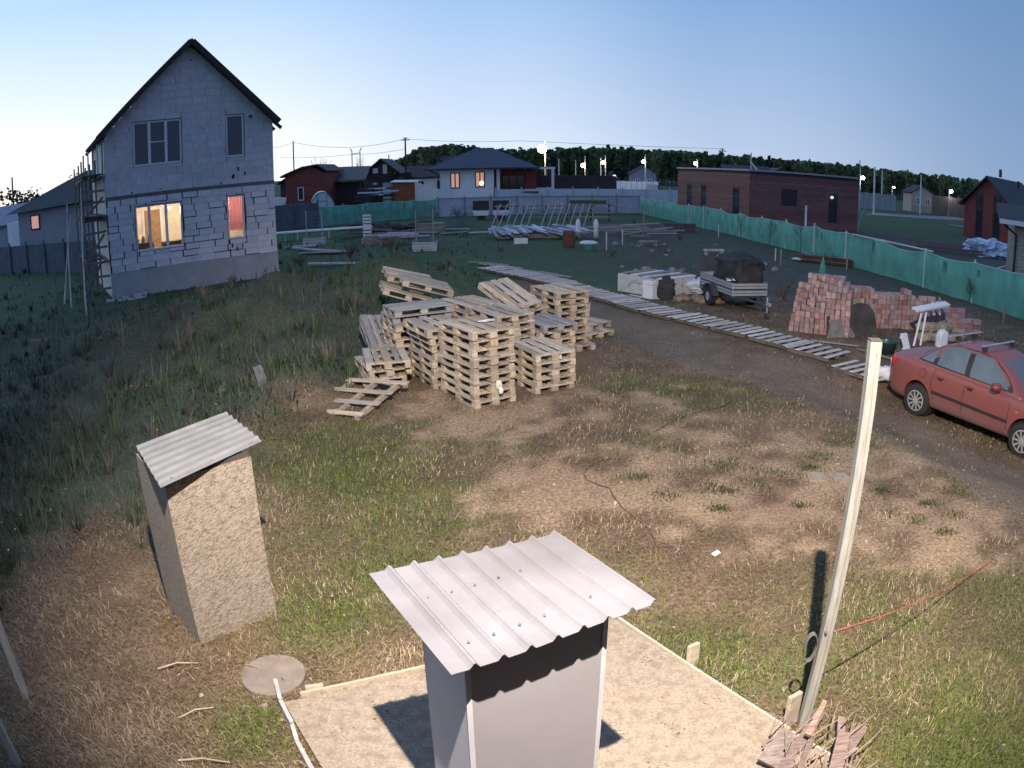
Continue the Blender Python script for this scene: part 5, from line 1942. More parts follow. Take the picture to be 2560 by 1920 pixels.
# --- scaffold at the left wall
SCW = M('scaffold_timber', (.17, .14, .125), .9, var=.25, scale=4, perobj=.2)
SCW2 = M('pale_scaffold_pole', (.50, .47, .44), .85, var=.2, scale=4, perobj=.15)
sc_ = thing('scaffold', 'dark timber scaffold of poles and decks along the left side wall', 'scaffold', (HX, HY, 0), HA)
for y in (.15, 3.0, 5.8):
    for x in (-.92, -.40):
        part('upright', MB().tube([(x, y, -.1), (x + rnd.uniform(-.03, .03), y, 5.4 + (.4 if x > -.3 else 0))], .038, 6), SCW if x > -1 else SCW2, sc_)
for z in (.44, .96, 1.5, 2.05, 2.64, 3.15, 3.8, 4.24, 4.75):
    for y in (.11, 1.86, 3.66) if z in (1.5, 3.15, 4.72) else (.11,):
        part('transom', MB().beam((-.98, y, z + rnd.uniform(-.04, .04)), (-.05, y, z + rnd.uniform(-.03, .03)), .045, .09 if z not in (3.15, 3.7) else .16), SCW, sc_)
for z in (1.5, 3.15, 4.72):
    for x in (-.92, -.12):
        part('ledger', MB().beam((x, -.1, z), (x, 5.9, z), .05, .10), SCW, sc_)
for z in (3.25, 4.82):
    for k in range(4):
        part('deck_plank', MB().box(-.96 + k * .22, -.15, z, -.76 + k * .22, 5.9, z + .04), SCW, sc_)
for (a, b) in (((-.92, .06, 3.2), (-.12, .06, 3.95)), ((-.9, .06, 1.6), (-.15, .06, 2.55)), ((-.92, 1.8, .2), (-.2, 1.8, 1.4))):
    part('brace', MB().beam(a, b, .04, .10), SCW, sc_)
for k in range(5):
    x = -.85 + .19 * k
    part('hanging_batten', MB().beam((x, .02, 4.6 + .1 * (k % 2)), (x, .02, 6.1 - .12 * (4 - k)), .06, .02), SCW2 if k % 2 else SCW, sc_)
for i, (b, t, lab) in enumerate((((-16.3, 23.95, -.1), (-17.2, 25.6, 3.9), 'long pale pole leaning on the scaffold, farther from the house'), ((-14.42, 22.1, -.05), (-16.2, 25.2, 4.4), 'long pale pole leaning on the scaffold, nearer to the house'), ((-17.3, 24.9, -.1), (-17.9, 26.9, 3.4), 'thin pole leaning at the outer left of the scaffold'))):
    b = Vector(b)
    t = Vector(t)
    solo('leaning_pole', MB().tube([(0, 0, 0), t - b], [.036, .026], 7), SCW2, lab, 'pole', b, group='poles leaning on the scaffold')
# ================================================================== FENCES
GMESH = M('green_mesh', (.115, .335, .265), .8, var=.16, scale=1.6, stretch=(1, 1, .5), alpha=.93, bump=.5, bscale=2.5, tint=(.09, .27, .22), tamt=.4)
WPOST = M('white_stake', (.55, .55, .56), .7, var=.08)
GPOST = M('grey_steel_post', (.16, .19, .24), .6)


def mesh_fence(name, label, A, B, n, zt, mat, sag, post_mat, seed, post_h=.12, ph=None):
    rr = random.Random(seed)
    A, B = Vector(A), Vector(B)
    t = thing(name, label, 'fence', A)
    L = B - A
    steps = n * 6
    top, bot = [], []
    for i in range(steps + 1):
        f = i / steps
        s = (i % 6) / 6
        g = float(gz((A + L * f).x, (A + L * f).y))
        wob = sag * 4 * s * (1 - s) * (1 + .6 * math.sin(i // 6 * 2.1))
        nrm = Vector((-L.y, L.x, 0)).normalized()
        ww = nrm * (.07 * math.sin(i * 1.9) + .04 * math.sin(i * .7) + rr.uniform(-.03, .03))
        zz = zt(f) if callable(zt) else zt
        top.append(L * f + ww + Vector((0, 0, zz - wob)))
        bot.append(L * f + ww * .5 + Vector((0, 0, g + .02)))
    mb = MB()
    nn = Vector((-L.y, L.x, 0)).normalized() * .006
    k = len(top)
    mids = [b.lerp(tp, .5) + Vector((.04 * math.sin(i * 1.3), .02, 0)) for i, (tp, b) in enumerate(zip(top, bot))]
    rows = [bot, mids, top]
    pts = [p + nn for r_ in rows for p in r_] + [p - nn for r_ in rows for p in r_]
    fs = []
    for side in (0, 1):
        o = side * 3 * k
        for r_ in range(2):
            for i in range(k - 1):
                q = (o + r_ * k + i, o + r_ * k + i + 1, o + (r_ + 1) * k + i + 1, o + (r_ + 1) * k + i)
                fs.append(q if side == 0 else q[::-1])
    for i in range(k - 1):
        fs.append((2 * k + i, 2 * k + i + 1, 5 * k + i + 1, 5 * k + i))
    mb.add(pts, fs)
    part('netting', mb, mat, t, smooth=True)
    mbr = MB().tube([p + Vector((0, 0, .008)) for p in top], .014, 4)
    part('top_cord', mbr, WPOST, t)
    for i in range(n + 1):
        f = i / n
        p = L * f
        zz = (zt(f) if callable(zt) else zt)
        part('post', MB().box(p.x - .03, p.y + .02, -.2, p.x + .03, p.y + .08, zz + post_h * rr.uniform(.6, 1.3)), post_mat, t)
    return t


mesh_fence('mesh_fence', 'long sagging fence of green debris netting along the right side of the yard', (17.7, 13.5, 0), (11.6, 66.5, 0), 17, lambda f: 1.50 + .04 * math.sin(f * 20), GMESH, .10, WPOST, 3)
mesh_fence('mesh_fence', 'fence of green netting at the back left behind the planters', (-14.9, 57.6, 0), (-6.2, 63.5, 0), 5, lambda f: 1.55, GMESH, .06, GPOST, 4)
SHEETF = M('grey_fence_sheet', (.42, .46, .56), .6, metal=.1, var=.06, scale=1.5)
SHEETD = M('dark_fence_sheet', (.10, .115, .15), .7, var=.1, scale=1.5)


def sheet_fence(label, A, B, zt, mat, post_mat, npost, rail=True, ribs=.25, pieces=None):
    A, B = Vector(A), Vector(B)
    t = thing('sheet_fence', label, 'fence', A)
    L = B - A
    d = L.normalized()
    nrm = Vector((-d.y, d.x, 0))
    n = npost
    for i in range(n):
        a, b = L * (i / n), L * ((i + 1) / n)
        mb = MB()
        m_ = max(2, int((b - a).length / ribs))
        pts = []
        for k in range(m_ * 2 + 1):
            f = k / (m_ * 2)
            p = a.lerp(b, f) + nrm * (.02 if k % 2 else -.02)
            pts += [p + Vector((0, 0, -.05)), p + Vector((0, 0, zt))]
        mb.add(pts, [(2 * k, 2 * k + 2, 2 * k + 3, 2 * k + 1) for k in range(m_ * 2)])
        part('panel', mb, mat, t)
    for i in range(n + 1):
        p = L * (i / n) - nrm * .06 * (1 if nrm.y > 0 else -1)
        part('post', MB().box(p.x - .05, p.y - .05, -.1, p.x + .05, p.y + .03, zt + .22), post_mat, t)
    if rail:
        s = -1 if nrm.y > 0 else 1
        part('top_rail', MB().beam(nrm * .05 * s + Vector((0, 0, zt + .03)), L + nrm * .05 * s + Vector((0, 0, zt + .03)), .05, .06), post_mat, t)
    return t


sheet_fence('grey corrugated sheet fence with posts across the back of the yard', (-6.1, 64.0, 0), (11.7, 67.5, 0), 1.52, SHEETF, GPOST, 8)
sheet_fence('pale grey sheet fence of the neighbouring plot behind the back fence', (-1.4, 74, 0), (19, 77, 0), 1.98, M('pale_fence_sheet', (.52, .56, .64), .6, var=.05, scale=2), SHEETF, 8, rail=False)
sheet_fence('dark grey sheet fence between the block house and the green netting', (-19.5, 54.5, 0), (-14.95, 57.5, 0), 1.9, SHEETD, SHEETD, 3, rail=False)
sheet_fence('dark grey fence at the far left beside the block house', (-40, 43, 0), (-20.5, 34.5, 0), 1.75, SHEETD, SHEETD, 9, rail=False)
# white slatted fence seen end-on beside the white bungalow
wf = thing('picket_fence', 'white picket fence between the rust shed and the white bungalow', 'fence', (-8.9, 71.5, 0))
WHITE = M('white_paint', (.70, .70, .72), .6, var=.05)
for k in range(15):
    f = k / 14
    part('picket', MB().box(-.07, -.02, 0, .07, .02, 2.95 - .85 * f + .1 * (k % 2)), WHITE, wf, loc=(2.4 * f, -1.2 * f, 0))

# ================================================================== HOUSES BEYOND THE FENCES
DKROOF = M('dark_blue_roof', (.045, .055, .085), .6, var=.12, scale=1.5)
BRROOF = M('brown_black_roof', (.045, .04, .042), .7, var=.12, scale=1.5)
WWALL = M('white_render', (.80, .82, .86), .85, var=.05, scale=1)
RWALL = M('red_brown_cladding', (.20, .055, .045), .8, var=.12, scale=2)
DWALL = M('dark_cladding', (.05, .042, .045), .85, var=.15, scale=2)
GWALL = M('grey_render', (.30, .31, .34), .85, var=.06, scale=1)
LITW = M('lit_window', (.8, .45, .25), .5, emit=((1, .50, .26), .75))
LITC = M('lit_curtain', (.6, .35, .28), .6, emit=((1, .52, .38), .42))
DARKW = M('dark_far_pane', (.03, .035, .045), .1, spec=.5)
BFR = M('dark_frame', (.03, .028, .03), .6)


def simple_window(parent, x0, x1, z0, z1, y, frame, pane, mull=1, sill=True, inward=.02):
    e = min(.1, (x1 - x0) * .12)
    f = MB().box(x0, y - .03, z0, x1, y + .02, z0 + e).box(x0, y - .03, z1 - e, x1, y + .02, z1).box(x0, y - .03, z0 + e, x0 + e, y + .02, z1 - e).box(x1 - e, y - .03, z0 + e, x1, y + .02, z1 - e)
    for k in range(mull):
        m_ = x0 + (x1 - x0) * (k + 1) / (mull + 1)
        f.box(m_ - e * .6, y - .03, z0 + e, m_ + e * .6, y + .02, z1 - e)
    w = part('window', f, frame, parent)
    part('pane', MB().box(x0 + e, y - .008, z0 + e, x1 - e, y + .006, z1 - e), pane, w)
    return w


def gable(parent, x0, x1, y0, y1, ze, zr, mat, along='x', oh=.4, th=.15):
    """gable roof; ridge along x or y"""
    if along == 'x':
        ym = (y0 + y1) / 2
        r = part('roof', MB().slab([(x0 - oh, ym, zr), (x1 + oh, ym, zr), (x1 + oh, y0 - oh, ze - .15), (x0 - oh, y0 - oh, ze - .15)], th).slab([(x0 - oh, ym, zr), (x1 + oh, ym, zr), (x1 + oh, y1 + oh, ze - .15), (x0 - oh, y1 + oh, ze - .15)], th), mat, parent)
    else:
        xm = (x0 + x1) / 2
        r = part('roof', MB().slab([(xm, y0 - oh, zr), (xm, y1 + oh, zr), (x0 - oh, y1 + oh, ze - .15), (x0 - oh, y0 - oh, ze - .15)], th).slab([(xm, y0 - oh, zr), (xm, y1 + oh, zr), (x1 + oh, y1 + oh, ze - .15), (x1 + oh, y0 - oh, ze - .15)], th), mat, parent)
    return r


def gable_walls(parent, x0, x1, y0, y1, ze, zr, mat, along):
    if along == 'y':
        xm = (x0 + x1) / 2
        pl = [(x0, -.3), (x1, -.3), (x1, ze), (xm, zr - .16), (x0, ze)]
        return part('wall', MB().prism(pl, y0, y1, YZ), mat, parent)
    ym = (y0 + y1) / 2
    XZ = Matrix(((0, 0, 1, 0), (1, 0, 0, 0), (0, 1, 0, 0), (0, 0, 0, 1)))
    return part('wall', MB().prism([(y0, -.3), (y1, -.3), (y1, ze), (ym, zr - .16), (y0, ze)], x0, x1, XZ), mat, parent)


# white bungalow with a hipped roof
bg_ = thing('bungalow', 'white bungalow with a dark hipped roof and two lit windows', 'house', (-6.9, 75, 0))
part('wall', MB().box(0, 0, -.2, 5.35, 8, 4.05), WWALL, bg_)
part('porch_wall', MB().box(5.36, 1.5, -.2, 9.6, 8, 3.95), RWALL, bg_)
part('porch_post', MB().box(5.62, -.1, -.2, 5.95, .2, 4.0), WHITE, bg_)
rf = MB()
e = [(-1.4, -.9, 4.12), (9.9, -.9, 4.12), (9.9, 8.9, 4.12), (-1.4, 8.9, 4.12)]
r0_, r1_ = (3.4, 4, 6.25), (5.3, 4, 6.2)
rf.add(e + [r0_, r1_], [(0, 1, 5, 4), (1, 2, 5), (2, 3, 4, 5), (3, 0, 4), (3, 2, 1, 0)])
rf = part('roof', rf, DKROOF, bg_)
part('gutter', MB().beam((-1.4, -.95, 4.08), (9.9, -.95, 4.08), .14, .14), BFR, rf)
part('downpipe', MB().tube([(-.9, -.8, 4.0), (-.15, -.12, 3.6), (-.15, -.12, 0)], .06, 6), BFR, bg_)
part('chimney_cowl', MB().box(6.0, 3.6, 5.6, 6.9, 4.2, 5.9), BFR, rf)
simple_window(bg_, 1.05, 1.98, 2.15, 3.72, -.03, BFR, LITC)
w_ = simple_window(bg_, 3.5, 4.45, 2.2, 3.78, -.03, BFR, LITC)
part('table_lamp', MB().blob((4.12, -.07, 2.62), .22, 3, 2, 0, (1, .3, 1)), M('lamp_globe', (1, .8, .6), .5, emit=((1, .55, .3), 4)), w_, smooth=True)
simple_window(bg_, 6.1, 8.4, 1.0, 3.4, 1.47, BFR, DARKW, 2)
part('porch_floor', MB().box(5.4, -.6, 1.6, 9.7, 1.4, 1.75), DWALL, bg_)
# white frame (carport) right of it
cp = thing('carport', 'white carport frame beside the bungalow under the bright street lamp', 'carport', (2.0, 78, 0))
for x in (.35, 2.45):
    part('post', MB().box(x - .14, -.1, 0, x + .14, .15, 3.95), WHITE, cp)
part('beam', MB().box(-.1, -.12, 3.96, 2.7, .2, 4.2), WHITE, cp)
part('sill', MB().box(-.1, -.15, 1.82, 2.3, .1, 2.02), WHITE, cp)
part('back_wall', MB().box(-.1, 3, 0, 9.5, 3.2, 3.3), DWALL, cp)
# red barn-shaped house, lean-to and a dark house behind
rb = thing('red_house', 'dark red house with a broken-slope roof left of the greenhouse', 'house', (-23.2, 76, 0))
part('wall', MB().prism([(0, 0), (4.4, 0), (4.4, 4.3), (3.0, 5.0), (1.9, 5.05), (0, 4.3)], 0, 7, YZ), RWALL, rb)
mb = MB()
pr_ = [(-.5, 4.25), (.2, 4.55), (2.0, 5.15), (3.6, 5.3), (4.7, 4.55)]
for (a, b), (c, d) in zip(pr_[:-1], pr_[1:]):
    mb.slab([(a, -.4, b), (c, -.4, d), (c, 7.4, d), (a, 7.4, b)], .16)
part('roof', mb, BRROOF, rb)
simple_window(rb, 1.35, 2.0, 1.6, 3.0, -.03, WHITE, DARKW, 0)
lt = thing('shed', 'dark low shed with a lean-to roof right of the red house', 'shed', (-20.2, 80, 0))
part('wall', MB().box(0, .5, 0, 4.5, 6, 3.2), DWALL, lt)
part('roof', MB().slab([(-.3, -.4, 3.35), (4.9, -.4, 3.40), (4.3, 6, 4.9), (-.3, 6, 5.0)], .12), M('grey_brown_roof', (.085, .08, .085), .7, var=.1, scale=1), lt)
simple_window(lt, .4, 1.0, 1.3, 2.7, .47, WHITE, DARKW, 0)
dh = thing('dark_house', 'dark gabled house with small white windows behind the low shed', 'house', (-17.2, 88, 0))
gable_walls(dh, 0, 4.4, 0, 8, 3.9, 5.75, DWALL, 'y')
gable(dh, 0, 4.4, 0, 8, 3.9, 5.75, BRROOF, 'y')
simple_window(dh, 1.2, 1.8, 4.0, 4.6, -.03, WHITE, WHITE, 0)
simple_window(dh, 2.4, 2.9, 3.9, 5.0, -.03, WHITE, M('yellowish_pane', (.7, .65, .45), .5), 0)
simple_window(dh, 1.2, 1.8, 2.6, 2.9, -.03, WHITE, WHITE, 0)
mb = MB()
for x in (0, 1.0):
    mb.tube([(x, 0, 0), (x, 0, 2.3), (x + (.2 if x else -.2), 0, 2.6)], .06, 5)
mb.beam((0, 0, 1.9), (1.0, 0, 2.0), .08, .08)
solo('antenna_frame', mb, BFR, 'dark roof frame like two posts and a bar above the dark house', 'antenna', (-18.9, 90, 4.6))
for (x, Y_, w_, dp, ze, zr, lab, al, wm) in ((-13.8, 96, 7.5, 7, 3.4, 4.75, 'low house with a dark roof behind the rust coloured shed', 'x', WWALL), (-10.6, 112, 9, 8, 3.9, 6.3, 'house with a steep dark roof partly hidden by the bungalow', 'x', GWALL), (-27.5, 88, 5, 6, 3.6, 5.1, 'dark house peeping out beside the block house', 'y', DWALL), (-6.3, 84, 3.2, 5, 3.6, 4.3, 'small pale outbuilding beside the bungalow roof', 'x', WWALL)):
    t = thing('small_house', lab, 'house', (x, Y_, 0))
    gable_walls(t, 0, w_, 0, dp, ze, zr, wm, al)
    gable(t, 0, w_, 0, dp, ze, zr, BRROOF, al)
    simple_window(t, w_ * .2, w_ * .4, 1.6, 2.8, -.03, WHITE, DARKW)
    simple_window(t, w_ * .6, w_ * .8, 1.6, 2.8, -.03, WHITE, DARKW)
# rust coloured shed with its pale door leaf
rs_ = thing('shed', 'rust coloured metal shed with a pale side beside the picket fence', 'shed', (-11.3, 72.5, 0))
RUST = M('rust_sheet', (.26, .085, .04), .8, var=.15, scale=2)
part('wall', MB().box(0, 0, 0, 2.2, 3, 2.95), RUST, rs_)
part('side_door', MB().box(-.95, .1, .3, -.2, .16, 3.0), M('pale_grey_sheet', (.30, .32, .31), .7), rs_)
part('door_jamb', MB().box(-.12, .05, 0, -.01, .16, 3.1), M('pale_grey_sheet', (.30, .32, .31), .7), rs_)
part('roof', MB().slab([(-.2, -.2, 3.08), (2.4, -.2, 3.0), (2.4, 3.2, 3.1), (-.2, 3.2, 3.2)], .08), WHITE, rs_)
# greenhouse
gh = thing('greenhouse', 'arched translucent white greenhouse behind the left fence', 'greenhouse', (-16.55, 61, 0))
GHM = M('polycarbonate', (.52, .58, .66), .4, var=.05, scale=2, alpha=.9)
arc = [(1.1 + 1.1 * math.cos(a), .9 + 1.75 * math.sin(a)) for a in [math.pi * i / 16 for i in range(17)]]
mb = MB()
for (a, b), (c, d) in zip(arc[:-1], arc[1:]):
    mb.slab([(a, 0, b), (c, 0, d), (c - 1.6, 6, d), (a - 1.6, 6, b)], .02)
part('cover', mb, M('bright_cover', (.72, .76, .82), .35), gh)
part('end_wall', MB().prism([(0, 0), (2.2, 0)] + arc, -.03, .0, YZ), GHM, gh)
mb = MB()
for (a, b), (c, d) in zip(arc[:-1], arc[1:]):
    mb.beam((a, -.05, b), (c, -.05, d), .06, .05, (0, 1, 0))
mb.beam((.7, -.05, 0), (.7, -.05, 2.5), .05, .05).beam((1.5, -.05, 0), (1.5, -.05, 2.5), .05, .05).beam((.7, -.05, 1.9), (1.5, -.05, 1.9), .05, .05)
part('frame', mb, GPOST, gh)
solo('white_box', MB().prism([(0, 0), (1.15, 0), (1.25, .62), (-.12, .7)], 0, .9, YZ), WHITE, 'white trough-like box left of the greenhouse', 'box', (-20.4, 62, 1.72))
solo('box_stand', MB().box(0, 0, 0, 3.2, 1.0, 1.72), DWALL, 'dark stack under the white box by the greenhouse', 'stack', (-20.6, 62, 0))
# clutter behind the left netting: pipes and machinery
for k in range(9):
    x = -13.9 + (k % 3) * .9
    z = 1.9 + (k // 3) * .32
    solo('pipe', MB().beam((0, 0, 0), (rnd.uniform(1.3, 2.2), rnd.uniform(-.2, .2), rnd.uniform(-.15, .15)), .16, .14), (M('pale_pipe', (.5, .5, .54), .5) if k % 2 else DWALL), f'{ORD[k]} stacked pipe from the lower left on the rack left of the rust shed', 'pipe', (x, 68 + .1 * k, z), group='pipes on the rack by the rust shed')
pr2 = thing('pipe_rack', 'dark rack of uprights carrying the stacked pipes', 'rack', (-13.8, 68.9, 0))
for nm, b in (('upright', (0, 0, 0, .1, .1, 3.1)), ('upright', (1.6, 0, 0, 1.7, .1, 3.2)), ('upright', (3.0, 0, 0, 3.1, .1, 2.4)), ('bearer', (-.6, .101, 1.4, 3.3, .2, 1.5)), ('bearer', (-.6, .101, 1.75, 3.3, .6, 1.85))):
    part(nm, MB().box(*b), BFR, pr2)

# left neighbour
nb = thing('neighbour_house', 'white house with a dark hipped roof and a lit window behind the scaffold', 'house', (-36, 46, 0))
part('wall', MB().box(.3, 0, -.3, 11, 8, 3.75), GWALL, nb)
rfm = MB().add([(-.5, -.6, 3.75), (12, -.6, 3.95), (12, 8.6, 3.95), (-.5, 8.6, 3.75), (4.4, 4, 6.2), (9, 4, 6.2)], [(0, 1, 5, 4), (1, 2, 5), (2, 3, 4, 5), (3, 0, 4), (3, 2, 1, 0)])
part('roof', rfm, M('dark_teal_roof', (.03, .045, .05), .7, var=.1, scale=1), nb)
w_ = simple_window(nb, 1.55, 2.45, 2.35, 3.45, -.03, BFR, LITC, 0)
part('chimney', MB().box(8.0, 3.2, 5.8, 8.5, 3.8, 7.2), DWALL, nb)
part('chimney', MB().box(9.3, 3.2, 5.8, 9.7, 3.7, 7.0), DWALL, nb)
t = thing('small_house', 'low house with a pale roof at the far left edge', 'house', (-56, 62, 0))
gable_walls(t, 0, 10, 0, 8, 2.9, 4.7, GWALL, 'x')
gable(t, 0, 10, 0, 8, 2.9, 4.7, M('pale_blue_roof', (.22, .23, .32), .6), 'x')
solo('shed_wall', MB().box(0, 0, 0, 1.6, 2, 3.1), WWALL, 'small white shed beside the lit window house', 'shed', (-38.9, 48.5, 0))

# brown flat-roofed house to the right
BRC = M('brown_cladding', (.19, .088, .075), .8, var=.16, scale=2, stretch=(1, 1, 6), perobj=.14)
bh = thing('flat_house', 'brown plank-clad house with a flat roof beyond the green netting', 'house', (15.6, 47.5, 0), R(-83.2))
# local: x towards the right face's normal side... x runs along -Y (towards the camera), y runs to the right of the view
BL_, BWd, BH = 14.2, 8.7, 4.2
part('core', MB().box(-BL_, .02, -.2, -.02, BWd, BH - .08), DWALL, bh)
nplank = 19
for k in range(nplank):                    # left face (visible one), plank by plank between the window bands
    z0, z1 = -.1 + k * .215, -.1 + (k + 1) * .215 - .012
    for (a, b) in ((-BL_, -11.95), (-10.85, -8.85), (-7.75, -2.75), (-1.55, 0)) if 1.0 < z1 < 3.05 else ((-BL_, 0),):
        put('plank', MB().box(a, -.012 - .004 * (k % 2), z0, b, .018, z1).mesh('plank', BRC), bh)
for k in range(nplank):
    z0, z1 = -.1 + k * .215, -.1 + (k + 1) * .215 - .012
    put('plank', MB().box(-.018, .03, z0, .012 + .004 * (k % 2), BWd, z1).mesh('plank', BRC), bh)
part('parapet', MB().box(-BL_ - .1, -.1, BH - .02, .1, .25, BH + .1).box(-.25, .26, BH - .02, .1, BWd + .1, BH + .1).box(-BL_ - .1, .26, BH - .02, -BL_ + .2, BWd + .1, BH + .1), M('pale_coping', (.34, .30, .33), .6), bh)
part('flat_roof', MB().box(-BL_, .26, BH - .07, -.26, BWd, BH - .03), BRROOF, bh)
for (a, b) in ((-11.95, -10.85), (-8.85, -7.75), (-2.75, -1.55)):
    f = MB().box(a, -.02, 1.0, a + .1, .03, 3.05).box(b - .1, -.02, 1.0, b, .03, 3.05).box(a + .1, -.02, 2.95, b - .1, .03, 3.05).box(a + .1, -.02, 2.35, b - .1, .03, 2.43)
    w_ = part('window', f, BFR, bh)
    part('pane', MB().box(a + .1, .012, 1.0, b - .1, .022, 2.95), DARKW, w_)
for (a, b, z0, z1) in ((2.4, 3.6, 2.0, 3.1), (6.2, 6.9, 1.0, 3.0)):
    f = MB().box(.012, a, z0, .04, a + .08, z1).box(.012, b - .08, z0, .04, b, z1).box(.012, a + .08, z1 - .08, .04, b - .08, z1)
    w_ = part('window', f, BFR, bh)
    part('pane', MB().box(.018, a + .08, z0, .028, b - .08, z1 - .08), DARKW, w_)
part('wall_lamp', MB().blob((.12, 6.4, 2.75), .09, 2, 2, 0), M('wall_lamp_glow', (1, .9, .8), .5, emit=((.85, .9, 1), 3)), bh, smooth=True)
part('roof_pipe', MB().tube([(-3, 1.5, BH - .05), (-3, 1.5, BH + 1.3)], .05, 6).beam((-3, 1.5, BH + .6), (-2.4, 1.7, BH + .1), .08, .08), WPOST, bh)

# red house at the right edge and the cream house corner
rh = thing('red_house', 'red brick-coloured house with a steep dark gable at the right edge', 'house', (43.2, 58, 0), R(-60))
gable_walls(rh, -2.5, 2.5, 0, 9, 3.2, 5.9, RWALL, 'y')
gable(rh, -2.5, 2.5, 0, 9, 3.2, 5.9, M('dark_green_roof', (.03, .042, .045), .6), 'y', oh=.55)
for x in (-.85, 1.05):
    f = MB().box(x - .38, -.03, .2, x - .30, .02, 4.3).box(x + .30, -.03, .2, x + .38, .02, 4.3)
    w_ = part('window', f, BFR, rh)
    part('pane', MB().box(x - .30, -.02, .2, x + .30, .01, 2.6).box(x - .30, -.02, 3.3, x + .30, .01, 4.3), DARKW, w_)
    part('spandrel', MB().box(x - .30, -.025, 2.61, x + .30, .012, 3.29), DWALL, w_)
part('roof_vent', MB().box(-.1, 3, 6.0, .15, 3.2, 6.75), BFR, rh)
part('roof_vent', MB().box(1.2, 5, 5.2, 1.4, 5.2, 5.9), BFR, rh)
cr_ = thing('cream_house', 'cream brick house corner with a dark downpipe at the right border', 'house', (19.4, 24.0, 0), R(-35))
CRW = M('cream_brick', (.42, .37, .33), .85, var=.08, scale=5)
XR = 4.0
part('wall_core', MB().box(.02, .02, 0, XR, 5, 3.05), M('cream_joint', (.25, .22, .2), .9), cr_)
for k in range(22):
    for i in range(10):
        x = (i * .42 - (.21 if k % 2 else 0))
        a, b = max(0, x), min(XR, x + .405)
        if b - a > .08:
            put('brick', MB().box(a, -.01, k * .138, b, .018, k * .138 + .125).mesh('brick', CRW), cr_)
rf = part('roof', MB().slab([(-.7, -.6, 3.12), (XR + 1, -.6, 3.12), (XR + 1, 3.5, 3.75), (-.7, 3.5, 3.75)], .14), BRROOF, cr_)
part('fascia', MB().box(-.7, -.66, 2.98, XR + 1, -.61, 3.16), WHITE, cr_)
part('downpipe', MB().tube([(-.5, -.55, 2.95), (.06, -.08, 2.6), (.06, -.08, 0)], .05, 8), BFR, cr_)

# ================================================================== ROADS AND FAR YARDS
ROADM = M('gravel_road', (.20, .20, .21), .95, var=.2, scale=2)
mb = MB().add([(44, 86, .03), (50, 94, .03), (58, 97, .03), (57, 90, .03)], [(0, 1, 2, 3)]).add([(57, 90, .03), (58, 97, .03), (75, 108, .03), (80, 104, .03)], [(0, 1, 2, 3)]).add([(52, 78, .04), (53.5, 80, .04), (60, 72, .04), (57, 70, .04)], [(0, 1, 2, 3)])
ground_thing('road', mb, ROADM)
mb = MB().add([(-2, 95, .03), (60, 128, .03), (62, 135, .03), (-4, 101, .03)], [(0, 1, 2, 3)])
ground_thing('street', mb, ROADM)
for (x, y, w_, z, lab, m_) in ((8.5, 118, 5.5, 2.2, 'pale fence strip below the forest right of the carport', WWALL), (15.5, 124, 9, 2.1, 'long pale fence strip left of the small blue house', WWALL), (28, 122, 8, 2.6, 'pale fence strip right of the small blue house', WWALL), (54, 108, 6.5, 2.5, 'pale wire fence between the white posts', GWALL), (67, 106, 8.5, 3.2, 'brown plank fence behind the white posts', M('brown_plank', (.16, .12, .09), .9)), (19, 131, 5, 1.9, 'short pale fence strip beside the bright spot', GWALL)):
    t = thing('far_fence', lab, 'fence', (x, y, 0), R(-12))
    n = int(w_ / .9)
    for k in range(n):
        part('panel', MB().box(k * w_ / n + .03, 0, 0, (k + 1) * w_ / n - .03, .05, z + .06 * (k % 2)), m_, t)
for (x, Y_, w_, dp, ze, zr, lab, al, wm, rm) in ((20.8, 130, 4.6, 7, 3.5, 4.9, 'small blue-grey house with white eaves below the forest', 'y', M('blue_grey_wall', (.20, .24, .34), .8), DKROOF), (66.5, 112, 4.2, 4, 3.4, 4.6, 'little pale hut beside the road', 'y', M('beige_wall', (.40, .34, .28), .8), BRROOF), (80, 110, 6, 5, 3.0, 4.0, 'white open hut on the far street at the right', 'x', WHITE, GWALL), (90, 108, 6, 5, 2.6, 3.5, 'small red hut with lit windows left of the red house', 'x', RWALL, BRROOF), (27.2, 92, 5.6, 6, 4.2, 5.15, 'low dark roof showing behind the flat brown house', 'x', DWALL, BRROOF), (32.4, 91.0, 3.2, 6, 4.2, 5.1, 'pale gable peeping over the flat brown house', 'y', GWALL, BRROOF)):
    t = thing('small_house', lab, 'house', (x, Y_, 0), R(-8))
    gable_walls(t, 0, w_, 0, dp, ze, zr, wm, al)
    gable(t, 0, w_, 0, dp, ze, zr, rm, al)
    for f in (.2, .65):
        simple_window(t, w_ * f, w_ * (f + .18), 1.3, 2.5, -.03, WHITE, LITW if 'lit windows' in lab else DARKW)
vn = thing('van', 'white van parked on the far street below the forest', 'van', (18.4, 101, 0), R(8))
part('body', MB().prism([(0, .35), (2.4, .35), (2.4, .95), (2.0, 1.15), (1.75, 2.0), (0, 2.1)], 0, 1.3, YZ), WHITE, vn)
part('windscreen', MB().prism([(1.8, 1.2), (2.02, 1.17), (1.78, 1.9), (1.6, 1.9)], -.01, .001, YZ), DARKW, vn)
for x in (.45, 1.9):
    part('wheel', MB().lathe([(.33, -.1), (.33, .1)], 14, mat=Matrix.Rotation(R(90), 4, 'X')), TYRE, vn, loc=(x, .05, .33))

# ================================================================== LAMPS, POLES AND WIRES
LEDW = M('white_lamp', (1, 1, 1), .4, emit=((.92, .93, 1), 22))
LEDY = M('warm_lamp', (1, 1, 1), .4, emit=((1, .80, .50), 30))
POLE = M('pole_concrete', (.30, .30, .31), .8)
POLEW = M('white_pole', (.62, .62, .64), .7)
POLED = M('dark_pole', (.035, .033, .035), .8)


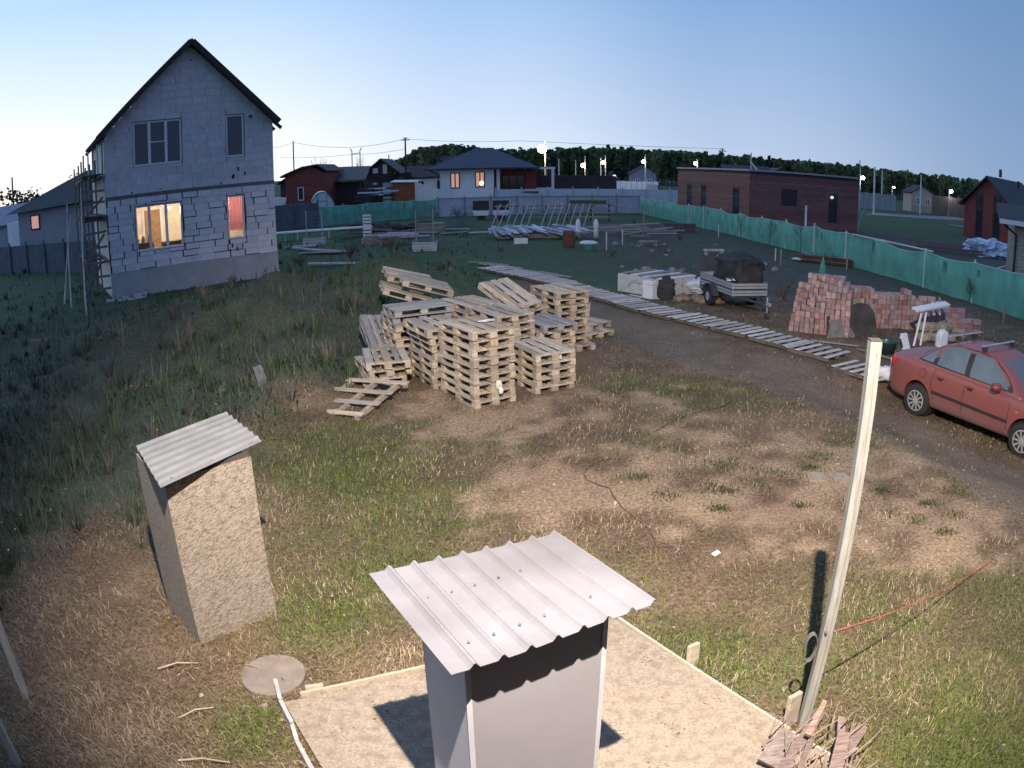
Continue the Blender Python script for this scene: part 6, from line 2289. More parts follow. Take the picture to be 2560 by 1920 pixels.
def lamp(label, px, py, Y_, hp, mat, power, col, r=.2, side=-1, pm=POLE, extra=.9, glow=True):
    p = at(px, py, Y_)
    t = thing('street_lamp', label, 'street lamp', (p.x, p.y, 0), 0, 'street lamps along the far street')
    part('pole', MB().tube([(0 - side * .35, 0, 0), (-side * .35, 0, p.z + extra)], [.10, .07], 7), pm, t)
    part('arm', MB().tube([(-side * .35, 0, p.z + .1), (0, -.1, p.z + .12)], .04, 5), pm, t)
    part('lamp_head', MB().blob((0, 0, 0), r, 3, 2, 0, (1, .8, .9)), mat, t, loc=(0, -.15, p.z - .02), smooth=True)
    l_ = D.lights.new('street_light', 'POINT')
    l_.energy = power
    l_.color = col
    l_.shadow_soft_size = r * 1.3
    lo_ = D.objects.new('street_light', l_)
    COL.objects.link(lo_)
    lo_.parent = t
    lo_.location = (0, -.5, p.z - .5)
    return t


lamp('brightest warm street lamp on a white pole right of the bungalow', 1355, 372, 85, 6, LEDY, 420, (1, .78, .5), .52, -1, POLEW, .9)
lamp('lit street lamp, first one to the right of the brightest lamp', 1457, 413, 112, 5, LEDY, 30, (1, .85, .6), .32, -1, POLEW, 1.4)
lamp('lit street lamp on a paired pole left of the small blue house', 1508, 406, 116, 5, LEDY, 30, (1, .85, .6), .30, -1, POLEW, 1.1)
lamp('lit street lamp in front of the small blue house', 1608, 404, 122, 5, LEDY, 30, (1, .85, .6), .32, -1, POLEW, 1.2)
lamp('lit street lamp showing above the flat brown roof', 1738, 408, 118, 5, LEDY, 30, (1, .85, .6), .30, -1, POLEW, .6)
lamp('bluish white street lamp at the right end of the flat house', 2156, 444, 92, 5, LEDW, 130, (.8, .85, 1), .28, 1, POLE, 1.6)
lamp('small bluish street lamp behind the tall white posts', 2234, 468, 125, 4, LEDW, 60, (.8, .85, 1), .20, 1, POLE, .3)
lamp('bluish street lamp left of the red gable house', 2377, 478, 105, 4, LEDW, 90, (.8, .85, 1), .30, 1, POLE, .4)
solo('spotlight', MB().blob((0, 0, 0), .38, 2, 2, 0, (1, .6, .9)), M('bluish_glow', (1, 1, 1), .4, emit=((.75, .72, 1), 8)), 'bluish bright lamp low down by the far fence strip', 'lamp', at(1536, 443, 120), smooth=True)
for (x0, ytop, ybot, Y_, r_, mt, lab) in ((2187, 417, 533, 88, .14, POLEW, 'tallest white post beside the road'), (2206, 425, 519, 112, .13, POLEW, 'second white post standing behind the tallest one'), (2303, 436, 535, 104, .12, POLEW, 'white post by the open white hut'), (1397, 397, 438, 112, .10, POLEW, 'white post right of the carport frame'), (1439, 400, 436, 118, .09, POLEW, 'thin white post left of the first small lamp'), (1502, 395, 437, 117, .08, POLEW, 'thin pole paired with the second small lamp'),
                                          (733, 353, 424, 90, .10, POLED, 'dark pole above the red house'), (1013, 345, 460, 92, .13, POLED, 'dark utility pole left of the bungalow'), (972, 387, 420, 110, .10, POLED, 'short dark pole behind the small houses'), (30, 443, 505, 75, .14, POLED, 'dark crooked pole at the far left'), (1806, 373, 420, 100, .09, POLED, 'dark pole above the flat brown roof'), (2150, 400, 450, 110, .09, POLED, 'thin dark pole at the right end of the flat house')):
    a, b = at(x0, ytop, Y_), at(x0, ybot, Y_)
    o_ = solo('utility_pole', MB().tube([(0, 0, -.3), (0, 0, a.z)], [r_, r_ * .75], 7), mt, lab, 'pole', (a.x, a.y, 0), group='poles and posts beyond the fences')
    if mt is POLED and x0 in (1013, 1806):
        part('crossarm', MB().beam((-.55, 0, a.z - .25), (.55, 0, a.z - .25), .1, .1).beam((-.3, 0, a.z), (.3, 0, a.z), .08, .08), POLED, o_)
a, b = at(1840 / 1.0, 480, 44), at(1840, 560, 44)
solo('steel_post', MB().tube([(0, 0, 0), (0, 0, gp(2003, 560).z + 2.45)], .06, 8), POLEW, 'white steel post sticking up behind the green netting before the flat house', 'post', (15.7, 37.8, 0))


def wire(label, pts, r=.018, sag=.5):
    p = []
    for a, b in zip(pts[:-1], pts[1:]):
        for k in range(10):
            t = k / 10
            q = Vector(a).lerp(Vector(b), t)
            q.z -= sag * 4 * t * (1 - t)
            p.append(q)
    p.append(Vector(pts[-1]))
    solo('wire', MB().tube(p, r, 4), POLED, label, 'wire', group='overhead wires')


P1 = at(1013, 347, 92)
wire('upper overhead wire running right from the dark pole', [P1, at(1300, 352, 96), at(1810, 372, 100)], .02, .3)
wire('upper overhead wire running left from the dark pole to the house', [P1, at(733, 356, 90), at(600, 348, 90)], .02, .9)
wire('lower overhead wire from the dark pole to the left', [at(1013, 372, 92), at(880, 386, 95), at(700, 394, 95)], .02, .2)

# ================================================================== FOREST
FOL = vcol_mat('forest_leaves', .9, trans=.35)
rr = np.random.default_rng(5)
prof_px = [980, 1030, 1060, 1100, 1150, 1200, 1250, 1300, 1400, 1500, 1600, 1700, 1800, 1900, 2000, 2100, 2200, 2300, 2380, 2440, 2520, 2640]
prof_py = [420, 378, 372, 367, 366, 370, 378, 376, 374, 371, 377, 380, 389, 398, 404, 412, 424, 437, 445, 452, 462, 475]
Vs, Fs, Cs, TV, TF = [], [], [], [], []
tv = MB()
ntree = 900
for i in range(ntree):
    px = rr.uniform(985, 2680)
    Yb = rr.uniform(205, 265)
    pt = np.interp(px, prof_px, prof_py) + rr.normal() * 3.5 + 2.5
    b = at(px, pt, Yb)
    h = max(5.0, b.z)
    cw = rr.uniform(.7, 2.2)
    conifer = rr.uniform() < .22
    nq = 64
    base = h * rr.uniform(.12, .50)
    u = rr.uniform(0, 1, nq) ** .8
    z = base + (h - base) * u
    rad = cw * (np.sqrt(np.clip(1 - (2 * u - .9) ** 2 * .75, .03, 1)) if not conifer else (1.02 - u)) * rr.uniform(.3, 1.05, nq)
    th_ = rr.uniform(0, 6.283, nq)
    cx, cy = b.x + rad * np.cos(th_), b.y + rad * np.sin(th_)
    s = rr.uniform(.28, .75, nq)
    shade = np.array((.085, .11, .05)) if not conifer else np.array((.045, .07, .042))
    shade = shade * rr.uniform(.8, 2.0) + np.array((.012, .004, 0)) * rr.uniform(0, 1)
    for k in range(nq):
        n0 = len(Vs)
        nx_, ny_, nz_ = rr.normal(size=3)
        v1 = np.array((ny_, -nx_, .3 * nz_))
        v1 /= np.linalg.norm(v1) + 1e-6
        v2 = np.cross(v1, (nx_, ny_, nz_))
        v2 /= np.linalg.norm(v2) + 1e-6
        c = np.array((cx[k], cy[k], z[k]))
        Vs += [c - v1 * s[k] - v2 * s[k] * .6, c + v1 * s[k] * .8 - v2 * s[k], c + v1 * s[k] + v2 * s[k] * .7, c - v1 * s[k] * .7 + v2 * s[k]]
        Fs.append((n0, n0 + 1, n0 + 2, n0 + 3))
        cc_ = np.clip(shade * rr.uniform(.6, 1.5), 0, 1)
        Cs += [cc_] * 4
    tv.beam((b.x, b.y, -1), (b.x + rr.uniform(-.5, .5), b.y, h * .9), .22, .22, taper=.4)
fm = D.meshes.new('forest')
fm.from_pydata([tuple(v) for v in Vs], [], Fs)
a_ = fm.color_attributes.new('col', 'FLOAT_COLOR', 'POINT')
a_.data.foreach_set('color', np.concatenate([np.array(Cs), np.ones((len(Cs), 1))], 1).astype(np.float32).ravel())
fm.materials.append(FOL)
fo = tag(put('forest', fm), kind='stuff')
tr_ = part('trunks', tv, M('far_trunks', (.17, .145, .125), .9, var=.3), fo)
tr_['kind'] = 'stuff'
# the thicket and rising ground that closes the forest below
mb = MB()
mb.add([(-30, 262, -2), (250, 262, -2), (250, 400, 9), (-30, 400, 9)], [(0, 1, 2, 3)])
ground_thing('hill', mb, M('forest_floor', (.03, .032, .02), .95))
# crowns of trees rising at the left, beyond the neighbours, and behind the small houses
def tree(label, x, y, h, cw, base, col, seed, nq=260, name='tree', group='trees beyond the fences', leaf=.35):
    r2 = np.random.default_rng(seed)
    t = thing(name, label, 'tree', (x, y, 0), 0, group)
    mbk = MB().tube([(0, 0, -.2), (.05, 0, h * .45), (.1, .05, h * .8)], [.16, .1, .03], 6)
    for k in range(7):
        a = r2.uniform(0, 6.28)
        z0 = h * r2.uniform(.25, .6)
        mbk.tube([(0, 0, z0), (math.cos(a) * cw * .45, math.sin(a) * cw * .45, z0 + h * .2), (math.cos(a) * cw * .8, math.sin(a) * cw * .8, z0 + h * .28)], [.05, .03, .01], 4)
    part('trunk', mbk, TWIG, t)
    m_ = MB()
    cen = [(r2.uniform(-.6, .6) * cw, r2.uniform(-.6, .6) * cw, base + (h - base) * r2.uniform(.1, .9), r2.uniform(.25, .5) * cw) for _ in range(9)]
    for k in range(nq):
        c0 = cen[r2.integers(0, 9)]
        d_ = r2.normal(size=3)
        d_ /= np.linalg.norm(d_)
        c = np.array(c0[:3]) + d_ * c0[3] * r2.uniform(.5, 1.1)
        v1 = r2.normal(size=3)
        v1 /= np.linalg.norm(v1)
        v2 = np.cross(v1, d_)
        v2 /= np.linalg.norm(v2) + 1e-6
        s_ = leaf * r2.uniform(.5, 1.1)
        m_.add([c - v1 * s_, c + v2 * s_ * .6, c + v1 * s_, c - v2 * s_ * .6], [(0, 1, 2, 3)])
    part('crown', m_, col, t)
    return t


LEAFD = M('dark_leaves', (.045, .055, .030), .9, var=.4, scale=.6)
for i, (x, y, h, cw, b_, lab) in enumerate(((-61, 74, 6.6, 3.0, .8, 'dark tree farthest left on the skyline'), (-57.5, 75, 6.8, 3.2, .8, 'dark tree beside the crooked pole on the left skyline'), (-54.5, 73, 6.2, 2.8, .6, 'dark tree close to the hipped roof on the left skyline'), (-47, 70, 6.9, 2.8, 1.0, 'tall dark tree behind the neighbour roof'), (-43.5, 72, 7.4, 2.6, 1.0, 'dark tree above the neighbour roof next to the scaffold'),
                                            (-15.8, 100, 6.4, 2.4, 1.2, 'bare topped tree behind the dark house'), (-9.6, 108, 7.2, 3.0, 1.5, 'leafy tree left of the bungalow roof'), (-12.4, 82, 4.6, 1.0, .4, 'narrow dark conifer before the small houses'), (-10.9, 84, 4.3, 1.1, .4, 'second narrow dark conifer before the small houses'))):
    tree(lab, x, y, h, cw, b_, LEAFD, 30 + i)
for i, (px, Yb, h) in enumerate(((788, 92, 6.7), (815, 95, 6.5), (895, 97, 6.8))):
    p = at(px, 430, Yb)
    bush('bare_tree', f'{("leafless tree over the red house roof", "thin leafless tree over the lean-to shed", "leafless tree beside the roof frame")[i]}', 'tree', (p.x, p.y, 0), h, 18, .9, TWIG, 50 + i, 'leafless trees beyond the fences', .04)

# ================================================================== THE YARD'S FAR CLUTTER
# young fruit trees along the netting
def sapling(label, x, y, h, seed, spread=.55):
    r2 = random.Random(seed)
    t = thing('sapling', label, 'tree', (x, y, 0), 0, 'young trees along the green netting')
    part('trunk', MB().tube([(0, 0, -.1), (.02, 0, h * .45), (0, .02, h)], [.022, .016, .005], 6), TWIG, t)
    m_ = MB()
    for k in range(16):
        z0 = h * r2.uniform(.35, .9)
        a = r2.uniform(0, 6.283)
        l_ = spread * r2.uniform(.4, 1) * (1.15 - z0 / h * .6)
        q = Vector((math.cos(a) * l_, math.sin(a) * l_, z0 + l_ * .8))
        m_.tube([(0, 0, z0), q * .5 + Vector((0, 0, z0 * .5)), q], [.010, .007, .003], 4)
        for j in range(3):
            q2 = Vector((0, 0, z0)).lerp(q, r2.uniform(.4, 1))
            a2 = r2.uniform(0, 6.283)
            m_.tube([q2, q2 + Vector((math.cos(a2), math.sin(a2), 1)) * .14], [.005, .002], 3)
    part('crown', m_, TWIG, t)


sapling('leftmost of the three bare saplings before the netting', 12.75, 40.3, 1.5, 1, .4)
sapling('spreading bare sapling, middle of the three', 13.55, 37.6, 1.75, 2, .8)
sapling('tallest bare sapling, nearest of the three', 14.0, 34.3, 1.95, 3, .65)
sapling('small shrub-like sapling in front of the right netting', 16.4, 22.8, .8, 4, .5)
for i, (px, py, h, lab) in enumerate(((1796, 592, .75, 'thin stake left of the first sapling'), (1951, 665, .75, 'pale stake between the trailer and the saplings'), (1938, 652, .6, 'short dark stake behind the pale stake'), (2116, 676, .6, 'thin stake in front of the netting right of the brick rows'), (1556, 612, .8, 'tall stake among the scrap heap'), (1609, 590, 1.4, 'tallest stake right of the scrap heap'), (1516, 626, .9, 'stake standing in the grass left of the stones'), (2508, 808, .55, 'low white stake at the right before the netting'))):
    p = gp(px, py)
    solo('stake', MB().box(-.025, -.025, -.1, .025, .025, h), GREYWOOD if i % 2 else WPOST, lab, 'stake', (p.x, p.y, float(gz(p.x, p.y))), group='stakes standing in the yard')
# stack of red boards by the netting
rbn = 0
for i in range(12):
    k, j = i // 3, i % 3
    solo('red_board', MB().cbox((0, 0, 0), (2.6, .2, .045)), M('red_brown_board', (.17, .06, .055), .85, var=.2, scale=3, perobj=.25), f'{ORD[k]} layer, {ORD[j]} board of the red board pile before the netting', 'board', (14.5 + .02 * k, 32.3 + .24 * j, .07 + k * .075), R(-38 + rnd.uniform(-3, 3)), 'red boards piled before the netting')
solo('slab_stone', MB().blob((0, 0, 0), .42, 3, 2, .08, (1, .6, .18)), WPOST, 'flat whitish slab left of the red board pile', 'slab', (13.55, 33.2, .09), smooth=True)
gb = MB()
for k in range(40):
    a = rnd.uniform(0, 6.28)
    q = Vector((rnd.uniform(-.6, .6), rnd.uniform(-.2, .2), .35))
    gb.beam(q, q + Vector((math.cos(a) * .15, math.sin(a) * .1, rnd.uniform(.05, .25))), .05, .01)
solo('green_netting_scrap', gb, GMESH, 'scrap of green netting thrown on the red board pile', 'netting', (14.5, 32.4, 0), R(-38))
um = thing('parasol', 'closed green parasol standing behind the brick stack', 'parasol', (10.7, 24.0, 0))
part('canopy', MB().lathe([(.03, .35), (.10, .5), (.13, .75), (.08, 1.05), (.02, 1.2)], 8), M('green_cloth', (.05, .28, .15), .8), um)
part('pole', MB().tube([(0, 0, 0), (0, 0, 1.22)], .018, 6), WPOST, um)
# planters with trellises
PLW = M('pale_planter_board', (.42, .44, .50), .8, var=.12, scale=3, perobj=.15)
TRL = M('dark_trellis', (.13, .15, .17), .8)


def planter(label, x, y, rz, w, d, h, kind, tall, nb=3):
    t = thing('planter', label, 'planter', (x, y, float(gz(x, y))), R(rz))
    for k in range(nb):
        z0, z1 = h * k / nb, h * (k + 1) / nb - .02
        part('board', MB().box(-w / 2, -d / 2, z0, w / 2, -d / 2 + .03, z1), PLW, t)
        part('side_board', MB().box(-w / 2, -d / 2 + .031, z0, -w / 2 + .03, d / 2, z1), PLW, t)
        part('side_board', MB().box(w / 2 - .03, -d / 2 + .031, z0, w / 2, d / 2, z1), PLW, t)
    part('soil', MB().box(-w / 2 + .032, -d / 2 + .032, 0, w / 2 - .032, d / 2 - .01, h - .06), TWIG, t)
    tr2 = part('trellis', MB().box(-w * .38, .1, 0, -w * .38 + .05, .15, tall).box(w * .33, .1, 0, w * .33 + .05, .15, tall), PLW if kind != 'arch' else M('pale_trellis', (.28, .30, .31), .8), t)
    n = 8 if kind != 'slats' else 7
    for k in range(n):
        z = h + (tall - h) * (k + .4) / n
        hh = .11 if kind == 'slats' else .04
        part('rung', MB().box(-w * .36, .09, z, w * .36, .13, z + hh), WHITE if kind == 'slats' else TRL, tr2)
    if kind == 'arch':
        pts_ = [(-w * .36 + w * .36 * (1 - math.cos(a)), .12, tall + .35 * math.sin(a)) for a in [math.pi * i / 10 for i in range(11)]]
        part('arch_hoop', MB().tube(pts_, .025, 5), TRL, tr2)
    return t


planter('planter box with a tall dark trellis, nearest the block house', -11.35, 42.6, 8, 1.3, .8, .42, 'ladder', 2.0)
planter('planter box with a white slatted rack, middle one', -8.1, 42.1, 6, .62, .5, .30, 'slats', 1.62)
planter('planter box with an arched trellis and bluish stripes, rightmost one', -4.2, 36.8, 4, 1.2, .9, .48, 'arch', 2.05, 4)
bp_ = thing('board_pile', 'dark layered board pile behind the slatted rack', 'pile', (-7.4, 41.2, 0), R(12))
for b in ((-.75, -.5, 0, .75, .5, .12), (-.7, -.45, .14, .7, .5, .24), (-.72, -.5, .26, .66, .45, .38), (-.6, -.45, .40, .72, .5, .5)):
    part('board', MB().box(*b), GREYWOOD, bp_)
tb2 = thing('long_table', 'very long white work table standing behind the planters', 'table', (-12.0, 46.2, 0), R(14))
part('tabletop', MB().box(-3.1, -.35, .52, 3.4, .35, .60), WHITE, tb2)
for x in (-2.9, -2.2, -1.4, .6, 2.9):
    part('leg', MB().box(x, -.3, 0, x + .08, .3, .519), PLW, tb2)
pt_ = thing('plank_table', 'low plank table left of the arched trellis', 'table', (-6.0, 40.2, 0), R(8))
PKG = M('pinkish_grey_board', (.30, .27, .28), .8)
part('tabletop', MB().box(-1.1, -.45, .46, 1.1, .45, .54), PKG, pt_)
part('leg', MB().box(-1.0, -.4, 0, -.92, .4, .459), PKG, pt_)
part('leg', MB().box(.9, -.4, 0, .98, .4, .459), PKG, pt_)
for i, (x, y, l, rz, lab) in enumerate(((-7.6, 31.8, 2.4, 12, 'pale board on the mound nearest the house corner'), (-9.0, 37.0, 2.6, -6, 'wide pale board on the ground under the planters'), (-9.4, 36.6, 2.4, -14, 'second wide pale board under the planters'), (-10.9, 38.8, 1.6, -20, 'pale crooked board beside the house corner'), (-11.6, 40.5, 1.8, 5, 'board lying under the long table'), (-3.4, 48.6, 1.6, 0, 'pale board lying on the far grass'), (-1.8, 45.5, 1.4, 10, 'greyish board lying right of the arched trellis'), (-5.6, 44.0, 1.8, 4, 'board lying behind the arched trellis'))):
    solo('plank', MB().cbox((0, 0, .06), (l, .42, .05)), M('lilac_board', (.36, .35, .40), .8, var=.15, scale=3, perobj=.15), lab, 'board', (x, y, float(gz(x, y)) + .05), (R(rnd.uniform(-4, 4)), R(rnd.uniform(-5, 5)), R(rz)))
bp_ = thing('board_pile', 'grey board pile before the back left netting', 'pile', (-5.0, 47.5, 0), R(5))
for k in range(8):
    part('board', MB().box(-.8 + rnd.uniform(-.1, .1), -.5, .08 * k, .8 + rnd.uniform(-.1, .1), .5, .08 * k + .06), GREYWOOD, bp_)
solo('bush_pile', MB().blob((0, 0, .2), .5, 3, 2, .3, (2.2, .8, .8)).blob((1.2, .3, .2), .4, 4, 2, .3, (1.6, .8, .7)), LEAFD, 'dark heap of brush before the green netting', 'brush heap', (-10.2, 52, 0))
mb = MB()
for k in range(8):
    a = math.pi * k / 8
    mb.tube([(.16 * k, 0, 0), (.16 * k + .15, 0, .9 + .2 * math.sin(k)), (.16 * k + .6, .1, .9), (.16 * k + .85, .1, 0)], .03, 4)
solo('hoop_frame', mb, TRL, 'tangle of bent hoops right of the arched trellis', 'hoops', (-4.3, 52.5, 0))
# sheet pile (long boards fanned on a rack)
tq = thing('board_rack', 'low rack under the heap of long weathered boards', 'rack', (1.3, 42.6, 0), R(4))
for y in (-.3, 1.3):
    part('bearer', MB().box(-2.1, y, 0, 2.3, y + .15, .26 + .08 * y), GREYWOOD, tq)
FANB = M('bluish_white_board', (.40, .41, .48), .75, var=.2, scale=3, perobj=.55, tint=(.22, .22, .26), tamt=.5)
for k in range(30):
    f = k / 29
    x = -2.3 + 5.0 * f + rnd.uniform(-.15, .15)
    solo('fanned_board', MB().cbox((0, 0, 0), (rnd.uniform(.12, .32), rnd.uniform(1.7, 3.3), .035)), FANB, f'{ORD[k % 15]} board from the {("left end", "middle")[k // 15]} of the long board heap, counting rightwards', 'board', (1.2 + x, 42.4 + rnd.uniform(-.7, .6), .36 + .012 * k % .2 + .05), (R(rnd.uniform(3, 8)), R(rnd.uniform(-5, 5)), R(14 + 22 * f + rnd.uniform(-16, 16))), 'long boards in the yard heap')
solo('white_block', MB().cbox((0, 0, .14), (.7, .3, .28)), WHITE, 'small white block in the grass before the fanned boards', 'block', (.55, 39.2, 0), R(4))
for i, (x, lab) in enumerate(((3.75, 'white ghostlike cloth hanging left at the fanned boards'), (4.75, 'white ghostlike cloth hanging right at the fanned boards'))):
    solo('white_cloth', MB().lathe([(.16, 0), (.12, .4), (.15, .75), (.10, .95), (.02, 1.05)], 9, (0, 0, 0)), WP, lab, 'cloth', (x, 41.5, .12), smooth=True)
# slanted rods leaning on a rail
rd = thing('rod_rack', 'rail on two posts carrying the row of slanted rods', 'rack', (2.4, 49.5, 0))
part('rail', MB().box(-3.4, .75, 1.40, 3.3, .85, 1.5), GREYWOOD, rd)
part('post', MB().box(-3.3, .76, 0, -3.2, .84, 1.39), GREYWOOD, rd)
part('post', MB().box(3.1, .76, 0, 3.2, .84, 1.39), GREYWOOD, rd)
for k in range(14):
    if k == 6:
        continue
    x = -3.1 + .46 * k
    solo('slanted_rod', MB().beam((2.4 + x - .55, 48.9, .05), (2.4 + x + .1, 50.15, 1.62), .055, .045), M('pale_rod', (.36, .36, .34), .8), f'{ORD[k]} slanted rod from the left leaning on the rail', 'rod', group='slanted rods leaning on the rail')
for i, x in enumerate((-.95, .6)):
    t = thing('water_tub', ('left', 'right')[i] + ' of the two white tubs with dark covers at the back fence', 'tub', (x - 1.3, 58.5, 0), 0, 'white tubs at the back fence')
    part('tub_body', MB().prism([(-.55, .35), (.55, .35), (.65, .75), (-.65, .75)], 0, .8, YZ), WHITE, t)
    part('cover', MB().box(-.62, 0, .76, .62, .8, 1.5), DWALL, t)
    part('stand', MB().box(-.3, .2, 0, .3, .6, .349), DWALL, t)
for i, (x, y, w_, h_, lab) in enumerate(((2.6, 57.5, 3.4, 1.15, 'dark timber bench frame at the back fence, left one'), (6.2, 57, 3.0, 1.35, 'dark covered bench frame at the back fence, right one'))):
    t = thing('bench_frame', lab, 'frame', (x - 1.6, y, 0))
    for k in range(4):
        part('rail', MB().box(0, 0, h_ * (k + 1) / 4 - .12, w_, .1, h_ * (k + 1) / 4), GREYWOOD, t)
    for xx in (0, w_ / 2, w_ - .1):
        part('leg', MB().box(xx, .101, 0, xx + .1, .3, h_), DWALL, t)
    if i:
        part('lid', MB().box(-.1, -.1, h_ + .01, w_ * .9, .8, h_ + .22), M('olive_lid', (.09, .10, .06), .8), t)
# barrel, white lid bucket
solo('barrel', MB().lathe([(.27, 0), (.30, .1), (.31, .4), (.30, .75), (.27, .85)], 14), M('rusty_barrel', (.13, .055, .045), .8), 'rusty red barrel in the grass below the fanned boards', 'barrel', (2.9, 37.2, 0))
bk = solo('bucket', MB().lathe([(.22, 0), (.28, .3)], 14), M('green_bucket', (.05, .22, .17), .6), 'green bucket with a white cover beside the rusty barrel', 'bucket', (3.75, 36.0, 0))
part('white_cover', MB().blob((0, 0, .36), .36, 6, 2, .1, (1.3, .8, .3)), WP, bk, smooth=True)
# scrap timber heap
for k in range(18):
    x, y = rnd.uniform(5.6, 9.6), rnd.uniform(41, 49)
    a = rnd.uniform(-.5, .5)
    l = rnd.uniform(1.2, 3.0)
    z = rnd.uniform(.08, .4)
    solo('scrap_timber', MB().beam((x - l / 2, y - a, z), (x + l / 2, y + a, z + rnd.uniform(-.05, .25)), rnd.uniform(.08, .2), .06), GREYWOOD if k % 3 else M('lilac_board', (.36, .35, .40)), 'scrap timber in the tangled heap at the end of the fanned boards', 'timber', group='scrap timber heap')
solo('leaning_rail', MB().beam((7.6, 57.5, 1.25), (10.6, 54.5, .75), .12, .1), GREYWOOD, 'pale rail on posts sloping down before the green netting', 'rail')
solo('rail_post', MB().box(7.5, 57.5, 0, 7.6, 57.6, 1.5), GREYWOOD, 'post holding the upper end of the sloping rail', 'post')
# low brick pile at the netting on the left side of the right fence
lp = MB()
solo('low_pile', MB().box(-1.0, -.4, 0, 1.0, .4, .48).box(-.95, -.35, .49, 1.05, .4, .56), M('dark_brick_pile', (.10, .075, .08), .9, var=.3, scale=8), 'dark low brick pile at the foot of the green netting', 'pile', (10.9, 47.6, 0), R(-10))
# stones
STN = M('field_stone', (.22, .215, .225), .95, var=.25, scale=4, perobj=.25, bump=.4)
for k in range(46):
    if k < 26:
        f = k / 25
        x, y = 4.6 + 2.9 * f + rnd.uniform(-.5, .5), 27.5 + rnd.uniform(-1.6, 2.2)
    else:
        x, y = rnd.uniform(5.0, 11.0), rnd.uniform(29, 39)
    r_ = rnd.uniform(.06, .19)
    solo('stone', MB().blob((0, 0, 0), r_, 200 + k, 1, .28, (1.2, .9, .7)), STN, 'pale field stone lying in the yard behind the concrete tank', 'stone', (x, y, float(gz(x, y)) + r_ * .3), R(rnd.uniform(0, 180)), 'field stones behind the concrete tank')
for i, (x, y) in enumerate(((7.1, 38.2), (9.6, 34.5))):
    lb_ = thing('low_bench', ('small low stand among the stones', 'pale low frame in front of the saplings')[i], 'stand', (x, y, 0), R(10))
    for nm, b in (('top_board', (-.5, -.15, .2, .5, .15, .28)), ('leg', (-.45, -.1, 0, -.35, .1, .199)), ('leg', (.35, -.1, 0, .45, .1, .199))):
        part(nm, MB().box(*b), WPOST if i else GREYWOOD, lb_)
# tarp pile and beams by the red house
tp = MB().lumpy((0, 0, .45), (3.4, 1.9, 1.3), 3, 4, .9, .5, 2.6).lumpy((1.2, .2, .4), (1.8, 1.5, 1.0), 8, 4, .9, .5, 3.0)
solo('white_tarpaulin', tp, M('crumpled_film', (.50, .55, .66), .45, var=.3, scale=3), 'big heap of bluish white film before the red gable house', 'film heap', (31.5, 41.5, 0), R(-15), smooth=False)
for k in range(6):
    solo('timber_beam', MB().beam((25.5 + .5 * k, 42 + .8 * k, .15 + .1 * (k % 2)), (30.0 + .4 * k, 40.2 + .9 * k, .2 + .1 * (k % 2)), .16, .14), M('old_beam', (.17, .13, .12), .9, perobj=.2), f'{ORD[k]} beam from the front in the beams left of the film heap', 'beam', group='beams beside the film heap')
solo('bent_post', MB().tube([(0, 0, 0), (.25, .2, .9), (.75, .3, 1.7), (.95, .4, 2.6)], [.10, .08, .09, .07], 6), M('birch_wood', (.30, .29, .28), .8), 'bent pale trunk standing in the field behind the netting', 'post', (27.5, 55, 0))
for i, (a, b, lab) in enumerate(((( 15.55, 31.6, 1.52), (16.35, 25.6, 1.52), 'white pipe lying along the top of the netting'), ((17.0, 21.9, 1.46), (19.6, 24.6, 1.3), 'white pipe behind the netting before the cream house'))):
    solo('pipe', MB().tube([Vector(a), Vector(b)], .035, 6), WPOST, lab, 'pipe')
solo('plank', MB().tube([(13.6, 14.9, .35), (13.9, 14.3, .1), (14.6, 14.0, .06), (16, 13.6, .06)], .03, 5), WPOST, 'bent pale pipe on the ground right of the car roof', 'pipe')

bush('dry_brush', 'dry twiggy brush on the mound before the arched planter', 'bush', (-5.2, 33.5, .2), .95, 60, 1.2, TWIG, 71)
bush('dry_brush', 'dry twiggy brush on the mound below the slatted rack', 'bush', (-7.2, 33.0, .2), .8, 50, 1.1, TWIG, 72)
bush('dry_brush', 'low dry brush at the right corner of the block house', 'bush', (-9.0, 31.2, .1), .6, 40, .8, TWIG, 73)
bush('bare_bush', 'leafless bush against the back fence behind the water tubs', 'bush', (-2.6, 62.5, 0), 1.3, 40, .9, TWIG, 74)
bush('bare_bush', 'thin leafless bush left of the water tubs at the back fence', 'bush', (-4.3, 61.5, 0), 1.1, 30, .8, TWIG, 75)

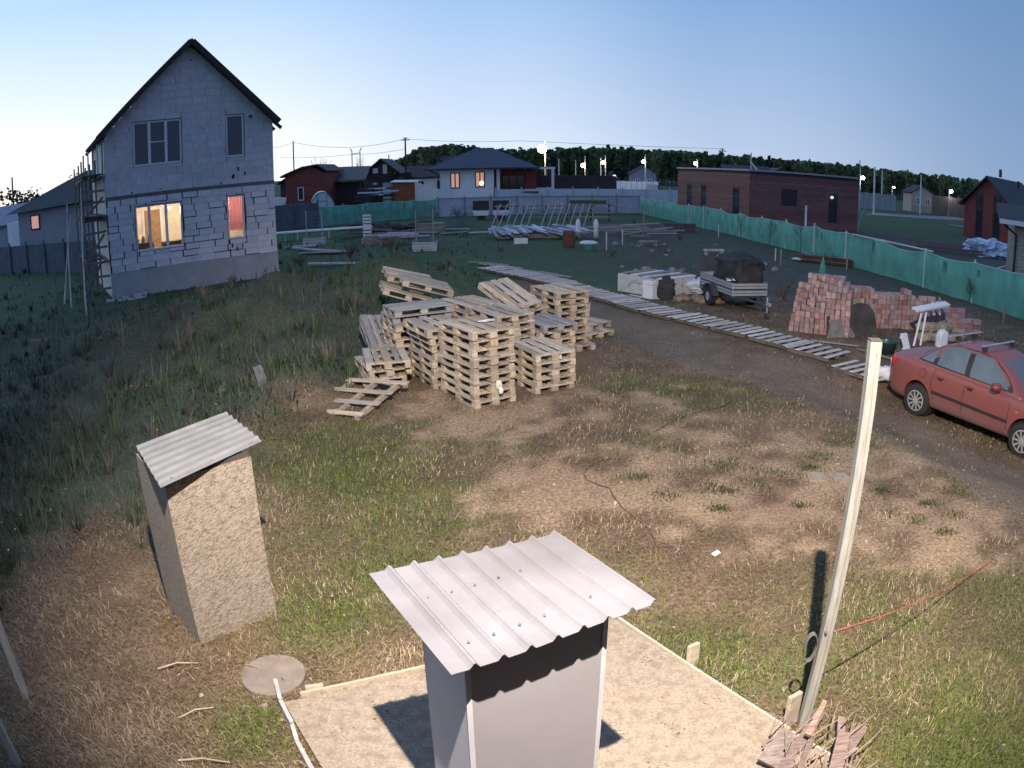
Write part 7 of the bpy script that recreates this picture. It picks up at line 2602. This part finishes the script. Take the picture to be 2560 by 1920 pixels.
# boards and dark heaps lying between the planters and the green netting
DKB = M('dark_old_board', (.085, .075, .075), .9, var=.25, scale=3, perobj=.3)
k = 0
for (x, y, l, rz, z, pale) in ((-8.9, 45.6, 2.4, 8, .25, 0), (-8.6, 46.4, 2.6, -5, .40, 0), (-8.0, 47.0, 2.2, 12, .15, 1), (-7.2, 46.0, 2.0, 3, .30, 0), (-6.6, 45.2, 1.7, -12, .22, 1), (-6.3, 47.4, 2.3, 5, .2, 0), (-5.2, 45.8, 1.5, 14, .18, 1), (-9.8, 48.4, 2.6, 2, .3, 0), (-4.6, 49.6, 1.9, -6, .2, 0), (-3.4, 45.6, 1.6, 2, .12, 1), (-6.9, 49.6, 2.4, 9, .3, 0), (-9.3, 43.6, 1.8, -15, .15, 0)):
    solo('plank', MB().cbox((0, 0, 0), (l, rnd.uniform(.25, .5), .06)), M('lilac_board', (.36, .35, .40)) if pale else DKB, f'{ORD[k]} {"pale" if pale else "dark"} board, counting from the planters, lying before the back left netting', 'board', (x, y, float(gz(x, y)) + z), (R(rnd.uniform(-6, 6)), R(rnd.uniform(-7, 7)), R(rz)), 'boards lying before the back left netting')
    k += 1
for i, (x, y, sx) in enumerate(((-8.2, 49.5, 2.6), (-5.9, 50.5, 2.0))):
    solo('earth_heap', MB().lumpy((0, 0, .15), (sx, 1.2, .8), 21 + i, 3, .9, .4, 2.4), M('dark_heap', (.04, .042, .035), .95, var=.3, scale=3), ('wide', 'smaller')[i] + ' dark heap of earth and brush before the back left netting', 'heap', (x, y, 0))
for i, (px, py) in enumerate(((1480, 612), (1530, 640), (1668, 640), (1700, 600), (1585, 560), (1440, 600))):
    p = gp(px, py)
    bush('dry_tuft', ('dry weed tuft by the tall stake', 'dry weed tuft before the field stones', 'dry weed tuft behind the concrete tank', 'dry weed tuft before the saplings', 'dry weed tuft by the scrap heap', 'dry weed tuft right of the white-covered bucket')[i], 'weed', (p.x, p.y, 0), .45, 22, .45, TWIG, 90 + i, 'dry weed tufts in the yard', .008)
